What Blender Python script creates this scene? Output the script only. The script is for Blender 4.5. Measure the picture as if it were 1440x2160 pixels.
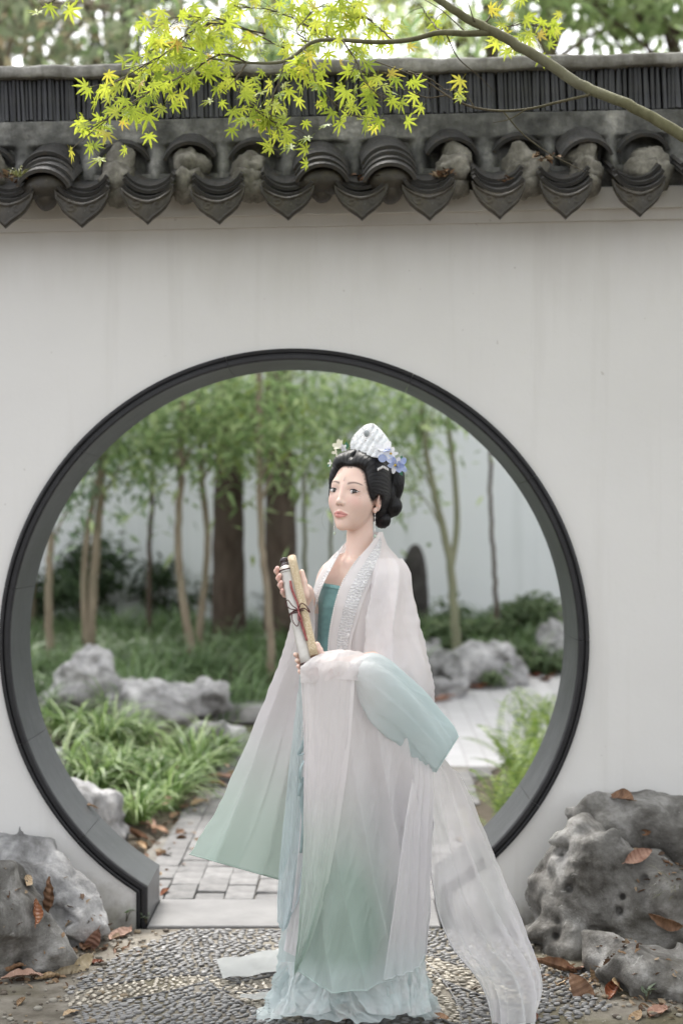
import bpy, math, random
import numpy as np
from mathutils import Vector, Matrix, Euler

for _o in list(bpy.data.objects):
    bpy.data.objects.remove(_o)
scene = bpy.context.scene
COL = scene.collection
R = math.radians
rng = np.random.default_rng(7)
random.seed(7)

# ---------------------------------------------------------------- camera
CAM_H, CAM_Y, FPX = 1.418, -5.8, 3391.0      # eye height, distance to the wall face, focal length in photo pixels
HORIZON = 1120.0
cam_d = bpy.data.cameras.new('camera')
cam = bpy.data.objects.new('camera', cam_d)
COL.objects.link(cam)
cam.location = (0, CAM_Y, CAM_H)
cam.rotation_euler = (R(90), 0, 0)
cam_d.sensor_fit = 'HORIZONTAL'
cam_d.sensor_width = 24
cam_d.lens = FPX / 1440 * 24
cam_d.shift_y = (HORIZON - 1080) / 1440
cam_d.clip_end = 400
cam_d.dof.use_dof = True
cam_d.dof.focus_distance = 4.82
cam_d.dof.aperture_fstop = 1.85
cam_d.dof.aperture_blades = 7
scene.camera = cam

# ---------------------------------------------------------------- world and sun
SUN_EL, SUN_AZ = R(56), R(-18)               # high sun behind the wall, softened by thin cloud
world = bpy.data.worlds.new('World')
scene.world = world
world.use_nodes = True
wn = world.node_tree
wn.nodes.clear()
sky = wn.nodes.new('ShaderNodeTexSky')
sky.sky_type = 'NISHITA'
sky.sun_disc = False
sky.sun_elevation = SUN_EL
sky.sun_rotation = SUN_AZ
sky.air_density = 1.0
sky.dust_density = 4.0
hs = wn.nodes.new('ShaderNodeHueSaturation')
hs.inputs['Saturation'].default_value = 0.12
bg = wn.nodes.new('ShaderNodeBackground')
bg.inputs['Strength'].default_value = 0.15
wo = wn.nodes.new('ShaderNodeOutputWorld')
wn.links.new(sky.outputs[0], hs.inputs['Color'])
wn.links.new(hs.outputs[0], bg.inputs['Color'])
wn.links.new(bg.outputs[0], wo.inputs['Surface'])

sun_d = bpy.data.lights.new('sun', 'SUN')
sun_d.energy = 1.15
sun_d.angle = R(20)
sun_d.color = (1.0, 0.95, 0.88)
sun = bpy.data.objects.new('sun', sun_d)
COL.objects.link(sun)
_sd = Vector((math.sin(SUN_AZ) * math.cos(SUN_EL), math.cos(SUN_AZ) * math.cos(SUN_EL), math.sin(SUN_EL)))
sun.rotation_euler = _sd.to_track_quat('Z', 'Y').to_euler()

scene.view_settings.view_transform = 'Standard'
scene.view_settings.look = 'None'
scene.view_settings.gamma = 1.0
scene.view_settings.exposure = 1.80
scene.view_settings.use_curve_mapping = False
scene.render.engine = 'CYCLES'
scene.cycles.use_denoising = True
scene.cycles.max_bounces = 8
scene.cycles.transparent_max_bounces = 16
scene.cycles.sample_clamp_indirect = 6

# ---------------------------------------------------------------- helpers
def P(px, py, d):
    """world point that shows at photo pixel (px, py) when it stands d metres from the camera"""
    return Vector(((px - 720) / FPX * d, CAM_Y + d, CAM_H - (py - HORIZON) / FPX * d))

def sstep(a, b, x):
    t = np.clip((x - a) / (b - a), 0, 1)
    return t * t * (3 - 2 * t)

def tag(o, label=None, cat=None, group=None, kind=None):
    if label: o['label'] = label
    if cat: o['category'] = cat
    if group: o['group'] = group
    if kind: o['kind'] = kind
    return o

def empty(name, loc=(0, 0, 0), parent=None, rz=0.0):
    o = bpy.data.objects.new(name, None)
    o.empty_display_size = 0.1
    COL.objects.link(o)
    o.location = loc
    o.rotation_euler = (0, 0, rz)
    if parent: o.parent = parent
    return o

def link(name, me, parent=None, loc=(0, 0, 0), rot=(0, 0, 0), scale=(1, 1, 1)):
    o = bpy.data.objects.new(name, me)
    COL.objects.link(o)
    o.location = loc
    o.rotation_euler = rot
    o.scale = scale
    if parent: o.parent = parent
    return o

def mk(name, verts, faces, mat=None, smooth=True, cols=None, attr=None):
    me = bpy.data.meshes.new(name)
    if isinstance(faces, np.ndarray) and len(faces):
        n = faces.shape[1]
        v = np.asarray(verts, dtype=np.float32)
        me.vertices.add(len(v)); me.vertices.foreach_set('co', v.ravel())
        me.loops.add(faces.size); me.loops.foreach_set('vertex_index', faces.astype(np.int32).ravel())
        me.polygons.add(len(faces))
        me.polygons.foreach_set('loop_start', np.arange(0, faces.size, n, dtype=np.int32))
        me.polygons.foreach_set('loop_total', np.full(len(faces), n, dtype=np.int32))
        me.update(calc_edges=True)
    else:
        me.from_pydata([tuple(v) for v in verts], [], [tuple(f) for f in faces])
        me.update()
    if smooth:
        me.polygons.foreach_set('use_smooth', np.ones(len(me.polygons), dtype=bool))
    if mat: me.materials.append(mat)
    if cols is not None:
        a = me.color_attributes.new('Col', 'FLOAT_COLOR', 'POINT')
        c = np.ones((len(me.vertices), 4), dtype=np.float32)
        c[:, :3] = cols
        a.data.foreach_set('color', c.ravel())
    if attr is not None:
        a = me.attributes.new('fac', 'FLOAT', 'POINT')
        a.data.foreach_set('value', np.asarray(attr, dtype=np.float32))
    return me

def obj(name, verts, faces, mat, parent=None, smooth=True, **kw):
    return link(name, mk(name, verts, faces, mat, smooth, **kw), parent)

class MB:
    """collects pieces of one part into one mesh"""
    def __init__(self): self.v = []; self.f = []; self.c = []
    def add(self, verts, faces, col=None):
        b = len(self.v)
        self.v += [tuple(x) for x in verts]
        self.f += [tuple(int(i) + b for i in f) for f in faces]
        if col is not None: self.c += [tuple(col)] * len(verts)
    def mesh(self, name, mat, smooth=True):
        return mk(name, self.v, self.f, mat, smooth, cols=np.array(self.c) if len(self.c) == len(self.v) and self.c else None)
    def build(self, name, mat, parent=None, smooth=True):
        return link(name, self.mesh(name, mat, smooth), parent)

def box(x0, x1, y0, y1, z0, z1):
    v = [(x0, y0, z0), (x1, y0, z0), (x1, y1, z0), (x0, y1, z0), (x0, y0, z1), (x1, y0, z1), (x1, y1, z1), (x0, y1, z1)]
    return v, [(0, 3, 2, 1), (4, 5, 6, 7), (0, 1, 5, 4), (1, 2, 6, 5), (2, 3, 7, 6), (3, 0, 4, 7)]

def bevel_box(x0, x1, y0, y1, z0, z1, b):
    """box with chamfered top edges (a brick, a slab)"""
    v = [(x0, y0, z0), (x1, y0, z0), (x1, y1, z0), (x0, y1, z0),
         (x0, y0, z1 - b), (x1, y0, z1 - b), (x1, y1, z1 - b), (x0, y1, z1 - b),
         (x0 + b, y0 + b, z1), (x1 - b, y0 + b, z1), (x1 - b, y1 - b, z1), (x0 + b, y1 - b, z1)]
    f = [(0, 3, 2, 1), (8, 9, 10, 11)]
    for a in range(4):
        c = (a + 1) % 4
        f += [(a, c, c + 4, a + 4), (a + 4, c + 4, c + 8, a + 8)]
    return v, f

def catmull(pts, n):
    p = np.asarray(pts, dtype=float)
    if len(p) == 2:
        t = np.linspace(0, 1, n)[:, None]
        return p[0] * (1 - t) + p[1] * t
    q = np.vstack([2 * p[0] - p[1], p, 2 * p[-1] - p[-2]])
    L = np.concatenate([[0], np.cumsum(np.maximum(np.linalg.norm(np.diff(p, axis=0), axis=1), 1e-9))])
    t = np.linspace(0, L[-1], n)
    i = np.clip(np.searchsorted(L, t, side='right') - 1, 0, len(p) - 2)
    u = ((t - L[i]) / (L[i + 1] - L[i]))[:, None]
    a, b, c, d = q[i], q[i + 1], q[i + 2], q[i + 3]
    return 0.5 * ((2 * b) + (c - a) * u + (2 * a - 5 * b + 4 * c - d) * u ** 2 + (3 * b - a - 3 * c + d) * u ** 3)

def tube(path, radii, n=8, cap=True, flat=1.0):
    p = np.asarray(path, dtype=float)
    m = len(p)
    r = np.full(m, radii, dtype=float) if np.isscalar(radii) else np.interp(np.linspace(0, 1, m), np.linspace(0, 1, len(radii)), radii)
    T = np.gradient(p, axis=0)
    T /= np.maximum(np.linalg.norm(T, axis=1, keepdims=True), 1e-9)
    ref = np.array([0, 0, 1.0]) if abs(T[0][2]) < 0.9 else np.array([0, 1.0, 0])
    N = np.zeros_like(p)
    a = np.cross(T[0], ref); a /= np.linalg.norm(a); N[0] = a
    for i in range(1, m):
        a = N[i - 1] - T[i] * np.dot(N[i - 1], T[i])
        N[i] = a / max(np.linalg.norm(a), 1e-9)
    B = np.cross(T, N)
    th = np.arange(n) / n * 2 * math.pi
    v = (p[:, None, :] + r[:, None, None] * (np.cos(th)[None, :, None] * N[:, None, :] + flat * np.sin(th)[None, :, None] * B[:, None, :])).reshape(-1, 3)
    f = []
    for i in range(m - 1):
        for k in range(n):
            k2 = (k + 1) % n
            f.append((i * n + k, i * n + k2, (i + 1) * n + k2, (i + 1) * n + k))
    if cap:
        f.append(tuple(range(n))[::-1]); f.append(tuple((m - 1) * n + k for k in range(n)))
    return v, f

def grid_faces(nu, nv, closed_u=False):
    i = np.arange(nv - 1)[:, None]
    k = np.arange(nu if closed_u else nu - 1)[None, :]
    k2 = (k + 1) % nu
    a = i * nu + k; b = i * nu + k2; c = (i + 1) * nu + k2; d = (i + 1) * nu + k
    return np.stack([a + 0 * b, b, c, d], -1).reshape(-1, 4)

def sphere(c, r, nu=10, nv=7):
    c = np.asarray(c, float); r = np.ones(3) * r
    th = np.linspace(0, math.pi, nv); ph = np.arange(nu) / nu * 2 * math.pi
    v = np.stack([np.sin(th)[:, None] * np.cos(ph), np.sin(th)[:, None] * np.sin(ph), np.cos(th)[:, None] + 0 * ph], -1)
    return (v * r + c).reshape(-1, 3), [tuple(q) for q in grid_faces(nu, nv, True)[:, ::-1]]

# value noise
def _hash(ix, iy, iz, s):
    with np.errstate(over='ignore'):
        h = (ix.astype(np.uint32) * np.uint32(374761393) + iy.astype(np.uint32) * np.uint32(668265263)
             + iz.astype(np.uint32) * np.uint32(2246822519) + np.uint32(s * 3266489 + 7))
        h = (h ^ (h >> np.uint32(13))) * np.uint32(1274126177)
        h = h ^ (h >> np.uint32(16))
    return (h & np.uint32(0xffffff)).astype(np.float32) / 8388608.0 - 1.0

def vnoise(x, y, z, s=0):
    x, y, z = np.broadcast_arrays(np.asarray(x, np.float32), np.asarray(y, np.float32), np.asarray(z, np.float32))
    ix, iy, iz = np.floor(x), np.floor(y), np.floor(z)
    fx, fy, fz = x - ix, y - iy, z - iz
    fx = fx * fx * (3 - 2 * fx); fy = fy * fy * (3 - 2 * fy); fz = fz * fz * (3 - 2 * fz)
    ix, iy, iz = ix.astype(np.int64), iy.astype(np.int64), iz.astype(np.int64)
    r = 0
    for a in (0, 1):
        for b in (0, 1):
            for c in (0, 1):
                w = (fx if a else 1 - fx) * (fy if b else 1 - fy) * (fz if c else 1 - fz)
                r = r + w * _hash(ix + a, iy + b, iz + c, s)
    return r

def fbm(x, y, z, o=4, s=0, ridge=False):
    r = 0; a = 0.5; k = 1.0
    for i in range(o):
        n = vnoise(x * k + 17.3 * i, y * k - 9.1 * i, z * k + 4.7 * i, s + i)
        r = r + a * ((1 - 2 * np.abs(n)) if ridge else n)
        a *= 0.5; k *= 2.03
    return r

def worley(x, y, z, s=0):
    ix, iy, iz = np.floor(x).astype(np.int64), np.floor(y).astype(np.int64), np.floor(z).astype(np.int64)
    best = np.full(np.shape(x), 9.0, np.float32)
    for a in (-1, 0, 1):
        for b in (-1, 0, 1):
            for c in (-1, 0, 1):
                jx, jy, jz = ix + a, iy + b, iz + c
                dx = jx + 0.5 + 0.48 * _hash(jx, jy, jz, s) - x; dy = jy + 0.5 + 0.48 * _hash(jx, jy, jz, s + 11) - y; dz = jz + 0.5 + 0.48 * _hash(jx, jy, jz, s + 23) - z
                best = np.minimum(best, dx * dx + dy * dy + dz * dz)
    return np.sqrt(best)

# signed distance fields turned into meshes
def smin(a, b, k):
    if k <= 0: return np.minimum(a, b)
    h = np.clip(0.5 + 0.5 * (b - a) / k, 0, 1)
    return b * (1 - h) + a * h - k * h * (1 - h)

def smax(a, b, k): return -smin(-a, -b, k)

class Field:
    def __init__(self, xs, ys, zs):
        self.ax = [np.asarray(a, np.float32) for a in (xs, ys, zs)]
        self.F = np.full([len(a) for a in self.ax], 0.5, np.float32)
    def sl(self, lo, hi, pad):
        s = []
        for a, l, h in zip(self.ax, lo, hi):
            i0 = max(0, int(np.searchsorted(a, l - pad)) - 1); i1 = min(len(a), int(np.searchsorted(a, h + pad)) + 1)
            if i1 <= i0: return None
            s.append(slice(i0, i1))
        return tuple(s)
    def put(self, fn, lo, hi, k, op='add', pad=None):
        s = self.sl(lo, hi, (k * 1.5 + 0.012) if pad is None else pad)
        if s is None: return
        X = self.ax[0][s[0]][:, None, None]; Y = self.ax[1][s[1]][None, :, None]; Z = self.ax[2][s[2]][None, None, :]
        d = fn(X, Y, Z)
        self.F[s] = smin(self.F[s], d, k) if op == 'add' else smax(self.F[s], -d, k)
    def ell(self, c, r, k=0.02, M=None, op='add'):
        """ellipsoid, M maps local axes to world (columns)"""
        c = np.asarray(c, float); r = np.ones(3) * r
        M = np.eye(3) if M is None else np.asarray(M)
        ext = np.sqrt(((M * r[None, :]) ** 2).sum(1))
        def fn(X, Y, Z):
            x, y, z = X - c[0], Y - c[1], Z - c[2]
            q = [(M[0, i] * x + M[1, i] * y + M[2, i] * z) for i in range(3)]
            k0 = np.sqrt(sum((q[i] / r[i]) ** 2 for i in range(3)))
            k1 = np.sqrt(sum((q[i] / r[i] ** 2) ** 2 for i in range(3))) + 1e-6
            return k0 * (k0 - 1) / k1
        self.put(fn, c - ext, c + ext, k, op)
    def poly(self, c, r, seed, k=0.03, M=None, n=13):
        """faceted boulder: an ellipsoid cut by random planes"""
        c = np.asarray(c, float); r = np.ones(3) * r; M = np.eye(3) if M is None else np.asarray(M)
        q0 = np.random.default_rng(seed); nn = q0.normal(0, 1, (n, 3)); nn /= np.linalg.norm(nn, axis=1, keepdims=True); hh_ = q0.uniform(.62, .92, n)
        ext = np.sqrt(((M * r[None, :]) ** 2).sum(1)); mr = float(min(r))
        def fn(X, Y, Z):
            x, y, z = X - c[0], Y - c[1], Z - c[2]
            q = [(M[0, i] * x + M[1, i] * y + M[2, i] * z) / r[i] for i in range(3)]
            d = np.sqrt(q[0] ** 2 + q[1] ** 2 + q[2] ** 2) - 1
            for a, h in zip(nn, hh_): d = smax(d, a[0] * q[0] + a[1] * q[1] + a[2] * q[2] - h, .05)
            return d * mr
        self.put(fn, c - ext, c + ext, k, pad=k * 1.5 + .1)
    def cap(self, a, b, ra, rb, k=0.015, op='add'):
        a = np.asarray(a, float); b = np.asarray(b, float)
        ab = b - a; L2 = float(ab @ ab) + 1e-12
        def fn(X, Y, Z):
            x, y, z = X - a[0], Y - a[1], Z - a[2]
            t = np.clip((x * ab[0] + y * ab[1] + z * ab[2]) / L2, 0, 1)
            return np.sqrt((x - ab[0] * t) ** 2 + (y - ab[1] * t) ** 2 + (z - ab[2] * t) ** 2) - (ra + (rb - ra) * t)
        m = max(ra, rb)
        self.put(fn, np.minimum(a, b) - m, np.maximum(a, b) + m, k, op)
    def mesh(self):
        F = self.F; nx, ny, nz = F.shape
        S = F < 0
        c = np.zeros((nx - 1, ny - 1, nz - 1), np.uint8)
        for a in (0, 1):
            for b in (0, 1):
                for d in (0, 1):
                    c += S[a:nx - 1 + a, b:ny - 1 + b, d:nz - 1 + d]
        act = np.argwhere((c > 0) & (c < 8))
        idx = np.full(c.shape, -1, np.int32)
        idx[act[:, 0], act[:, 1], act[:, 2]] = np.arange(len(act))
        pos = np.zeros((len(act), 3), np.float32); cnt = np.zeros(len(act), np.float32)
        i, j, k = act.T
        cor = [(a, b, d) for a in (0, 1) for b in (0, 1) for d in (0, 1)]
        for p in cor:
            for ax in range(3):
                if p[ax]: continue
                q = list(p); q[ax] = 1
                f0 = F[i + p[0], j + p[1], k + p[2]]; f1 = F[i + q[0], j + q[1], k + q[2]]
                m = (f0 < 0) != (f1 < 0)
                t = np.where(m, f0 / np.where(m, f0 - f1, 1), 0)
                e = np.array(p, np.float32)[None, :].repeat(len(act), 0)
                e[:, ax] += t
                pos += e * m[:, None]; cnt += m
        pos = pos / cnt[:, None] + act
        V = np.stack([np.interp(pos[:, a], np.arange(len(self.ax[a])), self.ax[a]) for a in range(3)], -1)
        quads = []
        for ax in range(3):
            sl0 = [slice(None)] * 3; sl1 = [slice(None)] * 3
            sl0[ax] = slice(0, -1); sl1[ax] = slice(1, None)
            ch = S[tuple(sl0)] != S[tuple(sl1)]
            e = np.argwhere(ch)
            o1, o2 = [(1, 2), (2, 0), (0, 1)][ax]
            ok = (e[:, o1] > 0) & (e[:, o2] > 0) & (e[:, o1] < F.shape[o1] - 1) & (e[:, o2] < F.shape[o2] - 1)
            e = e[ok]
            ins = S[e[:, 0], e[:, 1], e[:, 2]]
            def cell(d1, d2):
                q = e.copy(); q[:, o1] -= d1; q[:, o2] -= d2
                return idx[q[:, 0], q[:, 1], q[:, 2]]
            Q = np.stack([cell(1, 1), cell(0, 1), cell(0, 0), cell(1, 0)], -1)
            Q[~ins] = Q[~ins][:, ::-1]
            quads.append(Q)
        Q = np.vstack(quads)
        Q = Q[(Q >= 0).all(1)]
        return V, Q

def relax(V, Q, it=2, w=0.5):
    n = len(V)
    e = np.vstack([Q[:, [0, 1]], Q[:, [1, 2]], Q[:, [2, 3]], Q[:, [3, 0]]])
    e = np.vstack([e, e[:, ::-1]])
    for _ in range(it):
        s = np.zeros((n, 3)); c = np.bincount(e[:, 0], minlength=n)[:, None]
        for a in range(3): s[:, a] = np.bincount(e[:, 0], V[e[:, 1], a], minlength=n)
        V = V * (1 - w) + w * s / np.maximum(c, 1)
    return V

# ---------------------------------------------------------------- materials
class NT:
    def __init__(self, name):
        self.m = bpy.data.materials.new(name); self.m.use_nodes = True
        self.t = self.m.node_tree; self.t.nodes.clear()
        self.out = self.n('ShaderNodeOutputMaterial')
    def n(self, kind, **kw):
        o = self.t.nodes.new(kind)
        for k, v in kw.items():
            if k in o.inputs: o.inputs[k].default_value = v
            else: setattr(o, k, v)
        return o
    def l(self, a, b): self.t.links.new(a, b)
    def noise(self, vec, scale, detail=5, rough=0.55, dist=0.0):
        o = self.n('ShaderNodeTexNoise', Scale=scale, Detail=detail, Roughness=rough, Distortion=dist)
        if vec is not None: self.l(vec, o.inputs['Vector'])
        return o.outputs['Fac']
    def ramp(self, fac, stops, interp='LINEAR'):
        o = self.n('ShaderNodeValToRGB'); o.color_ramp.interpolation = interp
        e = o.color_ramp.elements
        while len(e) < len(stops): e.new(0.5)
        for a, (p, c) in zip(e, stops):
            a.position = p
            a.color = (c, c, c, 1) if np.isscalar(c) else (*c, 1)
        self.l(fac, o.inputs[0])
        return o.outputs[0]
    def mix(self, fac, a, b, mode='MIX'):
        o = self.n('ShaderNodeMix', data_type='RGBA', blend_type=mode)
        for s, i in ((fac, 0), (a, 6), (b, 7)):
            if hasattr(s, 'links'): self.l(s, o.inputs[i])
            elif np.isscalar(s): o.inputs[i].default_value = s
            else: o.inputs[i].default_value = (*s, 1)
        return o.outputs[2]
    def math(self, op, a, b=0.0):
        o = self.n('ShaderNodeMath', operation=op)
        for s, i in ((a, 0), (b, 1)):
            if hasattr(s, 'links'): self.l(s, o.inputs[i])
            else: o.inputs[i].default_value = s
        return o.outputs[0]
    def coord(self, kind='Object', scale=None):
        c = self.n('ShaderNodeTexCoord').outputs[kind]
        if scale is None: return c
        m = self.n('ShaderNodeMapping'); m.inputs['Scale'].default_value = scale
        self.l(c, m.inputs['Vector'])
        return m.outputs[0]
    def rand(self): return self.n('ShaderNodeObjectInfo').outputs['Random']
    def bump(self, h, strength=0.3, dist=0.01, normal=None):
        o = self.n('ShaderNodeBump', Strength=strength, Distance=dist)
        self.l(h, o.inputs['Height'])
        if normal is not None: self.l(normal, o.inputs['Normal'])
        return o.outputs[0]
    def pbsdf(self, col, rough=0.8, spec=0.3, normal=None, **kw):
        o = self.n('ShaderNodeBsdfPrincipled')
        o.inputs['Specular IOR Level'].default_value = spec
        for s, i in ((col, 'Base Color'), (rough, 'Roughness')):
            if hasattr(s, 'links'): self.l(s, o.inputs[i])
            elif np.isscalar(s): o.inputs[i].default_value = s
            else: o.inputs[i].default_value = (*s, 1)
        if normal is not None: self.l(normal, o.inputs['Normal'])
        for k, v in kw.items():
            k = k.replace('_', ' ')
            if hasattr(v, 'links'): self.l(v, o.inputs[k])
            else: o.inputs[k].default_value = v
        return o.outputs[0]
    def done(self, sh):
        self.l(sh, self.out.inputs['Surface']); return self.m

def pbr(name, cols, scale=6, rough=0.8, spec=0.3, bump=0.4, bscale=40, bdist=0.006, rv=0.0, coord='Object', detail=6, spread=(0.3, 0.7)):
    t = NT(name); v = t.coord(coord)
    f = t.noise(v, scale, detail)
    n = len(cols)
    c = t.ramp(f, [(spread[0] + (spread[1] - spread[0]) * i / max(n - 1, 1), cols[i]) for i in range(n)])
    if rv:
        k = t.math('ADD', t.math('MULTIPLY', t.rand(), 2 * rv), 1 - rv)
        h = t.n('ShaderNodeHueSaturation'); t.l(k, h.inputs['Value']); t.l(c, h.inputs['Color']); c = h.outputs[0]
    b = t.bump(t.noise(v, bscale, 6, 0.65), bump, bdist)
    return t.done(t.pbsdf(c, rough, spec, b))

def leafmat(name, cols, transl=0.45, rough=0.5, scale=3.0, rv=0.15, coord='Object', attr=False, spec=0.3):
    """thin leaf: reflects and lets light through"""
    t = NT(name)
    if attr:
        c = t.n('ShaderNodeVertexColor', layer_name='Col').outputs[0]
    else:
        r = t.rand()
        f = t.math('ADD', t.math('MULTIPLY', t.noise(t.coord(coord), scale, 3), 0.6), t.math('MULTIPLY', r, 0.4))
        n = len(cols)
        c = t.ramp(f, [(0.25 + 0.5 * i / max(n - 1, 1), cols[i]) for i in range(n)])
        if rv:
            k = t.math('ADD', t.math('MULTIPLY', r, 2 * rv), 1 - rv)
            h = t.n('ShaderNodeHueSaturation'); t.l(k, h.inputs['Value']); t.l(c, h.inputs['Color']); c = h.outputs[0]
    p = t.pbsdf(c, rough, spec)
    tr = t.n('ShaderNodeBsdfTranslucent'); t.l(c, tr.inputs[0])
    mx = t.n('ShaderNodeMixShader', Fac=transl)
    t.l(p, mx.inputs[1]); t.l(tr.outputs[0], mx.inputs[2])
    return t.done(mx.outputs[0])

# ================================================================ the garden wall with its moon gate
def plaster_mat(name='plaster', base=(0.765, 0.755, 0.74)):
    t = NT(name); v = t.coord('Object')
    big = t.noise(v, 0.9, 5, 0.6)
    c = t.ramp(big, [(0.3, tuple(x * 0.93 for x in base)), (0.7, base)])
    # rain streaks: tall thin noise, only in patches
    st = t.noise(t.coord('Object', (9, 9, 0.5)), 1.0, 5, 0.6)
    stf = t.ramp(st, [(0.55, 0.0), (0.80, 0.30)])
    c = t.mix(stf, c, (0.50, 0.48, 0.44))
    sp = t.noise(v, 26, 2, 0.5)
    c = t.mix(t.ramp(sp, [(0.73, 0.0), (0.77, 0.35)]), c, (0.33, 0.30, 0.26))
    xz = t.n('ShaderNodeSeparateXYZ'); t.l(v, xz.inputs[0])
    hi = t.math('ADD', xz.outputs['Z'], t.math('MULTIPLY', t.noise(t.coord('Object', (4, 4, 0.7)), 1.0, 6, 0.65), 0.9))
    c = t.mix(t.ramp(t.math('MULTIPLY', hi, 0.3), [(0.80, 0.0), (0.93, 0.30)]), c, (0.46, 0.43, 0.37))
    # damp, mossy foot of the wall with a ragged upper edge
    xyz = t.n('ShaderNodeSeparateXYZ'); t.l(v, xyz.inputs[0])
    h = t.math('ADD', xyz.outputs['Z'], t.math('MULTIPLY', t.noise(v, 5, 6, 0.7), 0.5))
    dampf = t.ramp(h, [(0.20, 0.9), (0.40, 0.0)])
    dc = t.ramp(t.noise(v, 16, 6), [(0.35, (0.13, 0.11, 0.075)), (0.55, (0.30, 0.28, 0.22)), (0.75, (0.40, 0.39, 0.34))])
    c = t.mix(dampf, c, dc)
    fine = t.noise(v, 55, 8, 0.7)
    b = t.bump(fine, 0.12, 0.006)
    b = t.bump(big, 0.25, 0.05, b)
    return t.done(t.pbsdf(c, 0.88, 0.2, b))

MAT_PLASTER = plaster_mat()
garden_wall = tag(empty('garden_wall'), 'white plastered garden wall with round moon gate and dark tiled coping', 'wall')

GX, GZ, RIN, ROUT, WT = -0.1702, 1.0135, 1.020, 1.060, 0.34
FOOT = 0.526
def _wall_body():
    rw = 1.043
    fx = FOOT + 0.03
    a0 = -math.asin(fx / rw)                      # angle from straight down
    hole = [(GX + fx, -0.3)]
    N = 160
    for i in range(N + 1):
        a = -a0 + (2 * math.pi + 2 * a0) * i / N    # from the right foot over the top to the left foot
        hole.append((GX + rw * math.sin(a), GZ - rw * math.cos(a)))
    hole.append((GX - fx, -0.3))
    X0, X1, Z0, Z1 = -4.5, 4.5, -0.3, 2.60
    def outer(p):
        dx, dz = p[0] - GX, p[1] - GZ
        s = min([(X1 - GX) / dx if dx > 1e-6 else 9e9, (X0 - GX) / dx if dx < -1e-6 else 9e9,
                 (Z1 - GZ) / dz if dz > 1e-6 else 9e9, (Z0 - GZ) / dz if dz < -1e-6 else 9e9])
        return (GX + dx * s, GZ + dz * s)
    out = [outer(p) for p in hole]
    # make the rectangle corners exact
    for c in ((X1, Z0), (X1, Z1), (X0, Z1), (X0, Z0)):
        k = min(range(len(out)), key=lambda i: (out[i][0] - c[0]) ** 2 + (out[i][1] - c[1]) ** 2)
        out[k] = c
    K = 14
    vs, fs = [], []
    for y in (0.0, WT):
        for h, o in zip(hole, out):
            for k in range(K + 1):
                t = (k / K) ** 1.5
                vs.append((h[0] + (o[0] - h[0]) * t, y, h[1] + (o[1] - h[1]) * t))
    n = len(hole); W = K + 1; S = n * W
    for i in range(n - 1):
        for k in range(K):
            a = i * W + k
            fs.append((a, a + W, a + W + 1, a + 1)[::-1])
            fs.append((S + a, S + a + W, S + a + W + 1, S + a + 1))
        fs.append((i * W, (i + 1) * W, S + (i + 1) * W, S + i * W)[::-1])
        fs.append((i * W + K, (i + 1) * W + K, S + (i + 1) * W + K, S + i * W + K))
    return vs, fs
v, f = _wall_body()
obj('plaster_wall', v, f, MAT_PLASTER, garden_wall, smooth=False)

# ---- dark stone ring, cut into stones
def slate(name, cols, rough, spec, scr=True):
    t = NT(name); v = t.coord('Object')
    c = t.ramp(t.noise(v, 5, 7, 0.6), [(0.3, cols[0]), (0.7, cols[1])])
    s = t.noise(t.coord('Object', (1, 0.15, 1)), 38, 4, 0.6)
    c = t.mix(t.ramp(s, [(0.62, 0.0), (0.75, 0.3)]), c, cols[2])
    b = t.bump(t.noise(v, 60, 6), 0.12, 0.004)
    b = t.bump(t.noise(v, 7, 4), 0.2, 0.02, b)
    return t.done(t.pbsdf(c, rough, spec, b))
MAT_RING_DARK = slate('ring_black_stone', ((0.011, 0.011, 0.013), (0.02, 0.02, 0.023), (0.05, 0.05, 0.055)), 0.42, 0.4)
MAT_RING = slate('ring_slate', ((0.032, 0.034, 0.037), (0.058, 0.061, 0.066), (0.13, 0.135, 0.142)), 0.34, 0.6)

prof = [(0.042, 0.004), (0.042, -0.016), (0.034, -0.022), (0.028, -0.021), (0.025, -0.012), (0.021, -0.012),
        (0.018, -0.026), (0.006, -0.026), (0.001, -0.020), (0.0, -0.010), (0.0, 0.12), (0.0, 0.24), (0.0, WT + 0.012), (0.042, WT + 0.012)]
aF = math.asin(FOOT / RIN)
def ring_point(s):
    """s in 0..1 along the ring: position of the inner edge and the outward direction"""
    a = aF + (2 * math.pi - 2 * aF) * s
    return (GX + RIN * math.sin(a), GZ - RIN * math.cos(a)), (math.sin(a), -math.cos(a))
ring = empty('moon_gate_ring', (0, 0, 0), garden_wall)
def ring_stone(path):
    m = len(prof)
    vs = []
    for (p, nrm) in path:
        for (o, y) in prof:
            vs.append((p[0] + nrm[0] * o, y, p[1] + nrm[1] * o))
    fs = []; mi = []
    for i in range(len(path) - 1):
        for k in range(m - 1):
            fs.append((i * m + k, i * m + k + 1, (i + 1) * m + k + 1, (i + 1) * m + k)); mi.append(0 if k < 9 else 1)
    fs.append(tuple(range(m))[::-1]); mi.append(1)
    fs.append(tuple((len(path) - 1) * m + k for k in range(m))); mi.append(1)
    me = mk('ring_stone', vs, fs, None, smooth=False)
    me.materials.append(MAT_RING_DARK); me.materials.append(MAT_RING)
    me.polygons.foreach_set('material_index', mi)
    return link('ring_stone', me, ring)
cuts = [0.0, 0.085, 0.20, 0.315, 0.42, 0.545, 0.66, 0.765, 0.87, 0.945, 1.0]
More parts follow.
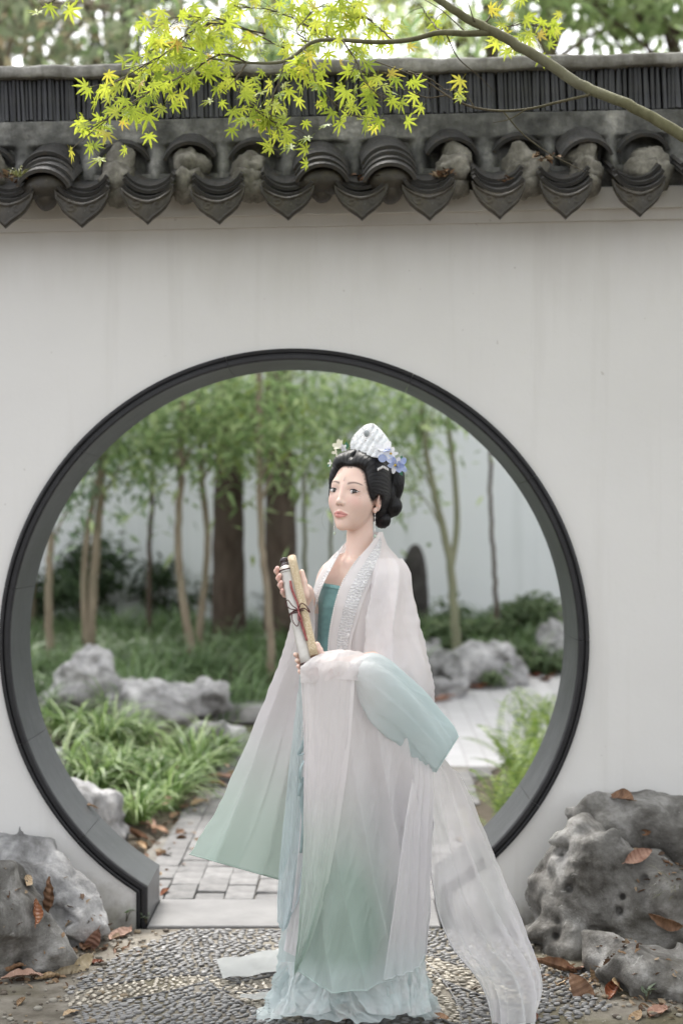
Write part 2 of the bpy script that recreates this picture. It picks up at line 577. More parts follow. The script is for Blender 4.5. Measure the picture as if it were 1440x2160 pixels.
for i in range(len(cuts) - 1):
    a, b = cuts[i] + (0.00012 if i else 0), cuts[i + 1] - (0.00012 if i < len(cuts) - 2 else 0)
    n = max(6, int((b - a) * 170))
    path = [ring_point(a + (b - a) * k / n) for k in range(n + 1)]
    if i == 0:
        (px_, pz_), nn = path[0]
        mit = (1.0, (nn[1]) / (1 + nn[0]))
        path[0] = ((px_, pz_), mit)
        path.insert(0, ((px_, -0.2), (1.0, 0.0)))
    if i == len(cuts) - 2:
        (px_, pz_), nn = path[-1]
        path[-1] = ((px_, pz_), (-1.0, nn[1] / (1 - nn[0])))
        path.append(((px_, -0.2), (-1.0, 0.0)))
    ring_stone(path)

# ---- tiled coping, rising slightly to the right
coping = empty('tiled_coping', (0, 0, 0), garden_wall)
coping.rotation_euler = (0, -R(1.15), 0)

def tile_mat(name, c0, c1, moss, rv=0.25):
    t = NT(name); v = t.coord('Object')
    c = t.ramp(t.noise(v, 9, 7, 0.65), [(0.3, c0), (0.7, c1)])
    k = t.math('ADD', t.math('MULTIPLY', t.rand(), 2 * rv), 1 - rv)
    h = t.n('ShaderNodeHueSaturation'); t.l(k, h.inputs['Value']); t.l(c, h.inputs['Color']); c = h.outputs[0]
    c = t.mix(t.ramp(t.noise(v, 21, 7, 0.7), [(0.52, 0.0), (0.68, 0.75)]), c, moss)
    c = t.mix(t.ramp(t.noise(v, 60, 3, 0.6), [(0.66, 0.0), (0.74, 0.5)]), c, (0.16, 0.155, 0.14))
    b = t.bump(t.noise(v, 70, 7, 0.7), 0.45, 0.005)
    r = t.ramp(t.noise(v, 14, 4), [(0.3, 0.24), (0.7, 0.6)])
    return t.done(t.pbsdf(c, r, 0.4, b))
MAT_TILE = tile_mat('grey_clay_tile', (0.020, 0.0195, 0.019), (0.066, 0.065, 0.063), (0.062, 0.044, 0.026))
MAT_DRIP = tile_mat('drip_clay_tile', (0.020, 0.0175, 0.014), (0.062, 0.053, 0.041), (0.07, 0.058, 0.034))
MAT_RIDGE = tile_mat('ridge_tile', (0.020, 0.021, 0.026), (0.055, 0.056, 0.062), (0.03, 0.028, 0.024), 0.45)
def mortar_mat(name, cols):
    t = NT(name); v = t.coord('Object')
    c = t.ramp(t.noise(v, 7, 8, 0.7), [(0.32, cols[0]), (0.5, cols[1]), (0.62, cols[2]), (0.72, cols[3])])
    st = t.noise(t.coord('Object', (30, 30, 3)), 1.0, 4)
    c = t.mix(t.ramp(st, [(0.5, 0.0), (0.72, 0.5)]), c, cols[0])
    b = t.bump(t.noise(v, 45, 8, 0.75), 0.7, 0.012)
    return t.done(t.pbsdf(c, 0.9, 0.2, b))
MAT_BAND = mortar_mat('grey_weathered_mortar', ((0.055, 0.055, 0.052), (0.14, 0.14, 0.132), (0.26, 0.256, 0.24), (0.44, 0.43, 0.40)))
MAT_PLUG = mortar_mat('crumbling_mortar', ((0.06, 0.053, 0.042), (0.15, 0.142, 0.12), (0.27, 0.255, 0.22), (0.42, 0.40, 0.35)))
MAT_CAP = mortar_mat('ridge_cap_mortar', ((0.12, 0.113, 0.095), (0.24, 0.233, 0.215), (0.36, 0.35, 0.325), (0.46, 0.45, 0.42)))
MAT_CORNICE = plaster_mat('cornice_plaster', (0.76, 0.76, 0.75))

def arc_tile(r, A, th, L, up, nx=14, ny=3):
    """curved clay tile; up=+1 arched cover, -1 trough pan; front end at y=0, runs to +y"""
    vs, fs = [], []
    a = np.linspace(-A, A, nx)
    for s, rr in ((0, r), (1, r - th)):
        for j in range(ny + 1):
            y = L * j / ny
            for t in a:
                vs.append((rr * math.sin(t), y, up * (rr * math.cos(t) - r)))
    n = nx * (ny + 1)
    for j in range(ny):
        for i in range(nx - 1):
            q = j * nx + i
            fs.append((q, q + 1, q + nx + 1, q + nx)); fs.append((n + q, n + q + nx, n + q + nx + 1, n + q + 1))
        fs.append((j * nx, (j + 1) * nx, n + (j + 1) * nx, n + j * nx))
        e = j * nx + nx - 1
        fs.append((e, n + e, n + e + nx, e + nx))
    for i in range(nx - 1):
        fs.append((i, n + i, n + i + 1, i + 1))
        q = ny * nx + i
        fs.append((q, q + 1, n + q + 1, n + q))
    if up < 0: fs = [g[::-1] for g in fs]
    return vs, fs
ME_PAN = mk('pan_tile', *arc_tile(0.108, R(57), 0.012, 0.21, -1), MAT_TILE, smooth=False)
ME_COVER = mk('cover_tile', *arc_tile(0.104, R(66), 0.013, 0.20, 1), MAT_TILE, smooth=False)
ME_COVER_S = mk('cover_tile', *arc_tile(0.104, R(66), 0.013, 0.07, 1), MAT_TILE, smooth=False)

def drip_face():
    """pointed shield plate that closes the end of a trough, with a raised rim and scrolls"""
    nx, nz = 45, 26
    w = 0.094
    xs = np.linspace(-1, 1, nx)
    ax = np.abs(xs)
    top = -0.108 * (np.cos(R(57) * xs) - math.cos(R(57)))
    bot = np.interp(ax, [0, 0.06, 0.2, 0.45, 0.7, 0.88, 0.97, 1.0], [-0.136, -0.131, -0.118, -0.101, -0.079, -0.052, -0.03, -0.012])
    vs = []
    for j in range(nz):
        t = j / (nz - 1)
        z = top * (1 - t) + bot * t
        X = xs * w
        edge = np.minimum(np.minimum((1 - ax) * 2.2, (z - bot) / 0.05), (top - z) / 0.05)
        y = -0.006 * np.clip(1 - np.abs(edge - 0.16) / 0.16, 0, 1)
        cx = (np.abs(X) - 0.036); cz = (z + 0.066)
        rr = np.hypot(cx, cz * 1.1); an = np.arctan2(cz, cx)
        spir = np.cos(an - rr * 330) * np.exp(-(rr / 0.025) ** 2)
        y = y - 0.0045 * np.clip(spir, 0, 1) - 0.003 * np.exp(-((X / 0.010) ** 2 + ((z + 0.085) / 0.022) ** 2))
        vs += [(a, b, c) for a, b, c in zip(X, y, z)]
    n = len(vs)
    vs += [(a, 0.014, c) for a, b, c in vs]
    fs = [tuple(q) for q in grid_faces(nx, nz)]
    fs += [tuple(int(i) + n for i in q[::-1]) for q in grid_faces(nx, nz)]
    ring_i = list(range(nx)) + [j * nx + nx - 1 for j in range(1, nz)] + [(nz - 1) * nx + i for i in range(nx - 2, -1, -1)] + [j * nx for j in range(nz - 2, 0, -1)]
    for a, b in zip(ring_i, ring_i[1:] + ring_i[:1]):
        fs.append((a, a + n, b + n, b))
    return vs, [g[::-1] for g in fs]
ME_DRIP = mk('drip_tile', *drip_face(), MAT_DRIP)

def lump_mesh(name, r, seed, mat, amp=0.25, fr=9, nu=22, nv=15):
    vv, ff = sphere((0, 0, 0), 1.0, nu, nv)
    vv = np.array(vv)
    r = np.ones(3) * r
    q = vv * r
    k = 1 + amp * fbm(q[:, 0] * fr, q[:, 1] * fr, q[:, 2] * fr, 4, seed) * 2
    k = k + 0.5 * amp * fbm(q[:, 0] * fr * 4, q[:, 1] * fr * 4, q[:, 2] * fr * 4, 3, seed + 9)
    return mk(name, q * k[:, None], ff, mat)

CX = {}                                          # column positions from the photograph
drips = [-101, 47, 205, 342, 490, 638, 793, 935, 1083, 1225, 1378, 1526]
covers = [-175, -20, 125, 275, 420, 562, 710, 855, 995, 1145, 1280, 1415, 1600]
state = {-175: 'full', -20: 'hole', 125: 'full', 275: 'hole', 420: 'top', 562: 'hole', 710: 'full', 855: 'full', 995: 'top', 1145: 'hole', 1280: 'two', 1415: 'hole', 1600: 'full'}
DE = 5.60
def cxx(px): return (px - 720) / FPX * DE
SL = R(21)
r1 = random.Random(3)
for i, px in enumerate(drips):
    x = cxx(px)
    j = lambda s: r1.uniform(-s, s)
    z0 = 2.628 - 0.0 + j(0.004)
    dz = r1.uniform(-R(2.5), R(2.5))
    link('drip_tile', ME_DRIP, coping, (x, -0.205 + j(0.006), z0), (R(-6) + j(R(3)), j(R(3)), dz), (1 + j(0.03), 1, 1 + j(0.04)))
    for k in range(3):
        z = z0 - 0.108 * (1 - math.cos(R(57))) + 0.004
        link('pan_tile', ME_PAN, coping, (x + j(0.004), -0.198 + 0.022 * k + j(0.005), z + 0.021 * k + 0.004 * (k > 0)), (SL + j(R(1.2)), j(R(2)), j(R(2))))
for i, px in enumerate(covers):
    x = cxx(px); st = state[px]
    j = lambda s: r1.uniform(-s, s)
    me = lump_mesh('mortar_plug', (0.064, 0.06, 0.066), 40 + i, MAT_PLUG, 0.42, 16)
    if st == 'full':
        nk = 4 if px in (125, 855) else 3
        for k in range(nk):
            link('cover_tile', ME_COVER, coping, (x + j(0.005), -0.228 + 0.036 * k + j(0.004), 2.694 + 0.0285 * k + j(0.002)), (R(24) + j(R(1.5)), j(R(2.5)), j(R(2.5))))
        link('mortar_plug', lump_mesh('mortar_plug', (0.084, 0.05, 0.05), 60 + i, MAT_DRIP, 0.08, 9), coping, (x, -0.165, 2.645))
        link('mortar_plug', lump_mesh('mortar_plug', (0.046, 0.05, 0.055), 80 + i, MAT_DRIP, 0.12, 9), coping, (x, -0.15, 2.622))
    else:
        top = 2.818
        yy = -0.03
        link('cover_tile', ME_COVER_S if st == 'hole' else ME_COVER, coping, (x + j(0.004), yy + (0.03 if st == 'hole' else -0.025), top + j(0.006) + (0.012 if st == 'hole' else 0.0)), (R(28), j(R(3)), j(R(3))))
        if st == 'two':
            link('cover_tile', ME_COVER, coping, (x + 0.006, yy - 0.065, top - 0.022), (R(28), j(R(2)), j(R(2))))
        link('mortar_plug', me, coping, (x + j(0.008), -0.02, 2.735 + j(0.01)))
        link('mortar_plug', lump_mesh('mortar_plug', (0.068, 0.06, 0.055), 90 + i, MAT_PLUG, 0.42, 17), coping, (x + j(0.01), -0.095, 2.672 + j(0.01)))
        link('mortar_plug', lump_mesh('mortar_plug', (0.052, 0.05, 0.05), 110 + i, MAT_PLUG, 0.3, 16), coping, (x + j(0.006), -0.095, 2.632))

# plaster band with rough fillets running down between the covers
nx, nz = 520, 60
xs = np.linspace(-2.3, 2.3, nx); ts = np.linspace(0, 1, nz)
Xg, Tg = np.meshgrid(xs, ts)
zb, zt = 2.70, 2.934
Zg = zt - (zt - zb) * Tg
cov = np.array([cxx(p) for p in covers])
dist = np.min(np.abs(Xg[..., None] - cov), -1)
low = sstep(0.05, 0.115, dist)                                # 1 in the valleys, 0 at the covers
Yg = 0.052 - 0.012 * Tg - 0.05 * sstep(0.45, 1.0, Tg) * low + 0.05 * sstep(0.38, 0.46, Tg) * (1 - low)
Yg = Yg + 0.010 * fbm(Xg * 9, Zg * 9, 0 * Xg, 5, 5) + 0.004 * fbm(Xg * 45, Zg * 45, 0 * Xg, 3, 8)
Yg[0] = 0.07
V = np.stack([Xg, Yg, Zg], -1).reshape(-1, 3)
obj('mortar_band', V, grid_faces(nx, nz)[:, ::-1], MAT_BAND, coping)
v, f = box(-2.4, 2.4, 0.07, 0.28, 2.72, 2.935)
obj('ridge_core', v, f, MAT_BAND, coping, smooth=False)
v, f = box(-2.4, 2.4, 0.10, 0.24, 2.9, 3.10)
obj('ridge_core', v, f, MAT_TILE, coping, smooth=False)

v, f = box(-2.4, 2.4, 0.001, 0.30, 2.50, 2.72)
obj('coping_core', v, f, MAT_BAND, coping, smooth=False)

# row of thin tiles standing on edge along the ridge
def ridge_tile(w, h, seed):
    q = random.Random(seed)
    vs, fs = bevel_box(-w / 2, w / 2, 0, h, 0, 0.10, 0.0025)
    # (local z runs out of the wall face) bend a little
    vs = [(a + 0.0022 * math.sin(b / h * 3.1 + q.random()) + 0.0, -c, b) for a, b, c in vs]
    return vs, [g[::-1] for g in fs]
ME_RT = [mk('ridge_tile', *ridge_tile(0.0128 + 0.0012 * k, 0.157, k), MAT_RIDGE, smooth=False) for k in range(3)]
x = -1.62; n_rt = 0
while x < 1.62:
    w = r1.uniform(0.0128, 0.0158)
    link('ridge_tile', r1.choice(ME_RT), coping, (x, 0.155 + r1.uniform(-0.006, 0.006), 2.934 + r1.uniform(-0.003, 0.001)),
         (r1.uniform(-0.02, 0.02), r1.gauss(0, 0.022), r1.uniform(-0.05, 0.05)), (1, 1, r1.uniform(0.97, 1.0)))
    x += w; n_rt += 1

# rough mortar cap
nx, nr = 420, 16
xs = np.linspace(-2.3, 2.3, nx)
pr = np.array([(0.10, 3.082), (0.06, 3.084), (0.030, 3.086), (0.024, 3.090), (0.023, 3.104), (0.024, 3.120), (0.030, 3.129), (0.09, 3.134), (0.13, 3.136), (0.17, 3.136), (0.21, 3.133), (0.26, 3.126), (0.29, 3.11), (0.29, 3.085), (0.25, 3.078), (0.2, 3.076)])
Xg = np.repeat(xs[None, :], nr, 0); Yg = np.repeat(pr[:, 0][:, None], nx, 1).copy(); Zg = np.repeat(pr[:, 1][:, None], nx, 1).copy()
Zg += 0.005 * fbm(Xg * 14, Yg * 14, Zg * 0, 5, 21) * 2 - 0.012 * np.clip(fbm(Xg * 2.2, 0 * Yg, 0 * Zg, 3, 30), 0, 1) * (Zg < 3.1)
Yg += 0.010 * fbm(Xg * 12, Yg * 12, Zg * 12, 4, 22)
obj('ridge_cap', np.stack([Xg, Yg, Zg], -1).reshape(-1, 3), grid_faces(nx, nr), MAT_CAP, coping)

# white cornice steps under the tiles
v, f = bevel_box(-2.4, 2.4, -0.034, 0.002, 2.558, 2.635, 0.004)
obj('cornice', v, f, MAT_CORNICE, coping, smooth=False)
v, f = bevel_box(-2.4, 2.4, -0.013, 0.001, 2.518, 2.60, 0.003)
obj('cornice', v, f, MAT_PLASTER, coping, smooth=False)

# ================================================================ ground, paving, path
def GZf(x, y):
    """ground height: flat court, rising gently behind the gate, planting beds a little higher"""
    x = np.asarray(x, float); y = np.asarray(y, float)
    z = 0.055 * np.maximum(0, y - 1.8) * sstep(1.8, 3.5, y)
    pathc = path_dist(x, y)
    z = z + 0.10 * sstep(0.0, 0.9, pathc) * sstep(0.5, 1.5, y)
    z = z + 0.035 * fbm(x * 1.3, y * 1.3, 0 * x, 3, 50) * sstep(0.0, 0.4, pathc) * sstep(0.3, 1.0, y)
    return z

def path_edges(y):
    L = np.interp(y, [0, 1.2, 2.2, 3.3, 4.5, 6.0, 7.4, 12], [-0.92, -0.88, -0.80, -0.72, -0.55, 0.2, 2.2, 9])
    Rr = np.interp(y, [0, 1.2, 2.2, 3.0, 4.0, 5.2, 6.6, 12], [0.62, 0.62, 0.64, 0.72, 1.2, 2.4, 6.0, 12])
    return L, Rr

def path_dist(x, y):
    """metres outside the path's edge (0 on the path)"""
    L, Rr = path_edges(y)
    return np.maximum(np.maximum(L - x, x - Rr), 0)

def gz(x, y): return float(GZf(np.array([x]), np.array([y]))[0])

def ground_at(px, py):
    """point of the ground seen at a photo pixel"""
    lo, hi = 4.0, 40.0
    for _ in range(50):
        d = (lo + hi) / 2
        p = P(px, py, d)
        if p.z > gz(p.x, p.y): lo = d
        else: hi = d
    return P(px, py, lo)

def soil_mat():
    t = NT('soil'); v = t.coord('Object')
    c = t.ramp(t.noise(v, 3.0, 8, 0.65), [(0.3, (0.045, 0.036, 0.026)), (0.5, (0.095, 0.08, 0.06)), (0.7, (0.16, 0.14, 0.11))])
    c = t.mix(t.ramp(t.noise(v, 1.7, 5), [(0.55, 0.0), (0.7, 0.45)]), c, (0.05, 0.055, 0.02))
    b = t.bump(t.noise(v, 60, 8, 0.75), 0.8, 0.02)
    return t.done(t.pbsdf(c, 0.95, 0.15, b))
MAT_SOIL = soil_mat()
nx, ny = 150, 190
xs = np.concatenate([np.linspace(-40, -4.2, 14), np.linspace(-4, 4, nx - 28), np.linspace(4.2, 40, 14)])
ys = np.concatenate([np.linspace(-12, -2.2, 10), np.linspace(-2, 9.5, ny - 22), np.linspace(9.8, 70, 12)])
Xg, Yg = np.meshgrid(xs, ys)
Zg = GZf(Xg, Yg)
Zg = np.where(path_dist(Xg, Yg) * (Yg > 0.3) + (Yg <= 0.3) * 9 <= 0, Zg - 0.045, Zg - 0.006)
Zg = Zg + 0.012 * fbm(Xg * 3, Yg * 3, 0 * Xg, 4, 3) * (Yg < 0.1) * sstep(0.5, 0.8, np.abs(Xg)) - 0.03 * (Yg < 0.1) * (np.abs(Xg) < 1.45)
tag(obj('ground', np.stack([Xg, Yg, Zg], -1).reshape(-1, 3), grid_faces(len(xs), len(ys)), MAT_SOIL), kind='structure')

# threshold slab in the gate
t = NT('threshold_stone'); v_ = t.coord('Object')
c = t.ramp(t.noise(v_, 4, 7, 0.6), [(0.3, (0.13, 0.128, 0.128)), (0.7, (0.20, 0.197, 0.194))])
c = t.mix(t.ramp(t.noise(v_, 40, 4), [(0.6, 0.0), (0.75, 0.4)]), c, (0.16, 0.155, 0.15))
MAT_THRESH = t.done(t.pbsdf(c, 0.75, 0.3, t.bump(t.noise(v_, 80, 6), 0.2, 0.004)))
v, f = bevel_box(GX - FOOT + 0.001, GX + FOOT - 0.001, -0.05, 0.37, -0.1, 0.004, 0.004)
thr = obj('threshold_slab', v, f, MAT_THRESH, smooth=False)
tag(thr, kind='structure')

# grey brick path behind the gate: near bricks are single pieces, the far court is one sheet
t = NT('path_brick'); v_ = t.coord('Object')
c = t.ramp(t.noise(v_, 14, 6, 0.6), [(0.3, (0.11, 0.108, 0.107)), (0.7, (0.21, 0.206, 0.203))])
k = t.math('ADD', t.math('MULTIPLY', t.rand(), 0.3), 0.85)
h = t.n('ShaderNodeHueSaturation'); t.l(k, h.inputs['Value']); t.l(c, h.inputs['Color'])
MAT_BRICK = t.done(t.pbsdf(h.outputs[0], 0.85, 0.25, t.bump(t.noise(v_, 55, 6), 0.5, 0.006)))
t = NT('path_far'); v_ = t.coord('Object')
bk = t.n('ShaderNodeTexBrick', Scale=1.0); mp_ = t.n('ShaderNodeMapping'); mp_.inputs['Rotation'].default_value = (0, 0, R(90)); t.l(v_, mp_.inputs['Vector']); t.l(mp_.outputs[0], bk.inputs['Vector'])
bk.inputs['Brick Width'].default_value = 0.24; bk.inputs['Row Height'].default_value = 0.12; bk.inputs['Mortar Size'].default_value = 0.006
bk.inputs['Color1'].default_value = (0.42, 0.415, 0.42, 1); bk.inputs['Color2'].default_value = (0.36, 0.355, 0.36, 1); bk.inputs['Mortar'].default_value = (0.30, 0.295, 0.29, 1)  # paler than the near bricks: sunlight on the court put into the colour
c = t.mix(t.ramp(t.noise(v_, 2.5, 5), [(0.35, 0.0), (0.7, 0.35)]), bk.outputs['Color'], (0.34, 0.34, 0.345))
MAT_FAR = t.done(t.pbsdf(c, 0.85, 0.25, t.bump(t.noise(v_, 30, 5), 0.3, 0.01)))
t = NT('path_joint'); v_ = t.coord('Object')
c = t.ramp(t.noise(v_, 9, 6), [(0.35, (0.13, 0.122, 0.108)), (0.65, (0.22, 0.21, 0.19))])
MAT_JOINT = t.done(t.pbsdf(c, 0.95, 0.1, t.bump(t.noise(v_, 60, 5), 0.5, 0.01)))

path = tag(empty('path'), kind='structure')
ny = 90
ys = np.linspace(0.372, 12, ny)
L, Rr = path_edges(ys)
nxp = 24
U = np.linspace(0, 1, nxp)
Xg = L[:, None] + (Rr - L)[:, None] * U[None, :]
Yg = np.repeat(ys[:, None], nxp, 1)
Zg = GZf(Xg, Yg) - 0.012 * (Yg < 3.4)
me = mk('path_bed', np.stack([Xg, Yg, Zg], -1).reshape(-1, 3), grid_faces(nxp, ny), MAT_JOINT)
me.materials.append(MAT_FAR)
mi = np.zeros(len(me.polygons), np.int32)
pc = np.array([p.center.y for p in me.polygons])
mi[pc > 3.36] = 1
me.polygons.foreach_set('material_index', mi)
link('path_bed', me, path)
BW, BL = 0.117, 0.245
brick_me = []
rb = random.Random(11)
for k in range(5):
    v, f = bevel_box(-BW / 2 + 0.0015, BW / 2 - 0.0015, -BL / 2 + 0.0015, BL / 2 - 0.0015, -0.05, 0.0, 0.003 + 0.002 * rb.random())
    v = [(a + rb.uniform(-0.002, 0.002), b + rb.uniform(-0.003, 0.003), c + (rb.uniform(-0.002, 0.002) if c > -0.01 else 0)) for a, b, c in v]
    brick_me.append(mk('brick', v, f, MAT_BRICK, smooth=False))
row = 0
x = -0.92 + BW / 2
while x < 1.2:
    y = 0.375 + BL / 2 * (row % 2) + BL / 2
    if row % 2:
        yh = 0.375 + BL / 4
        if -0.90 < x < 0.62: link('brick', rb.choice(brick_me), path, (x, yh, gz(x, yh) + rb.uniform(-0.004, 0.003)), (0, rb.uniform(-0.02, 0.02), rb.uniform(-0.015, 0.015)), (1, 0.5, 1))
    while y < 3.3:
        L, Rr = path_edges(np.array(y))
        if x - BW / 2 > L - 0.03 and x + BW / 2 < Rr + 0.05:
            o = link('brick', rb.choice(brick_me), path, (x + rb.uniform(-0.002, 0.002), y, gz(x, y) + rb.uniform(0.0, 0.006)), (math.atan((gz(x, y + .05) - gz(x, y - .05)) / .1) + rb.uniform(-0.008, 0.008), rb.uniform(-0.02, 0.02), rb.uniform(-0.02, 0.02)))
        y += BL
    x += BW; row += 1

# ---------------------------------------------------------------- pebble mosaic in front of the gate
t = NT('pebble_mortar'); v_ = t.coord('Object')
c = t.ramp(t.noise(v_, 5, 8, 0.65), [(0.34, (0.10, 0.088, 0.07)), (0.5, (0.19, 0.172, 0.145)), (0.66, (0.29, 0.27, 0.235))])
c = t.mix(t.ramp(t.noise(v_, 2.2, 5), [(0.48, 0.0), (0.62, 0.65)]), c, (0.085, 0.075, 0.035))
MAT_PMORTAR = t.done(t.pbsdf(c, 0.92, 0.15, t.bump(t.noise(v_, 90, 6, 0.7), 0.6, 0.006)))
paving = tag(empty('pebble_paving'), kind='structure')
nx, ny = 90, 70
xs = np.linspace(-1.4, 1.4, nx); ys = np.linspace(-2.6, -0.052, ny)
Xg, Yg = np.meshgrid(xs, ys)
Zg = -0.006 + 0.004 * fbm(Xg * 4, Yg * 4, 0 * Xg, 3, 77)
obj('mortar_bed', np.stack([Xg, Yg, Zg], -1).reshape(-1, 3), grid_faces(nx, ny), MAT_PMORTAR, paving)

def pebble_mat(name, c0, c1):
    t = NT(name); v = t.coord('Object')
    c = t.ramp(t.noise(v, 30, 3), [(0.3, c0), (0.7, c1)])
    k = t.math('ADD', t.math('MULTIPLY', t.n('ShaderNodeNewGeometry').outputs['Random Per Island'], 0.8), 0.6)
    h = t.n('ShaderNodeHueSaturation'); t.l(k, h.inputs['Value']); t.l(c, h.inputs['Color'])
    return t.done(t.pbsdf(h.outputs[0], 0.55, 0.4, t.bump(t.noise(v, 120, 3), 0.2, 0.002)))
MAT_PEB_D = pebble_mat('dark_pebble', (0.13, 0.128, 0.128), (0.23, 0.226, 0.222))
MAT_PEB_L = pebble_mat('pale_pebble', (0.24, 0.21, 0.165), (0.38, 0.35, 0.295))
def pebble_v(seed):
    q = random.Random(seed)
    vs = []; n = 8
    for z, s in ((-0.35, 0.9), (0.25, 1.0), (0.72, 0.72)):
        for k in range(n):
            a = 2 * math.pi * k / n
            vs.append((s * math.cos(a) * (1 + q.uniform(-.08, .08)), s * math.sin(a) * (1 + q.uniform(-.1, .1)), z + q.uniform(-.05, .05)))
    vs.append((0, 0, 1.0))
    fs = [(i * n + k, i * n + (k + 1) % n, (i + 1) * n + (k + 1) % n, (i + 1) * n + k) for i in range(2) for k in range(n)]
    fs += [(2 * n + k, 2 * n + (k + 1) % n, 3 * n) for k in range(n)]
    return np.array(vs), fs
PEB = [pebble_v(s) for s in range(6)]
PEB_ME = {m.name: [mk('pebble', v, f, m) for v, f in PEB] for m in (MAT_PEB_D, MAT_PEB_L)}

# pattern: dark fields, pale lens-shaped petals between them, thin tile-on-edge lines on their borders
def petal(px0, py0, px1, py1, width):
    a = ground_at(px0, py0); b = ground_at(px1, py1)
    return np.array([a.x, a.y]), np.array([b.x, b.y]), width
petals = [petal(90, 2120, 440, 2058, 0.085), petal(470, 2090, 700, 2050, 0.06), petal(440, 2058, 640, 2160, 0.05),
          petal(860, 2010, 1110, 2120, 0.07), petal(960, 2160, 860, 2010, 0.05)]
def petal_side(x, y):
    """(signed) how far inside a pale petal a point lies, and the petal's direction"""
    best = (-9, 0.0)
    for a, b, w in petals:
        ab = b - a; L = np.linalg.norm(ab); u = ab / L
        q = np.array([x, y]) - a
        s = q @ u / L; tt = q @ np.array([-u[1], u[0]])
        half = w * math.sqrt(max(0, 4 * s * (1 - s))) if 0 < s < 1 else 0
        m = half - abs(tt) if 0 < s < 1 else -1
        if m > best[0]: best = (m, math.atan2(u[1], u[0]))
    return best
rp = random.Random(5)
spots = []
y = -1.75
row = 0
while y < -0.075:
    x = -0.90
    while x < 0.92:
        m, ang = petal_side(x, y)
        pale = m > 0
        sx = rp.uniform(0.009, 0.0155) * (0.95 if pale else 1.0); sy = rp.uniform(0.0055, 0.0082)
        edge = 0.72 + 0.10 * math.sin(y * 6) + 0.05 * math.sin(y * 17)
        lft = -0.80 - 0.05 * math.sin(y * 7 + 1) + 0.28 * max(0.0, (y + 0.45) / 0.4) ** 1.5 * (y > -0.45)
        if (lft < x < edge) and not (-0.0045 < m < 0.0) and rp.random() < 0.93:
            wav = 0.35 * math.sin(x * 5 + y * 3) if not pale else 0
            spots.append((x + rp.uniform(-0.004, 0.004), y + rp.uniform(-0.003, 0.003), (ang + 1.0 if pale else 0.25 + wav) + rp.gauss(0, 0.25), sx, sy, pale))
        x += sx * rp.uniform(2.15, 2.7)
    y += 0.0185; row += 1
# the ones that show largest: nearest to the camera and not under the robe or the rocks
def vis(s):
    p = s
    d = p[1] - CAM_Y
    px = 720 + p[0] / d * FPX; py = HORIZON + CAM_H / d * FPX
    return px, py
cand = [i for i, s in enumerate(spots) if 1975 < vis(s)[1] < 2158 and (170 < vis(s)[0] < 560 or 930 < vis(s)[0] < 1010)]
cand.sort(key=lambda i: spots[i][1])
single = set(cand[:300])
mbs = {True: MB(), False: MB()}
for i, (x, y, a, sx, sy, pale) in enumerate(spots):
    hz = rp.uniform(0.003, 0.0075) * (0.6 if x < -0.6 - 0.1 * math.sin(y * 9) or rp.random() < 0.15 else 1)
    if i in single:
        m = MAT_PEB_L if pale else MAT_PEB_D
        link('pebble', rp.choice(PEB_ME[m.name]), paving, (x, y, -0.003), (rp.uniform(-.12, .12), rp.uniform(-.12, .12), a), (sx, sy, hz))
    else:
        v, f = rp.choice(PEB)
        ca, sa = math.cos(a), math.sin(a)
        q = v * (sx, sy, hz)
        q = np.stack([q[:, 0] * ca - q[:, 1] * sa + x, q[:, 0] * sa + q[:, 1] * ca + y, q[:, 2] - 0.003], -1)
        mbs[pale].add(q, f)
for pale in (True, False):
    o = mbs[pale].build('pebble_field', MAT_PEB_L if pale else MAT_PEB_D, paving)
    o['kind'] = 'stuff'
# tile-on-edge lines round the petals
t_edge = pbr('edge_tile', [(0.10, 0.10, 0.105), (0.19, 0.185, 0.18)], 20, 0.8, 0.3, 0.4, 80)
for a, b, w in petals:
    ab = b - a; L = np.linalg.norm(ab); u = ab / L; nn = np.array([-u[1], u[0]])
    for sgn in (-1, 1):
        s = np.linspace(0.0, 1, 26)
        pts = [a + u * L * k + nn * sgn * (w * math.sqrt(max(0, 4 * k * (1 - k))) + 0.003) for k in s]
        pts = [(p[0], p[1], -0.002) for p in pts if p[0] > -0.7]
        if len(pts) > 3:
            v, f = tube(pts, 0.0038, 5)
            obj('edge_tile', v, f, t_edge, paving)

# ================================================================ rocks
def rock_mat(name, cols, spots=0.5, moss=0.3):
    t = NT(name); v = t.coord('Object')
    c = t.ramp(t.noise(v, 4.5, 9, 0.68, 0.4), [(0.36, cols[0]), (0.5, cols[1]), (0.62, cols[2])])
    c = t.mix(t.ramp(t.noise(v, 2.2, 6, 0.6), [(0.5, 0.0), (0.68, moss)]), c, (0.11, 0.095, 0.06))
    c = t.mix(t.ramp(t.noise(v, 13, 7, 0.7, 1.0), [(0.63, 0.0), (0.69, spots)]), c, (0.62, 0.61, 0.58))
    c = t.mix(t.ramp(t.noise(v, 70, 2), [(0.74, 0.0), (0.78, 0.7)]), c, (0.7, 0.69, 0.66))
    vo = t.n('ShaderNodeTexVoronoi', Scale=7.0, feature='DISTANCE_TO_EDGE')
    wv = t.mix(0.35, v, None or (0, 0, 0)) if False else v
    t.l(wv, vo.inputs['Vector'])
    crack = t.ramp(vo.outputs['Distance'], [(0.0, 0.0), (0.03, 1.0)])
    b = t.bump(t.noise(v, 28, 9, 0.75), 0.9, 0.02)
    b = t.bump(t.noise(v, 110, 5, 0.7), 0.5, 0.005, b)
    return t.done(t.pbsdf(c, 0.88, 0.25, b))
MAT_ROCK = rock_mat('limestone', ((0.07, 0.064, 0.056), (0.20, 0.193, 0.18), (0.42, 0.41, 0.395)), 0.45, 0.45)
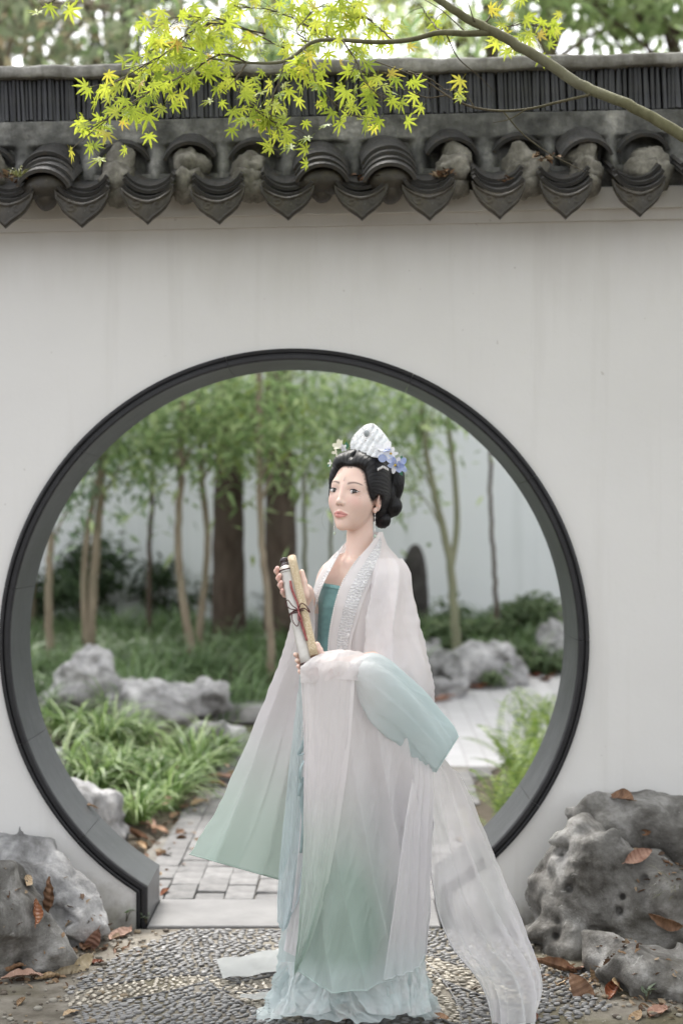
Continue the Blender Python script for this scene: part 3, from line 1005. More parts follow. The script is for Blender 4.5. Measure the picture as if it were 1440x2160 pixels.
MAT_ROCK_G = rock_mat('grey_garden_rock', ((0.14, 0.137, 0.134), (0.33, 0.328, 0.33), (0.56, 0.555, 0.555)), 0.5, 0.2)

def rock(name, parts, seed, mat, res=0.014, amp=0.05, fr=3.2, holes=(), ledge=0.3, box_=None, grow=1.22):
    """parts: list of (centre, radii, tilt); holes: list of (a, b, ra, rb) capsules cut out"""
    lo = np.min([np.array(c) - max(r) * 1.2 for c, r, _ in parts], 0); hi = np.max([np.array(c) + max(r) * 1.2 for c, r, _ in parts], 0)
    lo[2] = max(lo[2], -0.12)
    F = Field(*[np.arange(lo[a] - amp * 2, hi[a] + amp * 2, res) for a in range(3)])
    for i_, (c, r, (rx, ry, rz_)) in enumerate(parts):
        F.poly(c, np.array(r) * grow, seed * 7 + i_, 0.03, np.array(Euler((rx, ry, rz_)).to_matrix()))
    X = F.ax[0][:, None, None]; Y = F.ax[1][None, :, None]; Z = F.ax[2][None, None, :]
    m = np.abs(F.F) < amp * 3.6
    i, j, k = np.nonzero(m)
    x, y, z = F.ax[0][i], F.ax[1][j], F.ax[2][k]
    wx = x + 0.10 * fbm(x * 2.5, y * 2.5, z * 2.5, 2, seed + 70)
    wz = z + 0.10 * fbm(x * 2.5, y * 2.5, z * 2.5, 2, seed + 80)
    n = 0.9 * fbm(wx * fr, y * fr, wz * fr, 5, seed, ridge=True) - 0.2
    n = n + 1.2 * (worley(wx * fr * 1.3, y * fr * 1.3, wz * fr * 1.7 + wx * fr, seed) - 0.5) + 0.40 * (worley(wx * fr * 3.4, y * fr * 3.4, wz * fr * 4.2, seed + 5) - 0.5)
    n = n + 0.5 * np.floor(3 * fbm(wx * 2.0, y * 2.0, wz * fr * 1.5, 3, seed + 30)) / 3
    n = n + 0.7 * np.clip(0.22 - np.abs(fbm(wx * fr * 1.1, y * fr * 1.1, wz * fr * 1.1, 3, seed + 44)), 0, 1) * -2.0   # deep cracks
    F.F[m] -= (amp * n).astype(np.float32)
    for h in holes: F.cap(*h, k=0.02, op='sub')
    V, Q = F.mesh()
    V = relax(V, Q, 1, 0.15)
    ctr = np.array([(lo[0] + hi[0]) / 2, (lo[1] + hi[1]) / 2, 0])
    o = obj(name, V - ctr, Q, mat)
    o.location = ctr
    return o
def ell_px(px, py, d, rx, ry, rz_, tilt=(0, 0, 0)):
    p = P(px, py, d); return ((p.x, p.y, p.z), (rx, ry, rz_), tilt)

# right: a big pitted limestone against the wall, its upper ledge behind, and a low boulder in front
def holepx(px, py, d, depth, ra, rb, dx=0.0, dz=0.0):
    a = P(px, py, d - 0.12); b = P(px, py, d + depth); b.x += dx; b.z += dz
    return (a, b, ra, rb)
o = rock('garden_rock', [ell_px(1260, 1880, 5.55, 0.20, 0.17, 0.22, (0.1, 0.25, 0)), ell_px(1190, 1985, 5.52, 0.125, 0.16, 0.17, (0, 0.2, 0)),
          ell_px(1345, 1900, 5.50, 0.20, 0.18, 0.18, (0, -0.1, 0.2)), ell_px(1240, 1790, 5.62, 0.14, 0.13, 0.09, (0, 0.2, 0.1)), ell_px(1160, 1880, 5.63, 0.07, 0.08, 0.13)],
         4, MAT_ROCK, 0.0095, 0.036, 4.2,
         holes=[holepx(1200, 1845, 5.36, 0.10, 0.030, 0.014, 0, -0.05), holepx(1313, 1893, 5.30, 0.10, 0.013, 0.011), holepx(1306, 1922, 5.30, 0.10, 0.017, 0.013),
                holepx(1176, 1945, 5.38, 0.06, 0.012, 0.010), holepx(1172, 1975, 5.38, 0.06, 0.014, 0.010), holepx(1340, 1857, 5.32, 0.09, 0.026, 0.016, 0.03)])
tag(o, 'big pitted grey limestone with round holes leaning on the wall right of gate', 'rock', 'limestones at the foot of the wall')
o = rock('garden_rock', [ell_px(1370, 1735, 5.68, 0.24, 0.12, 0.13, (0, -0.05, 0)), ell_px(1300, 1740, 5.70, 0.12, 0.10, 0.10, (0, 0.35, 0)), ell_px(1440, 1800, 5.66, 0.22, 0.12, 0.2)],
         9, MAT_ROCK, 0.011, 0.04, 4.0)
tag(o, 'upper ledge of limestone behind the pitted rock, a long dry leaf on top', 'rock', 'limestones at the foot of the wall')
o = rock('garden_rock', [ell_px(1370, 2062, 5.10, 0.17, 0.15, 0.105, (0, 0.2, 0.2)), ell_px(1445, 2085, 5.02, 0.16, 0.16, 0.11, (0, 0.1, 0)), ell_px(1300, 2030, 5.22, 0.10, 0.1, 0.07, (0, 0.3, 0))],
         15, MAT_ROCK, 0.010, 0.035, 4.0)
tag(o, 'low smooth boulder in front of the pitted rock at the right edge', 'rock', 'limestones at the foot of the wall')
# left: sloping slab and a rounder one before it
o = rock('garden_rock', [ell_px(95, 1880, 5.62, 0.24, 0.13, 0.10, (0, 0.62, 0)), ell_px(30, 1850, 5.66, 0.16, 0.12, 0.16), ell_px(175, 1940, 5.58, 0.10, 0.10, 0.06, (0, 0.5, 0)), ell_px(30, 1960, 5.55, 0.2, 0.12, 0.15)],
         21, MAT_ROCK_G, 0.010, 0.035, 4.2)
tag(o, 'grey rock slab with white patches sloping against the wall left of gate', 'rock', 'limestones at the foot of the wall')
o = rock('garden_rock', [ell_px(10, 1960, 5.25, 0.12, 0.11, 0.17, (0, 0.2, 0)), ell_px(80, 2010, 5.22, 0.125, 0.10, 0.075, (0, 0.42, 0)), ell_px(-60, 1960, 5.2, 0.15, 0.12, 0.2)],
         27, MAT_ROCK, 0.010, 0.03, 3.6)
tag(o, 'smooth rounded grey rock at the left edge before the white patched slab', 'rock', 'limestones at the foot of the wall')

# behind the gate
def ground_rock(px, py_base, w, h, dp, seed, label, up=0.35, extra=None, mat=None, tilt=(0, 0, 0)):
    g = ground_at(px, py_base)
    parts = [((g.x, g.y, g.z + h * up), (w / 2, dp / 2, h * (1 - up)), tilt)]
    if extra:
        for (ex, ez, er) in extra: parts.append(((g.x + ex, g.y, g.z + ez), er, (0, 0, 0)))
    lo = max(0.02, w * 0.02)
    o = rock('garden_rock', parts, seed, mat or MAT_ROCK_G, lo * .8, w * 0.10, 2.4 / w)
    # stand it on the slope
    tag(o, label, 'rock', 'rocks in the garden behind the gate')
    return o
_m = rock
def rock(name, parts, seed, mat, res=0.014, amp=0.05, fr=3.2, holes=(), ledge=0.3, box_=None):
    lo = np.min([np.array(c) - np.array(r) for c, r, _ in parts], 0)
    return _m(name, parts, seed, mat, res, amp, fr, holes, ledge)
ground_rock(185, 1500, 0.34, 0.38, 0.3, 31, 'upright pointed grey rock beside the slender trunks at far left', 0.4, [(0.06, 0.28, (0.09, 0.09, 0.12)), (-0.14, 0.06, (0.2, 0.15, 0.12)), (0.2, 0.08, (0.16, 0.12, 0.12))])
ground_rock(355, 1520, 0.62, 0.24, 0.4, 33, 'long flat pale rock behind the lilyturf clumps', 0.4, [(0.26, 0.16, (0.13, 0.12, 0.11)), (-0.2, 0.05, (0.22, 0.2, 0.12))])
ground_rock(450, 1600, 0.36, 0.22, 0.3, 35, 'grey rock at the right end of lilyturf clumps beside the path', 0.3)
o = None
g = ground_at(505, 1515)
v, f = bevel_box(-0.19, 0.19, -0.16, 0.16, -0.06, 0.055, 0.012)
o = obj('stone_slab', v, f, MAT_ROCK_G, smooth=False); o.location = (g.x, g.y, g.z + 0.05); o.rotation_euler = (0, 0.04, 0.15)
tag(o, 'flat rectangular grey stone slab lying behind the right sleeve of robe', 'stone slab')
ground_rock(188, 1765, 0.30, 0.24, 0.3, 37, 'weathered grey rock just inside the gate at lower left', 0.35, [(-0.10, 0.14, (0.10, 0.1, 0.08)), (0.08, 0.02, (0.08, 0.1, 0.12))])
ground_rock(125, 1640, 0.14, 0.14, 0.14, 38, 'small pale stone just inside the gate at its left rim', 0.4)
ground_rock(915, 1425, 0.34, 0.26, 0.3, 41, 'rounded grey rock right behind the woman, bushes above it', 0.35)
ground_rock(1030, 1445, 0.50, 0.30, 0.36, 43, 'large rounded grey rock with a small bush before it', 0.35, [(-0.10, 0.10, (0.2, 0.15, 0.12)), (0.16, 0.03, (0.14, 0.12, 0.12))])
ground_rock(930, 1470, 0.40, 0.14, 0.25, 44, 'low flat rock by the bend of the path', 0.3)
ground_rock(1165, 1400, 0.28, 0.30, 0.3, 47, 'pale grey rock close to the right rim of gate', 0.35)
ground_rock(1185, 1345, 0.24, 0.28, 0.25, 48, 'dark grey rock under the back wall at right rim of gate', 0.4, mat=MAT_ROCK)

# ================================================================ back wall of the garden
t = NT('back_wall_plaster'); v_ = t.coord('Object')
c = t.ramp(t.noise(v_, 0.6, 5), [(0.3, (0.70, 0.735, 0.75)), (0.7, (0.79, 0.815, 0.83))])
c = t.mix(t.ramp(t.noise(t.coord('Object', (5, 5, 0.3)), 1.0, 4), [(0.55, 0.0), (0.75, 0.3)]), c, (0.42, 0.46, 0.45))
MAT_BACK = t.done(t.pbsdf(c, 0.9, 0.2, t.bump(t.noise(v_, 20, 5), 0.1, 0.01)))
back_wall = tag(empty('back_wall', (0, 9.6, 0)), 'pale blue white rendered wall closing the garden behind the trees', 'wall')
v, f = box(-16, 16, 0, 0.3, 0.0, 3.55)
obj('wall_panel', v, f, MAT_BACK, back_wall, smooth=False)
v, f = bevel_box(-16, 16, -0.14, 0.44, 3.552, 3.72, 0.07)
obj('coping', v, f, MAT_TILE, back_wall, smooth=False)

# upright stone with a rounded head before the back wall
g = P(875, 1290, 14.6)
zb = gz(g.x, g.y) - 0.05
zt_ = P(875, 1150, 14.6).z
F_ = Field(np.arange(-0.2, 0.2, 0.016), np.arange(-0.16, 0.16, 0.016), np.arange(-0.1, zt_ - zb + 0.1, 0.016))
hh = zt_ - zb
F_.ell((0, 0, hh * 0.42), (0.118, 0.075, hh * 0.60), 0.02); F_.ell((0, 0, hh * 0.15), (0.125, 0.08, hh * 0.42), 0.04); F_.ell((0, 0, hh * 0.72), (0.095, 0.07, hh * 0.27), 0.05)
x_, y_, z_ = np.meshgrid(*F_.ax, indexing='ij')
F_.F -= (0.012 * fbm(x_ * 9, y_ * 9, z_ * 7, 4, 91)).astype(np.float32)
V, Q = F_.mesh()
MAT_STELE = rock_mat('dark_standing_stone', ((0.03, 0.028, 0.027), (0.055, 0.05, 0.048), (0.09, 0.085, 0.08)), 0.1, 0.2)
o = obj('standing_stone', V, Q, MAT_STELE); o.location = (g.x, g.y, zb)
tag(o, 'dark upright stone with a rounded head before the back wall', 'standing stone')

# ================================================================ trees seen through the gate
def leaf_quads(centres, size, seed, droop=0.3, aspect=0.3, fold=True, dirs=None):
    """many pointed leaves; returns verts, faces and a random value for each leaf"""
    q = np.random.default_rng(seed)
    n = len(centres)
    yaw = q.uniform(0, 2 * math.pi, n) if dirs is None else dirs + q.normal(0, 0.5, n)
    pit = q.normal(-droop, 0.45, n)
    L = size * q.uniform(0.65, 1.25, n)
    d = np.stack([np.cos(yaw) * np.cos(pit), np.sin(yaw) * np.cos(pit), np.sin(pit)], -1)
    s = np.stack([-np.sin(yaw), np.cos(yaw), 0 * yaw], -1)
    roll = q.normal(0, 0.5, n)[:, None]
    up = np.cross(s, d)
    s2 = s * np.cos(roll) + up * np.sin(roll)
    w = (L * aspect * 0.5)[:, None]
    c = centres
    a = c; b = c + d * (L * 0.45)[:, None] + s2 * w; e = c + d * (L * 0.45)[:, None] - s2 * w
    tip = c + d * L[:, None] - np.array([0, 0, 1]) * (0.12 * L)[:, None]
    V = np.stack([a, b, tip, e], 1).reshape(-1, 3)
    f = np.arange(n * 4).reshape(-1, 4)
    return V, f, q.random(n)

def leaf_cols(rnd, cols, n=4):
    c = np.array(cols)
    x = rnd * (len(c) - 1); i = np.clip(x.astype(int), 0, len(c) - 2); t_ = (x - i)[:, None]
    return np.repeat(c[i] * (1 - t_) + c[i + 1] * t_, n, 0)

MAT_LEAF = leafmat('foliage', None, 0.6, 0.55, attr=True)
def bark(name, cols, rough=0.9):
    t = NT(name)
    v = t.coord('Object', (1, 1, 0.25)); 
    c = t.ramp(t.noise(v, 22, 6, 0.6), [(0.3, cols[0]), (0.7, cols[1])])
    c = t.mix(t.ramp(t.noise(t.coord('Object'), 3, 4), [(0.45, 0.0), (0.7, 0.5)]), c, cols[2])
    return t.done(t.pbsdf(c, rough, 0.2, t.bump(t.noise(v, 40, 6), 0.7, 0.01)))
MAT_BARK_P = bark('pale_bark', ((0.15, 0.12, 0.085), (0.30, 0.25, 0.19), (0.19, 0.19, 0.13)))
MAT_BARK_D = bark('dark_bark', ((0.045, 0.033, 0.026), (0.12, 0.092, 0.074), (0.09, 0.076, 0.062)))
MAT_BARK_G = bark('greenish_bark', ((0.13, 0.14, 0.09), (0.24, 0.24, 0.16), (0.18, 0.2, 0.12)))
GREENS_MID = [(0.13, 0.20, 0.08), (0.23, 0.33, 0.14), (0.33, 0.43, 0.20), (0.44, 0.52, 0.28)]
GREENS_COOL = [(0.14, 0.21, 0.13), (0.23, 0.33, 0.20), (0.34, 0.44, 0.28)]
GREENS_YEL = [(0.26, 0.32, 0.08), (0.42, 0.48, 0.14), (0.56, 0.60, 0.20)]
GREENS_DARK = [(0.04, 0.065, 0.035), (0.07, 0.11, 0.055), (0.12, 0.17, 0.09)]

def crown_points(clumps, n, seed):
    q = np.random.default_rng(seed)
    w = np.array([c[1][0] * c[1][1] * c[1][2] for c in clumps]) ** 0.8
    w = w / w.sum()
    pts = []
    for (c, r), k in zip(clumps, w):
        m = max(5, int(n * k))
        d = q.normal(0, 1, (m, 3)); d /= np.linalg.norm(d, axis=1, keepdims=True)
        rad = q.random(m) ** 0.45
        pts.append(np.array(c) + d * rad[:, None] * np.array(r))
    return np.vstack(pts)

def slender_tree(stem_px, d, label, crown=(), nleaf=900, rad=(0.05, 0.03), mat=None, greens=GREENS_MID, seed=0, size=0.15, fork=None, group='slender trees behind the gate', name='slender_tree', top=None):
    """stem_px: photo pixels the trunk runs through, base first; crown: list of (px, py, dd, rx, rz)"""
    pts = [P(px, py, d) for px, py in stem_px]
    g = gz(pts[0].x, pts[0].y)
    base = Vector((pts[0].x, pts[0].y, g - 0.08))
    root = empty(name, base)
    pts = [base + Vector((0, 0, 0.0))] + [p for p in pts if p.z > g + 0.05]
    up = pts[-1] + (pts[-1] - pts[-2]) * 0.2
    if top: up = Vector((pts[-1].x + 0.1, pts[-1].y + 0.1, top))
    pts.append(up)
    pp = catmull([tuple(p - base) for p in pts], 36)
    qn = np.random.default_rng(seed + 5)
    pp[1:-1] += qn.normal(0, 0.004, pp[1:-1].shape)
    rad = rad if rad[0] > 0.08 else (rad[0] * 0.58, rad[1] * 0.62)
    mb = MB(); mb.add(*tube(pp, [rad[0] * 1.25, rad[0], (rad[0] + rad[1]) / 2, rad[1]], 10))
    if fork:
        f2 = [P(px, py, d) - base for px, py in fork]
        mb.add(*tube(catmull([tuple(p) for p in f2], 24), [rad[0] * 0.8, rad[1]], 10))
    cl = [(tuple(P(px, py, d + dd) - base), (rx, rx * 1.0, rz_)) for px, py, dd, rx, rz_ in crown]
    for (c, r) in cl:                               # limbs into the clumps
        k = int(np.argmin(np.abs(pp[:, 2] - (c[2] - 0.35)))); a = pp[k]
        mid = (a + np.array(c)) / 2 + np.array([0, 0, 0.08])
        mb.add(*tube(catmull([tuple(a), tuple(mid), c], 8), [rad[1] * 0.6, 0.006], 5))
    mb.build('trunk', mat or MAT_BARK_P, root)
    if cl:
        C = crown_points([(c_, (r_[0] * 1.25, r_[1] * 1.25, r_[2] * 1.5)) for c_, r_ in cl], int(nleaf * 0.55), seed)
        V, f, rr = leaf_quads(np.vstack([C, C[::4] + np.random.default_rng(seed).normal(0, .22, C[::4].shape) - np.array([0, 0, .12])]), size * .8, seed + 1, 0.35, 0.28)
        obj('crown', V, f, MAT_LEAF, root, smooth=False, cols=leaf_cols(rr, greens))
    tag(root, label, 'tree', group)
    return root

slender_tree([(105, 1350), (103, 1250), (108, 1100), (112, 980)], 12.0, 'slender pale trunk nearest the left rim of the moon gate', [(130, 960, 0, .40, .25), (170, 1060, .3, .34, .22), (90, 900, 0, .4, .3), (210, 990, .5, .4, .2)], 1000, (0.052, 0.035), seed=1, greens=GREENS_COOL)
slender_tree([(190, 1370), (200, 1200), (212, 1050), (215, 950), (225, 800)], 12.2, 'twin trunked slender tree behind the upright pointed rock', [(260, 900, -.3, .42, .22), (300, 950, 0, .35, .18), (200, 850, 0, .5, .25), (330, 870, .2, .4, .22)], 1500, (0.06, 0.035), seed=2, fork=[(180, 1360), (178, 1200), (195, 1060), (222, 960)], size=0.17)
slender_tree([(314, 1310), (316, 1150), (322, 1000), (328, 850)], 13.6, 'thin dark stem standing against the back wall left of the forked pale trunk', [(330, 960, 0, .4, .2), (300, 870, 0, .5, .25)], 700, (0.036, 0.025), mat=MAT_BARK_D, seed=3, greens=GREENS_COOL)
slender_tree([(402, 1370), (385, 1260), (376, 1150), (381, 1000), (385, 880), (388, 780)], 12.0, 'pale slender trunk bending left, in the middle of the left trees', [(400, 860, 0, .5, .25), (450, 900, .3, .45, .22), (360, 930, -.3, .4, .2), (420, 830, -.2, .5, .2)], 1500, (0.05, 0.036), seed=4)
slender_tree([(420, 1340), (432, 1230), (437, 1130), (425, 1000), (424, 900), (428, 780)], 12.8, 'greyish slender trunk bowed to the right beside the dark thick trunk', [(470, 850, 0, .5, .25), (500, 930, 0, .4, .2), (520, 880, -.3, .45, .2)], 1300, (0.045, 0.034), seed=5)
slender_tree([(572, 1400), (568, 1290), (556, 1190), (548, 1080), (548, 950), (545, 780)], 11.4, 'pale slender trunk before the second thick trunk, behind the scroll', [(560, 850, 0, .42, .22), (600, 920, 0, .4, .2), (610, 960, -.2, .35, .18), (520, 860, .3, .45, .2)], 1300, (0.042, 0.034), seed=6, greens=GREENS_YEL[:1] + GREENS_MID)
slender_tree([(644, 1300), (642, 1150), (640, 1000), (640, 860), (642, 780)], 13.4, 'thin greenish stem right behind the scroll hand', [(660, 860, 0, .5, .25), (700, 920, 0, .42, .22), (640, 830, 0, .5, .2), (690, 980, .2, .3, .2)], 1200, (0.03, 0.022), mat=MAT_BARK_G, seed=7)
slender_tree([(700, 1300), (697, 1150), (705, 1000), (715, 860)], 13.9, 'thin green stem hidden behind the head of the woman', [(740, 850, 0, .55, .28), (780, 900, 0, .45, .22), (720, 810, 0, .6, .2), (810, 860, 0, .45, .22)], 1300, (0.026, 0.02), mat=MAT_BARK_G, seed=8)
slender_tree([(962, 1350), (957, 1280), (950, 1200), (935, 1120), (912, 1020), (895, 930), (885, 800)], 12.4, 'forked slender tree right of the woman with bare pale stems', [(870, 880, 0, .42, .22), (850, 960, .4, .3, .2), (860, 1030, .6, .26, .2), (920, 850, 0, .4, .18), (820, 850, .2, .45, .2)], 1200, (0.055, 0.026), mat=MAT_BARK_G, seed=9, fork=[(950, 1205), (963, 1110), (958, 1000), (946, 900), (940, 780)])
slender_tree([(1047, 1310), (1042, 1200), (1034, 1080), (1034, 960), (1036, 800)], 13.6, 'thin straight bare stem farthest right through the gate', [(1040, 740, 0, .5, .2)], 300, (0.030, 0.022), mat=MAT_BARK_D, seed=10)

def thick_trunk(px0, px1, pyb, pyt, d, label, seed, lean=0.0):
    root = slender_tree([((px0 + px1) / 2, pyb), ((px0 + px1) / 2 + lean * 0.3, (pyb + pyt) / 2), ((px0 + px1) / 2 + lean, pyt), ((px0 + px1) / 2 + lean, 780)], d, label,
                        [((px0 + px1) / 2 - 60, 300, 0, 1.3, .7), ((px0 + px1) / 2 + 120, 200, 0.6, 1.5, .8), ((px0 + px1) / 2, 60, 0, 1.6, 1.0)], 2600, ((px1 - px0) / 2 / FPX * d * 1.02, (px1 - px0) / 2 / FPX * d * 0.8), MAT_BARK_D, GREENS_MID, seed, 0.2,
                        group='thick trunked trees behind the gate', name='thick_tree', top=5.0)
thick_trunk(452, 512, 1300, 1000, 13.6, 'thick dark brown trunk left of the scroll', 11)
thick_trunk(562, 622, 1300, 850, 13.2, 'thick dark trunk directly behind the scroll', 12, -5)

# ---- tall trees whose crowns show over the ridge
def big_tree(px, d, label, greens, seed, n=5200, size=0.17, sp=1.0, dens=0.62, trunk_px=None):
    X = (px - 720) / FPX * d
    base = Vector((X, CAM_Y + d, gz(X, CAM_Y + d) - 0.1))
    root = empty('tall_tree', base)
    q = random.Random(seed)
    H = CAM_H + (1120 + 60) / FPX * d
    mb = MB()
    tp = [(0, 0, 0), (q.uniform(-.2, .2), q.uniform(-.2, .2), H * 0.4), (q.uniform(-.4, .4), q.uniform(-.3, .3), H * 0.8), (q.uniform(-.5, .5), 0, H * 1.15)]
    pp = catmull(tp, 24)
    mb.add(*tube(pp, [0.17, 0.13, 0.09, 0.03], 10))
    cl = []
    zlo = CAM_H + (1120 - 150) / FPX * d
    for k in range(20):
        a = q.uniform(0, 6.28); rr = q.uniform(0.3, 2.1) * sp
        c = (math.cos(a) * rr, math.sin(a) * rr * 0.8, q.uniform(zlo - 0.3, zlo + 2.6))
        cl.append((c, (q.uniform(.4, .8), q.uniform(.4, .8), q.uniform(.25, .5))))
        i = q.randrange(10, 22)
        mb.add(*tube(catmull([tuple(pp[i]), ((pp[i][0] + c[0]) / 2, (pp[i][1] + c[1]) / 2, (pp[i][2] + c[2]) / 2 + .1), c], 8), [0.035, 0.008], 5))
    mb.build('trunk', MAT_BARK_P if seed % 2 else MAT_BARK_D, root)
    C = crown_points(cl, int(n * dens), seed)
    V, f, rr = leaf_quads(C, size, seed + 1, 0.4, 0.45)
    obj('crown', V, f, MAT_LEAF, root, smooth=False, cols=leaf_cols(rr, greens))
    tag(root, label, 'tree', 'tall trees above the wall')
GREY_GREEN = [(0.16, 0.20, 0.12), (0.26, 0.31, 0.20), (0.38, 0.42, 0.28), (0.46, 0.36, 0.24)]
big_tree(40, 14.0, 'grey green tall tree over the wall at the upper left corner', GREY_GREEN, 41, 5200)
big_tree(300, 16.0, 'muted green tall tree over the wall left of the maple leaves', GREY_GREEN, 42, 5200)
big_tree(620, 18.5, 'yellow green tall tree behind the maple leaves', GREENS_YEL, 43, 2400, sp=1.1)
big_tree(980, 18.0, 'thin yellow green tall tree behind the maple branch', GREENS_YEL, 44, 2100)
big_tree(1230, 15.5, 'fresh green tall tree over the wall at upper right', GREENS_MID[1:] + [(0.3, 0.42, 0.14)], 45, 4300)
big_tree(1480, 14.5, 'green tall tree cut by the upper right corner', GREENS_MID[1:], 46, 4600)

# ================================================================ low planting behind the gate
def blade_clump(n, L, spread, seed, w=0.011, arch=1.0, segs=5):
    """tuft of arching strap leaves round the origin"""
    q = np.random.default_rng(seed)
    V = []; Fc = []; rnd = []
    for i in range(n):
        a = q.uniform(0, 6.283); r0 = spread * math.sqrt(q.random()) * 0.35
        l = L * q.uniform(0.55, 1.15); el = q.uniform(0.75, 1.45); k = q.uniform(0.7, 1.5) * arch
        x, z = r0, 0.0; b = len(V); ww = w * q.uniform(0.7, 1.3)
        sd = np.array([-math.sin(a), math.cos(a), 0])
        dr = np.array([math.cos(a), math.sin(a), 0])
        tw = q.uniform(-0.4, 0.4)
        for s in range(segs + 1):
            t_ = s / segs
            c = dr * x + np.array([0, 0, z])
            wd = ww * (1 - t_ ** 2.5) * (0.5 + min(1, t_ * 3) * 0.5) * 0.5 + 0.0004
            tilt = sd * math.cos(tw) + np.array([0, 0, 1]) * math.sin(tw)
            V.append(c - tilt * wd); V.append(c + tilt * wd)
            e = el - k * 1.9 * t_ ** 1.3
            x += math.cos(e) * l / segs; z += math.sin(e) * l / segs
        for s in range(segs):
            Fc.append((b + 2 * s, b + 2 * s + 1, b + 2 * s + 3, b + 2 * s + 2))
        rnd += [q.random()] * (2 * segs + 2)
    return np.array(V), np.array(Fc), np.array(rnd)
LILY = [(0.06, 0.12, 0.03), (0.13, 0.22, 0.06), (0.24, 0.34, 0.12), (0.42, 0.50, 0.28)]
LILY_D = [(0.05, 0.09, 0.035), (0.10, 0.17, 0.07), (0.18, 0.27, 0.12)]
MAT_BLADE = leafmat('strap_leaf', None, 0.35, 0.38, attr=True, spec=0.5)
clump_me = []
for k in range(5):
    V, Fc, rd = blade_clump(130, 0.38, 0.16, 200 + k, 0.013)
    clump_me.append(mk('leaves', V, Fc, MAT_BLADE, cols=leaf_cols(rd, LILY, 1)))
rc = random.Random(8)
lily = [(150, 1560, 'lilyturf clump nearest the left rim of gate'), (215, 1580, 'lilyturf clump second from the left rim'), (140, 1630, 'lilyturf clump above the small pale stone'), (290, 1580, 'lilyturf clump before the long flat pale rock'),
        (350, 1600, 'lilyturf clump in the middle of the back row'), (255, 1650, 'lilyturf clump above the weathered rock'), (330, 1670, 'arching lilyturf clump in the middle of the bed'), (410, 1640, 'lilyturf clump beside the path, third from front'),
        (460, 1610, 'lilyturf clump farthest right beside the path'), (290, 1735, 'front lilyturf clump spilling over the path edge'), (350, 1705, 'lilyturf clump second along the path edge'), (205, 1665, 'lilyturf clump behind the weathered rock'), (240, 1570, 'lilyturf clump between the pointed rock and the path')]
for i, (px, py, lb) in enumerate(lily):
    g = ground_at(px, py)
    root = empty('lilyturf_clump', (g.x, g.y, g.z - 0.01), rz=rc.uniform(0, 6))
    s = rc.uniform(0.85, 1.15)
    link('leaves', clump_me[i % 5], root, (0, 0, 0), (rc.uniform(-.1, .1), rc.uniform(-.1, .1), 0), (s, s, s * rc.uniform(.9, 1.1)))
    tag(root, lb, 'lilyturf', 'lilyturf clumps by the path')

# darker sward of strap leaves under the trees: nobody could count the tufts
def sward(name, spots, L, n, seed, cols, label, cat, w=0.014):
    base = [blade_clump(n, L, 0.2, seed + k, w, segs=4) for k in range(4)]
    q = np.random.default_rng(seed)
    Vs, Fs, Cs = [], [], []; b = 0
    for i, (x, y) in enumerate(spots):
        V, Fc, rd = base[i % 4]
        a = q.uniform(0, 6.28); s = q.uniform(.75, 1.3)
        ca, sa = math.cos(a), math.sin(a)
        W = np.stack([(V[:, 0] * ca - V[:, 1] * sa) * s + x, (V[:, 0] * sa + V[:, 1] * ca) * s + y, V[:, 2] * s + gz(x, y) - 0.01], -1)
        Vs.append(W); Fs.append(Fc + b); b += len(V)
        Cs.append(leaf_cols(np.clip(rd * 0.8 + q.uniform(0, .2), 0, 1), cols, 1))
    o = obj(name, np.vstack(Vs), np.vstack(Fs), MAT_BLADE, cols=np.vstack(Cs))
    tag(o, label, cat, kind='stuff')
qs = np.random.default_rng(77)
sp = []
while len(sp) < 330:
    x, y = qs.uniform(-3.4, 0.6), qs.uniform(4.2, 9.0)
    if path_dist(np.array(x), np.array(y)) > 0.25: sp.append((x, y))
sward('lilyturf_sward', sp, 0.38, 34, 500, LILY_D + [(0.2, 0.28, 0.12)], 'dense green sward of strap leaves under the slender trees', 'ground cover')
sp = []
while len(sp) < 70:
    x, y = qs.uniform(0.5, 3.2), qs.uniform(7.0, 9.2)
    if path_dist(np.array(x), np.array(y)) > 0.2: sp.append((x, y))
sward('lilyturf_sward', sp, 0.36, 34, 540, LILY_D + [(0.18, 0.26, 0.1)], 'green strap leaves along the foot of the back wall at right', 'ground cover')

# shrubs
def shrub(px, py_base, w, h, seed, label, greens=GREENS_DARK, n=700, size=0.11, name='shrub', group='dark shrubs before the back wall', asp=0.4):
    g = ground_at(px, py_base)
    root = empty(name, (g.x, g.y, g.z - 0.02))
    q = random.Random(seed)
    mb = MB(); cl = []
    for k in range(9):
        a = q.uniform(0, 6.28); rr = w / 2 * q.uniform(.1, .8)
        c = (math.cos(a) * rr, math.sin(a) * rr, h * q.uniform(.25, .85))
        cl.append((c, (w * q.uniform(.16, .3), w * q.uniform(.16, .3), h * q.uniform(.14, .26))))
        mb.add(*tube(catmull([(0, 0, 0), (c[0] * .4, c[1] * .4, c[2] * .6), c], 7), [0.012, 0.004], 5))
    mb.build('stem', MAT_BARK_D, root)
    V, f, rr = leaf_quads(crown_points(cl, n, seed), size, seed + 3, 0.3, asp)
    obj('foliage', V, f, MAT_LEAF, root, smooth=False, cols=leaf_cols(rr, greens))
    tag(root, label, 'shrub', group)
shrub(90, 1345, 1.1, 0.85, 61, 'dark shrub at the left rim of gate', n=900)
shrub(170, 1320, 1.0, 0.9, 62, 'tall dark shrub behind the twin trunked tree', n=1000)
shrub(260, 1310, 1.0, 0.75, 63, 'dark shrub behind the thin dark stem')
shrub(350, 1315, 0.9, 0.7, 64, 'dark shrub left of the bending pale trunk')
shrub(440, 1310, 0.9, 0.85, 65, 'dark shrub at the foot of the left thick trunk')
shrub(540, 1305, 0.9, 0.75, 66, 'dark shrub between the two thick trunks')
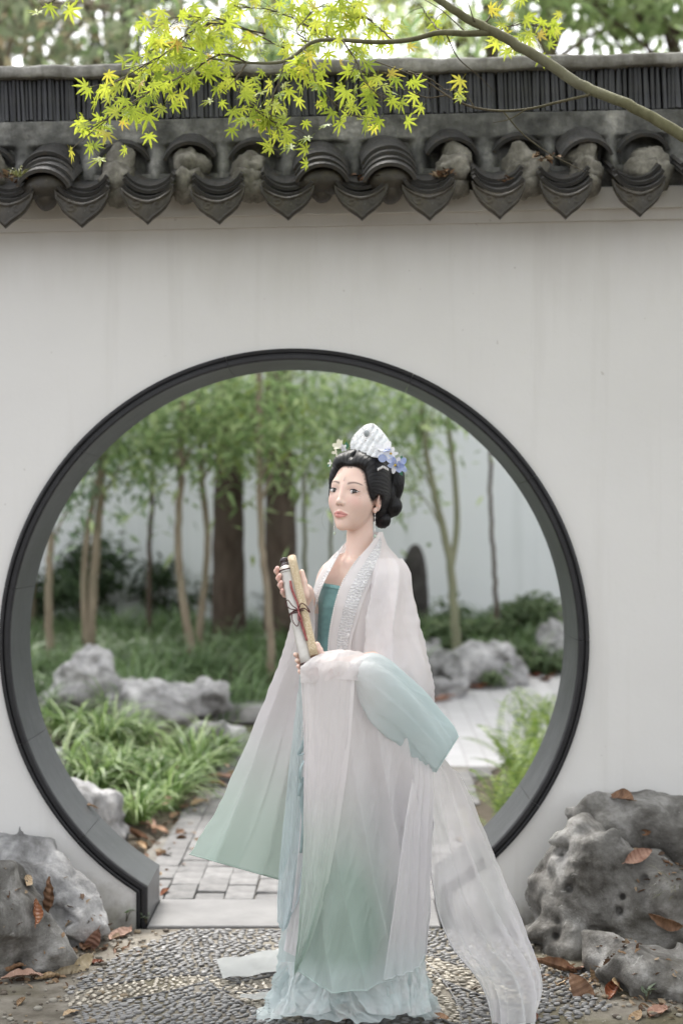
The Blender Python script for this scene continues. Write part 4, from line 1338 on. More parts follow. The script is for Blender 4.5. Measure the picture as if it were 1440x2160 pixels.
shrub(610, 1310, 0.8, 0.6, 67, 'dark shrub at the foot of the trunk behind the scroll')
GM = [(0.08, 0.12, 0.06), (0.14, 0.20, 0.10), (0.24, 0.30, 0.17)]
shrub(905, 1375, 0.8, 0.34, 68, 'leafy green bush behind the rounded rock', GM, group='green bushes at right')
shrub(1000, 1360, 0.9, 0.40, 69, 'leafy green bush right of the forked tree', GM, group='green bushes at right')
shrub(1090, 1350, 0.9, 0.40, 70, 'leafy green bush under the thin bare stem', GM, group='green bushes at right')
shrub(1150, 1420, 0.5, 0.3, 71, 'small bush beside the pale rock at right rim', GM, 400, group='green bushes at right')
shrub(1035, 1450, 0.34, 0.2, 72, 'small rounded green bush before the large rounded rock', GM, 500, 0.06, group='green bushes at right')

# ferns at the right rim
def frond(L, seed, n=22):
    q = np.random.default_rng(seed)
    V = []; Fc = []; rd = []
    el = q.uniform(0.85, 1.35); k = q.uniform(0.9, 1.5)
    x, z = 0.0, 0.0; pts = []
    for s in range(n + 1):
        t_ = s / n; pts.append((x, 0, z)); e = el - k * t_ ** 1.4
        x += math.cos(e) * L / n; z += math.sin(e) * L / n
    v, f = tube(pts, [0.0022, 0.0006], 4); V += [tuple(a) for a in v]; Fc += [tuple(g) for g in f]; rd += [0.1] * len(v)
    for s in range(2, n):
        t_ = s / n; p = np.array(pts[s]); l = L * 0.17 * math.sin(math.pi * (0.12 + 0.86 * t_)) ** 0.8
        tg = np.array(pts[s + 1]) - p; tg /= np.linalg.norm(tg)
        for sd in (-1, 1):
            o_ = np.array([0, sd, 0]) * 0.92 + tg * 0.4; b = len(V); w_ = L / n * 0.42
            V += [tuple(p - tg * w_ * .6), tuple(p + o_ * l * .6 + tg * w_ * 0.6), tuple(p + o_ * l - np.array([0, 0, l * .15])), tuple(p + o_ * l * .55 - tg * w_ * 0.7)]
            Fc.append((b, b + 1, b + 2, b + 3)); rd += [float(np.clip(q.normal(.5, .25), 0, 1))] * 4
    return V, Fc, np.array(rd)
FERN = [(0.06, 0.11, 0.025), (0.14, 0.22, 0.045), (0.30, 0.38, 0.08)]
frond_me = []
for k in range(6):
    V, Fc, rd = frond(0.47, 300 + k, 26)
    frond_me.append(mk('frond', V, Fc, MAT_BLADE, smooth=False, cols=leaf_cols(rd, FERN, 1)))
ferns = [(1065, 1735, 9, 0.8, 'fern arching over the path at the lower right rim'), (1110, 1690, 11, 0.95, 'bushy yellow green fern beside the right rim of gate'), (1085, 1645, 9, 1.0, 'upright fern reaching over the path'), (1150, 1620, 10, 1.0, 'fern pressed to the right rim of gate'),
         (1170, 1560, 8, 0.95, 'tall fern highest along the right rim'), (1120, 1580, 7, 0.8, 'thin fern behind the bushy one'), (1045, 1770, 5, 0.55, 'small fern lowest at the right rim')]
for px, py, n, s, lb in ferns:
    g = ground_at(px, py)
    root = empty('fern', (g.x, max(g.y, 0.42), gz(g.x, max(g.y, 0.42)) - 0.01))
    for k in range(int(n * 1.1)):
        sc = s * rc.uniform(.75, 1.2)
        link('frond', rc.choice(frond_me), root, (rc.uniform(-.02, .02), rc.uniform(-.02, .02), 0), (rc.uniform(-.2, .2), rc.uniform(-.5, .15), 6.283 * k / n + rc.uniform(-.3, .3)), (sc, sc, sc))
    tag(root, lb, 'fern', 'ferns at the right rim of the gate')

# ================================================================ Japanese maple reaching in from the right
def maple_leaf(seed):
    q = random.Random(seed)
    angs = [-122, -78, -39, 0, 39, 78, 122]
    lens = [0.42, 0.72, 0.93, 1.0, 0.93, 0.72, 0.42]
    V = [(0, 0, 0)]; out = []
    def pt(a, r):
        x, y = math.sin(a) * r, math.cos(a) * r
        return (x, y, -0.16 * r * r + 0.10 * abs(x) * 0.5)
    for i, (a, l) in enumerate(zip(angs, lens)):
        a = R(a + q.uniform(-5, 5)); l *= q.uniform(0.9, 1.08)
        w = 0.185 * (0.75 + 0.25 * l)
        nt = R(angs[i] - (21 if i else 24)); 
        out.append(pt(nt, 0.30 * min(l, 0.9)))
        for f_, ww in ((0.42, w * 0.82), (0.60, w * 0.95), (0.82, w * 0.42)):
            out.append(pt(a - math.atan2(ww * 0.5 * 1.1, f_ * l) * 1.0, f_ * l))
        out.append(pt(a, l))
        for f_, ww in ((0.82, w * 0.42), (0.60, w * 0.95), (0.42, w * 0.82)):
            out.append(pt(a + math.atan2(ww * 0.5 * 1.1, f_ * l), f_ * l))
    out.append(pt(R(146), 0.12))
    V += out
    n = len(out)
    F_ = [(0, i, i + 1) for i in range(1, n)] + [(0, n, 1)]
    v, f = tube([(0, 0, 0), (0, -0.25, -0.02), (0.03, -0.55, 0.03)], [0.012, 0.008], 4)
    b = len(V); V += [tuple(a) for a in v]; F_ += [tuple(i + b for i in g) for g in f]
    return V, F_
def maple_mat(nm, island):
  t = NT(nm)
  r_ = t.n('ShaderNodeNewGeometry').outputs['Random Per Island'] if island else t.rand()
  c = t.ramp(r_, [(0.0, (0.17, 0.28, 0.03)), (0.45, (0.29, 0.39, 0.05)), (0.9, (0.44, 0.49, 0.08)), (0.96, (0.52, 0.42, 0.07)), (1.0, (0.50, 0.24, 0.08))])
  cn = t.mix(t.ramp(t.noise(t.coord('Object'), 2.2, 3), [(0.4, 0.0), (0.7, 0.35)]), c, (0.16, 0.24, 0.02))
  p_ = t.pbsdf(cn, 0.45, 0.35)
  tr = t.n('ShaderNodeBsdfTranslucent'); t.l(t.mix(0.5, cn, (0.6, 0.62, 0.06)), tr.inputs[0])
  mx = t.n('ShaderNodeMixShader', Fac=0.5); t.l(p_, mx.inputs[1]); t.l(tr.outputs[0], mx.inputs[2])
  return t.done(mx.outputs[0])
MAT_MAPLE = maple_mat('maple_leaf', False); MAT_MAPLE_B = maple_mat('maple_foliage', True)
MAPLE = [mk('leaf', *maple_leaf(k), MAT_MAPLE, smooth=False) for k in range(6)]
MAT_MBARK = bark('maple_bark', ((0.075, 0.07, 0.035), (0.15, 0.145, 0.08), (0.17, 0.165, 0.12)), 0.75)
MAT_TWIG = bark('maple_twig', ((0.05, 0.04, 0.025), (0.11, 0.09, 0.06), (0.10, 0.10, 0.05)), 0.8)
rm = random.Random(19)
tb = P(1790, 1900, 4.62); tb.z = 0
maple = tag(empty('maple_tree', tb), 'Japanese maple branch with lime green star leaves hanging before the tiled ridge', 'tree')
def mpath(pts): return [tuple(P(px, py, d) - tb) for px, py, d in pts]
# trunk out of the frame at the right, its limb arching across the top
tr_pts = [(0, 0, -0.05), (0.02, 0.0, 0.6), (-0.02, 0.02, 1.3), (-0.06, 0.03, 1.9)]
limb0 = mpath([(1640, 420, 4.62), (1540, 345, 4.68), (1440, 285, 4.74), (1330, 222, 4.82), (1235, 183, 4.9), (1130, 117, 4.96), (1040, 66, 5.0), (985, 38, 5.02), (920, -5, 5.05), (860, -60, 5.1), (800, -150, 5.1)])
mb = MB(); mb.add(*tube(catmull(tr_pts + [limb0[0]], 26), [0.085, 0.07, 0.055, 0.024], 12)); mb.build('trunk', MAT_MBARK, maple)
limb = catmull(limb0, 70)
limb += rng.normal(0, 0.0012, limb.shape)
obj('branch', *tube(limb, [0.022, 0.0185, 0.016, 0.0165, 0.015, 0.010, 0.006], 12), MAT_MBARK, maple)
mb = MB(); mb.add(*tube(catmull([tr_pts[-1], (0.3, 0.1, 2.6), (0.2, 0.4, 3.4), (0.5, 0.5, 4.0)], 14), [0.05, 0.02], 8)); mb.build('branch', MAT_MBARK, maple)
B1 = mpath([(1042, 67, 5.0), (985, 70, 5.02), (925, 68, 5.05), (870, 82, 5.08), (800, 88, 5.1), (700, 83, 5.12), (655, 90, 5.12), (600, 128, 5.1), (520, 131, 5.1), (440, 122, 5.1)])
obj('branch', *tube(catmull(B1, 50), [0.0115, 0.0085, 0.007, 0.0055, 0.003], 8), MAT_MBARK, maple)
B2 = mpath([(1245, 199, 4.88), (1180, 214, 4.86), (1120, 228, 4.86), (1060, 233, 4.88), (1000, 226, 4.9), (950, 205, 4.92), (900, 172, 4.95), (850, 150, 4.97), (790, 128, 5.0)])
obj('branch', *tube(catmull(B2, 44), [0.0045, 0.004, 0.0035, 0.0025, 0.0015], 7), MAT_TWIG, maple)

TW = [  # twig polylines, leaves per twig, leaf size
    ([(520, 131, 5.1), (470, 110, 5.05), (400, 150, 5.0), (330, 185, 4.95), (250, 235, 4.95), (180, 298, 4.95)], 38, .047),
    ([(560, 70, 5.15), (435, 52, 5.1), (350, 112, 5.05), (280, 152, 5.0), (205, 205, 5.0)], 34, .046),
    ([(600, 128, 5.1), (592, 170, 5.05), (578, 225, 5.02), (600, 285, 5.0)], 15, .047),
    ([(720, 82, 5.1), (760, 122, 5.05), (795, 178, 5.0), (840, 212, 5.0)], 15, .045),
    ([(640, 95, 5.1), (662, 150, 5.05), (700, 208, 5.0), (745, 240, 5.0), (785, 258, 5.0)], 20, .045),
    ([(600, 100, 5.2), (480, 50, 5.25), (400, 40, 5.3), (320, 55, 5.3)], 24, .044),
    ([(700, 83, 5.2), (630, 40, 5.3), (560, 20, 5.35), (470, 5, 5.4)], 26, .044),
    ([(830, 86, 5.15), (780, 45, 5.25), (740, 5, 5.3), (690, -20, 5.3)], 20, .044),
    ([(520, 131, 5.1), (500, 180, 5.05), (530, 225, 5.0), (570, 255, 5.0), (620, 275, 5.0)], 20, .046),
    ([(930, 68, 5.1), (905, 40, 5.2), (885, 5, 5.25)], 9, .042),
    ([(1040, 66, 5.05), (1090, 50, 5.3), (1150, 60, 5.45), (1180, 80, 5.5)], 14, .042),
    ([(860, 150, 4.97), (905, 165, 4.95), (940, 186, 4.95), (975, 182, 4.95)], 5, .042),
    ([(440, 122, 5.1), (400, 100, 5.1), (330, 95, 5.15), (290, 130, 5.15)], 18, .046),
    ([(170, -30, 5.2), (130, -10, 5.2), (90, 5, 5.2)], 5, .046),
    ([(655, 90, 5.12), (620, 60, 5.2), (650, 20, 5.3), (690, 0, 5.3)], 14, .043),
    ([(1020, 50, 5.1), (1050, 10, 5.2), (1090, -20, 5.3)], 8, .042),
]
def put_leaf(p, s, px):
    # hang facing roughly outwards and down, tips drooping
    q = Euler((R(90) + rm.gauss(-0.15, 0.5), rm.gauss(0, 0.35), rm.gauss(0, 0.7)))
    tip = rm.gauss(math.pi, 0.9)
    m = q.to_matrix() @ Matrix.Rotation(tip, 3, 'Z')
    k = s * rm.uniform(0.8, 1.25)
    link('leaf', rm.choice(MAPLE), maple, p, m.to_euler(), (k, k, k))
tw_mb = MB(); n_leaf = 0
for pts, n, s in TW:
    path = catmull(mpath(pts), 30)
    path[2:] += np.cumsum(rng.normal(0, 0.0018, path[2:].shape), 0)
    tw_mb.add(*tube(path, [0.0032, 0.0012], 5))
    for k in range(n):
        i = int(rm.uniform(0.12, 1.0) * 29) if k else 29
        off = np.array([rm.gauss(0, 0.032), rm.gauss(0, 0.045), rm.gauss(-0.012, 0.028)])
        p = path[i] + off
        tw_mb.add(*tube(catmull([path[max(0, i - 3)], path[i] * .5 + p * .5 + np.array([0, 0, .006]), p], 6), [0.0012, 0.0007], 4))
        put_leaf(tuple(p), s, 0); n_leaf += 1
# the thicker part of the crown, leaf upon leaf behind the single ones
fol = MB()
for pts, n, s in TW:
    if n < 14: continue
    path = catmull(mpath([(a, b, d + .12) for a, b, d in pts]), 30)
    for k in range(int(n * 0.9)):
        p = path[int(rm.uniform(0.1, 1.0) * 29)] + np.array([rm.gauss(0, 0.05), rm.gauss(0.05, 0.06), rm.gauss(0.0, 0.045)])
        m = Euler((R(90) + rm.gauss(-0.15, 0.5), rm.gauss(0, 0.35), rm.gauss(0, 0.7))).to_matrix() @ Matrix.Rotation(rm.gauss(math.pi, 0.9), 3, 'Z')
        k_ = s * rm.uniform(0.65, 1.1); v, f = maple_leaf(rm.randrange(50))
        fol.add([m @ (Vector(a) * k_) + Vector(p) for a in v], f)
o = fol.build('foliage', MAT_MAPLE_B, maple, smooth=False); o['kind'] = 'stuff'
# unseen crown foliage overhead, added to shade the right side of the wall
fol = MB()
for k in range(1500):
    a, rr = rm.uniform(0, 6.283), math.sqrt(rm.random())
    p = Vector((1.5 + 1.25 * rr * math.cos(a), -2.0 + 1.5 * rr * math.sin(a), 4.15 + rm.gauss(0, .3) + .5 * (1 - rr))) - tb
    if p.z + tb.z < 3.6: continue
    m = Euler((rm.gauss(0, .5), rm.gauss(0, .5), rm.uniform(0, 6.3))).to_matrix(); k_ = rm.uniform(.05, .08); v, f = maple_leaf(rm.randrange(8))
    fol.add([m @ (Vector(q_) * k_) + p for q_ in v], f)
o = fol.build('foliage', MAT_MAPLE_B, maple, smooth=False); o['kind'] = 'stuff'
# bare side twigs
for pts in ([(1060, 233, 4.88), (1100, 280, 4.9), (1150, 318, 5.0), (1200, 345, 5.1), (1232, 362, 5.15)], [(1000, 226, 4.9), (985, 200, 4.9), (975, 190, 4.9)], [(1110, 229, 4.86), (1075, 250, 4.86), (1040, 258, 4.86)],
            [(940, 200, 4.92), (900, 205, 4.95), (860, 190, 4.95), (820, 180, 5.0)], [(1000, 45, 5.0), (992, 20, 5.0), (985, 0, 5.0)], [(985, 70, 5.02), (930, 20, 5.1), (880, -10, 5.1)], [(940, 68, 5.05), (965, 120, 5.1), (1010, 160, 5.1), (1040, 190, 5.1)]):
    tw_mb.add(*tube(catmull(mpath(pts), 14), [0.0026, 0.001], 5))
tw_mb.build('twig', MAT_TWIG, maple)

# ================================================================ fallen leaves, litter, seedlings
bpy.context.view_layer.update()
DG = bpy.context.evaluated_depsgraph_get()
def hit(px, py):
    """first surface seen at a photo pixel"""
    o = Vector(cam.location); dvec = (P(px, py, 10.0) - o).normalized()
    ok, loc, nrm, idx, ob, _ = scene.ray_cast(DG, o, dvec)
    return (loc, nrm) if ok else (ground_at(px, py), Vector((0, 0, 1)))
def hit_down(x, y, z=1.2):
    ok, loc, nrm, idx, ob, _ = scene.ray_cast(DG, Vector((x, y, z)), Vector((0, 0, -1)))
    return (loc, nrm) if ok else (Vector((x, y, 0)), Vector((0, 0, 1)))
def dry_leaf(seed, curl, asp=0.62):
    q = random.Random(seed)
    nu, nv = 7, 11; V = []
    for j in range(nv):
        t_ = j / (nv - 1); w = asp * math.sin(math.pi * min(1, t_ * 0.97 + 0.02)) ** 0.75 * (1 - 0.25 * t_)
        for i in range(nu):
            u = (i / (nu - 1)) * 2 - 1
            a = u * curl
            x = w * (math.sin(a) / curl if abs(curl) > .01 else u) * 0.5
            z = w * 0.5 * (1 - math.cos(a)) / max(curl, .05) + 0.10 * math.sin(t_ * 3.1 + seed) * 0.8 + 0.03 * q.uniform(-1, 1) + 0.05 * t_ * t_
            V.append((x, t_ - 0.5, z))
    F_ = [tuple(g) for g in grid_faces(nu, nv)]
    v, f = tube([(0, -0.5, V[3][2]), (0.01, -0.62, V[3][2] + .02)], [0.014, 0.01], 4); b = len(V)
    V += [tuple(a) for a in v]; F_ += [tuple(i + b for i in g) for g in f]
    return V, F_
def dry_mat(name, cols, rough=0.6):
    t = NT(name); v = t.coord('Object')
    c = t.ramp(t.math('ADD', t.math('MULTIPLY', t.noise(v, 3.5, 5), 0.7), t.math('MULTIPLY', t.rand(), 0.3)), [(0.3, cols[0]), (0.5, cols[1]), (0.72, cols[2])])
    wv = t.n('ShaderNodeTexWave', Scale=2.2, Distortion=1.5, bands_direction='Y'); t.l(v, wv.inputs['Vector'])
    return t.done(t.pbsdf(c, rough, 0.3, t.bump(wv.outputs['Fac'], 0.35, 0.02)))
MD = {'brown': dry_mat('brown_dry_leaf', ((0.13, 0.07, 0.04), (0.25, 0.14, 0.08), (0.36, 0.22, 0.13))),
      'rust': dry_mat('rust_dry_leaf', ((0.12, 0.035, 0.018), (0.22, 0.075, 0.035), (0.30, 0.13, 0.06)), 0.4),
      'tan': dry_mat('tan_dry_leaf', ((0.25, 0.16, 0.09), (0.38, 0.27, 0.16), (0.50, 0.38, 0.25))),
      'cream': dry_mat('cream_dry_leaf', ((0.42, 0.34, 0.22), (0.58, 0.49, 0.35), (0.68, 0.60, 0.46))),
      'pink': dry_mat('pinkish_dry_leaf', ((0.26, 0.14, 0.10), (0.38, 0.23, 0.17), (0.48, 0.32, 0.25)))}
DL = {k: [mk('fallen_leaf', *dry_leaf(i, cu), m) for i, cu in enumerate((0.5, 1.1, 1.7, 0.8))] for k, m in MD.items()}
rl = random.Random(23)
def fall(px, py, col, size, label, group, rz=None, tilt=None, ray=True):
    loc, nrm = hit(px, py) if ray else (ground_at(px, py), Vector((0, 0, 1)))
    z = nrm.to_track_quat('Z', 'Y').to_matrix()
    a = rl.uniform(0, 6.28) if rz is None else rz
    tl = rl.uniform(-0.25, 0.35) if tilt is None else tilt
    m = z @ Matrix.Rotation(a, 3, 'Z') @ Matrix.Rotation(tl, 3, 'X')
    size *= 1.22
    o = link('fallen_leaf', rl.choice(DL[col]), None, loc + nrm * size * 0.08, m.to_euler(), (size, size, size))
    tag(o, label, 'leaf', group)
GL, GR, GP, GF = 'fallen leaves by the left rocks', 'fallen leaves by the right rocks', 'fallen leaves along the path edge', 'far orange leaves by the bend of the path'
fall(88, 1900, 'brown', .13, 'brown leaf standing upright in the gap between the left rocks', GL, 0.3, 1.0)
fall(70, 1925, 'rust', .09, 'rust leaf under the upright brown one between the left rocks', GL)
fall(185, 1985, 'pink', .10, 'pinkish folded leaf at the foot of the white patched slab', GL)
fall(182, 2004, 'brown', .075, 'small brown leaf just under the pinkish folded one', GL)
fall(253, 1977, 'pink', .11, 'pinkish oval leaf nearest the left foot of the gate', GL, 1.3)
fall(128, 2045, 'cream', .105, 'cream leaf at the tip of the rounded left rock, left one of the pair', GL, 1.5)
fall(168, 2037, 'cream', .085, 'cream curled leaf, right one of the pair by the rounded rock', GL, 2.0)
fall(194, 2034, 'rust', .07, 'rust leaf touching the cream pair', GL)
fall(48, 2072, 'pink', .11, 'pinkish leaf at the lower left before the rounded rock', GL, 0.2)
fall(12, 2058, 'brown', .10, 'brown leaf cut by the left edge of the photo', GL)
fall(100, 2068, 'tan', .07, 'small tan leaf beneath the rounded left rock', GL)
fall(45, 2118, 'tan', .05, 'tiny tan leaf on the mossy ground at lower left', GL)
fall(150, 2143, 'tan', .05, 'tiny tan leaf on the pebbles at lower left', GL)
fall(57, 1860, 'tan', .06, 'small tan leaf on the shoulder of the white patched slab', GL)
for px, py, c, s, lb in ((310, 1748, 'pink', .12, 'pink brown leaf below the front lilyturf clump'), (288, 1768, 'brown', .11, 'brown leaf left of the pink brown one by the path'), (330, 1757, 'brown', .10, 'brown leaf on the path edge bricks'), (298, 1790, 'tan', .09, 'tan leaf lowest along the left path edge'),
                         (347, 1887, 'rust', .06, 'small rust leaf on the threshold by the left foot of gate'), (386, 1708, 'pink', .09, 'pinkish leaf beside the second clump'), (420, 1700, 'tan', .10, 'tan leaf on the bricks left of the green sleeve'), (470, 1650, 'pink', .14, 'large pinkish leaf behind the green sleeve'),
                         (455, 1660, 'rust', .10, 'rust leaf left of the large pinkish one'), (500, 1640, 'tan', .11, 'tan leaf farthest along the left path edge'), (370, 1725, 'brown', .08, 'small brown leaf in the middle of the path edge row'), (480, 1700, 'tan', .05, 'tiny tan leaf lying alone on the bricks')):
    fall(px, py, c, s, lb, GP, ray=False)
fall(1312, 1690, 'brown', .10, 'long brown leaf on top of the upper right ledge', GR, 1.45, 0.0)
fall(1345, 1808, 'pink', .085, 'crumpled pinkish leaf on the pitted rock', GR)
fall(1362, 1755, 'brown', .04, 'tiny brown leaf near the top of the pitted rock', GR)
fall(1168, 2048, 'brown', .12, 'broad brown leaf between the robe train and the pitted rock', GR, 0.8)
fall(1212, 2050, 'pink', .10, 'curled pinkish leaf at the foot of the pitted rock', GR)
fall(1222, 2095, 'brown', .105, 'broad flat brown leaf in front of the curled pinkish one', GR, 0.4)
fall(1292, 2098, 'rust', .105, 'glossy red brown leaf at lower right', GR, 0.3, 0.3)
fall(1250, 2070, 'tan', .06, 'small tan leaf between the curled and the red brown leaf', GR)
fall(1172, 2075, 'tan', .07, 'pale narrow leaf under the broad brown one', GR, 1.5)
fall(1310, 2072, 'tan', .07, 'pale narrow leaf against the low boulder', GR, 1.5)
fall(1127, 2150, 'rust', .04, 'tiny orange leaf beside the tip of the robe train', GR)
fall(925, 2152, 'brown', .05, 'tiny brown leaf beside the skirt hem', GR)
fall(1385, 2140, 'pink', .09, 'pinkish leaf at the lower right corner', GR)
fall(1340, 2150, 'tan', .06, 'tan leaf near the lower right corner', GR)
fall(1405, 1935, 'brown', .10, 'brown leaf on the ledge by the grass tuft', GR, 1.5)
fall(965, 1775, 'tan', .06, 'tan leaf on the bricks right of the robe', GP, ray=False)
FARL = ['dry orange leaf at the far path bend, third from the rounded rock', 'orange leaf beside the low flat rock by the path bend', 'rust leaf left of the small rounded bush', 'orange leaf right of the large rounded rock, nearest to it', 'orange leaf in the middle of the far right row', 'orange leaf before the pale rock at the right rim', 'rust leaf just under the small rounded bush', 'dry leaf at the left end of the far row behind the robe', 'orange leaf highest in the far right row', 'dry leaf farthest left, touching the robe edge at the path bend']
for i, (px, py) in enumerate(((955, 1468), (978, 1462), (1000, 1455), (1108, 1432), (1130, 1428), (1150, 1436), (1020, 1452), (940, 1478), (1160, 1425), (925, 1482))):
    fall(px, py, rl.choice(['rust', 'brown', 'pink']), rl.uniform(.10, .16), FARL[i], GF, ray=False)

# crumbs of dry leaf that nobody could count
def litter(name, spots, label, cat='leaf litter', size=0.022):
    mb = MB(); q = random.Random(len(spots))
    cols = [(0.10, 0.055, 0.03), (0.18, 0.10, 0.06), (0.27, 0.18, 0.11), (0.07, 0.045, 0.03), (0.33, 0.25, 0.17)]
    for x, y, z in spots:
        v, f = dry_leaf(q.randrange(9), q.uniform(.3, 1.6))
        s = size * q.uniform(.4, 1.5)
        m = Euler((q.gauss(0, .5), q.gauss(0, .5), q.uniform(0, 6.3))).to_matrix()
        mb.add([m @ (Vector(a) * s) + Vector((x, y, z)) for a in v[::1]], f, q.choice(cols))
    o = mb.build(name, MAT_LITTER); tag(o, label, cat, kind='stuff'); return o
MAT_LITTER = leafmat('dry_crumb', None, 0.1, 0.7, attr=True)
def strew(n, cx, cy, rx, ry):
    q = random.Random(int(cx * 1000) + n); r = []
    for _ in range(n):
        x, y = cx + q.gauss(0, rx), cy + q.gauss(0, ry)
        loc, _n = hit_down(x, y); r.append((x, y, loc.z + 0.004))
    return r
a1 = ground_at(210, 2000); a2 = ground_at(60, 2060); a3 = ground_at(1230, 2070); a4 = ground_at(1400, 2120); a5 = ground_at(300, 1780)
litter('leaf_litter', strew(60, a1.x, a1.y, .07, .05) + strew(60, a2.x, a2.y, .10, .05), 'crumbled brown leaves on the soil round the left rocks')
litter('leaf_litter', strew(90, a3.x, a3.y, .13, .06) + strew(50, a4.x, a4.y, .08, .06) + strew(40, P(1400, 1950, 5.4).x, P(1400, 1950, 5.4).y, .08, .05), 'crumbled brown leaves on the soil round the right rocks')
litter('leaf_litter', strew(90, -0.86, 1.4, .12, .55), 'dry leaf bits along the left edge of the path', size=0.04)
gv = MB(); qg = random.Random(31)
for k in range(900):
    lft = qg.random() < .5
    x_ = qg.uniform(-1.25, -.62) if lft else qg.uniform(.62, 1.3); y_ = qg.uniform(-1.5, -.08)
    v, f = qg.choice(PEB); sz = qg.choice((.003, .004, .005, .008)) * qg.uniform(.7, 1.4)
    gv.add(v * np.array([sz * 1.3, sz, sz * .8]) + np.array([x_, y_, -.002]), f, qg.choice([(.20, .18, .15), (.30, .28, .24), (.12, .10, .08), (.24, .19, .13)]))
o = gv.build('gravel', MAT_LITTER); tag(o, 'fine grit strewn over the soil before the wall', 'gravel', kind='stuff')
def tilepile(px, py, n, label, r=0.03):
    p = P(px, py, 5.64); q = random.Random(px)
    litter('leaf_litter', [(p.x + q.gauss(0, r), p.y + q.gauss(0, .02), p.z + abs(q.gauss(0, .012))) for _ in range(n)], label, size=0.026)
tilepile(785, 382, 40, 'dry leaves caught in the tile trough right of the middle arch')
tilepile(932, 374, 60, 'heap of dry leaves on the tile trough under the bare twigs')
tilepile(1068, 390, 14, 'few orange leaves in the tile trough at right', 0.015)
tilepile(1150, 338, 26, 'withered orange leaf bunch hanging on the bare twig over the tiles', 0.022)
tilepile(30, 378, 30, 'brown mossy debris on the leftmost tile trough', 0.035)

def seedling(px, py, n, s, label, greens, d=None):
    loc, nrm = hit(px, py) if d is None else (P(px, py, d), None)
    root = empty('seedling', loc)
    q = random.Random(px)
    for k in range(n):
        a = q.uniform(0, 6.28); h = q.uniform(.4, 1.0) * s
        c = np.array([math.cos(a) * h * .5, math.sin(a) * h * .5, h])
        obj('stem', *tube(catmull([(0, 0, 0), tuple(c * .5 + np.array([0, 0, h * .2])), tuple(c)], 6), [0.0016, 0.0008], 4), MAT_TWIG, root)
        v, f = dry_leaf(k, 0.3, 0.6)
        m = Euler((q.gauss(0.2, .3), q.gauss(0, .3), a - 1.57)).to_matrix()
        ls = s * q.uniform(.5, .8)
        obj('leaf', [m @ (Vector(x_) * ls) + Vector(c) for x_ in v], f, greens, root)
    tag(root, label, 'seedling')
MAT_SEED = leafmat('seedling_leaf', [(0.10, 0.20, 0.06), (0.18, 0.30, 0.10), (0.25, 0.36, 0.15)], 0.35)
MAT_SEED2 = leafmat('grey_seedling_leaf', [(0.14, 0.18, 0.12), (0.22, 0.26, 0.18)], 0.3)
seedling(266, 1945, 4, 0.055, 'small broad leaved green seedling at the left foot of the gate', MAT_SEED)
seedling(308, 1950, 7, 0.035, 'tiny pale seedling tuft at the corner of the threshold', MAT_SEED2)
seedling(1362, 2115, 6, 0.05, 'grey green seedling on the soil at lower right', MAT_SEED2)
V, Fc, rd = blade_clump(70, 0.16, 0.06, 901, 0.0025, 0.7)
root = empty('grass_tuft', P(1432, 1905, 5.36)); obj('blades', V, Fc, MAT_BLADE, root, cols=leaf_cols(rd, [(0.10, 0.11, 0.05), (0.2, 0.2, 0.1), (0.3, 0.28, 0.16)], 1))
tag(root, 'wispy grass tuft growing on the rock at the right edge', 'grass')
V, Fc, rd = blade_clump(40, 0.06, 0.05, 902, 0.003, 1.2)
root = empty('grass_tuft', P(40, 372, 5.6)); obj('blades', V, Fc, MAT_BLADE, root, cols=leaf_cols(rd, [(0.16, 0.18, 0.05), (0.3, 0.3, 0.12)], 1))
tag(root, 'little weed growing in the leftmost tile trough', 'weed')

# ================================================================ the woman in the moon gate
DW = 4.77
def W(px, py, dy=0.0): return np.array(P(px, py, DW + dy))
BASE = np.array([0.028, CAM_Y + DW, 0.0])
person = tag(empty('person', BASE), 'woman in sheer white and sage layered robe holding a tied scroll before moon gate', 'person')
def wobj(name, V, F_, mat, parent=None, smooth=True, **kw):
    return obj(name, np.asarray(V, float) - BASE, F_, mat, parent or person, smooth, **kw)

# ---- head frame: x her left, y forward, z up
PSI, PIT, ROL = R(32), R(7), R(4)
_l = np.array([math.cos(PSI), -math.sin(PSI), 0]); _f = np.array([-math.sin(PSI), -math.cos(PSI), 0]); _u = np.array([0, 0, 1.0])
_f, _u = _f * math.cos(PIT) + _u * math.sin(PIT), _u * math.cos(PIT) - _f * math.sin(PIT)
_u, _l = _u * math.cos(ROL) + _l * math.sin(ROL), _l * math.cos(ROL) - _u * math.sin(ROL)
HM = np.stack([_l, _f, _u], 1)
HO = W(753, 1043, 0.0)
def H(x, f, z): return HO + HM @ np.array([x, f, z])

# ---- body: one surface grown from a distance field
xs = np.concatenate([np.arange(-.24, -.06, .0026), np.arange(-.06, .13, .0014), np.arange(.13, .24, .004)])
ys = BASE[1] + np.concatenate([np.arange(-.42, -.125, .0028), np.arange(-.125, .02, .0016), np.arange(.02, .19, .004)])
zs = np.concatenate([np.arange(-0.02, .95, .014), np.arange(.95, 1.40, .0028), np.arange(1.40, 1.615, .0014), np.arange(1.615, 1.67, .004)])
B = Field(xs, ys, zs)
def he(c, r, k=0.02, op='add', rot=None):
    M_ = HM if rot is None else HM @ np.array(Euler(rot).to_matrix())
    B.ell(H(*c), r, k, M_, op)
def hc(a, b, ra, rb, k=0.012, op='add'): B.cap(H(*a), H(*b), ra, rb, k, op)
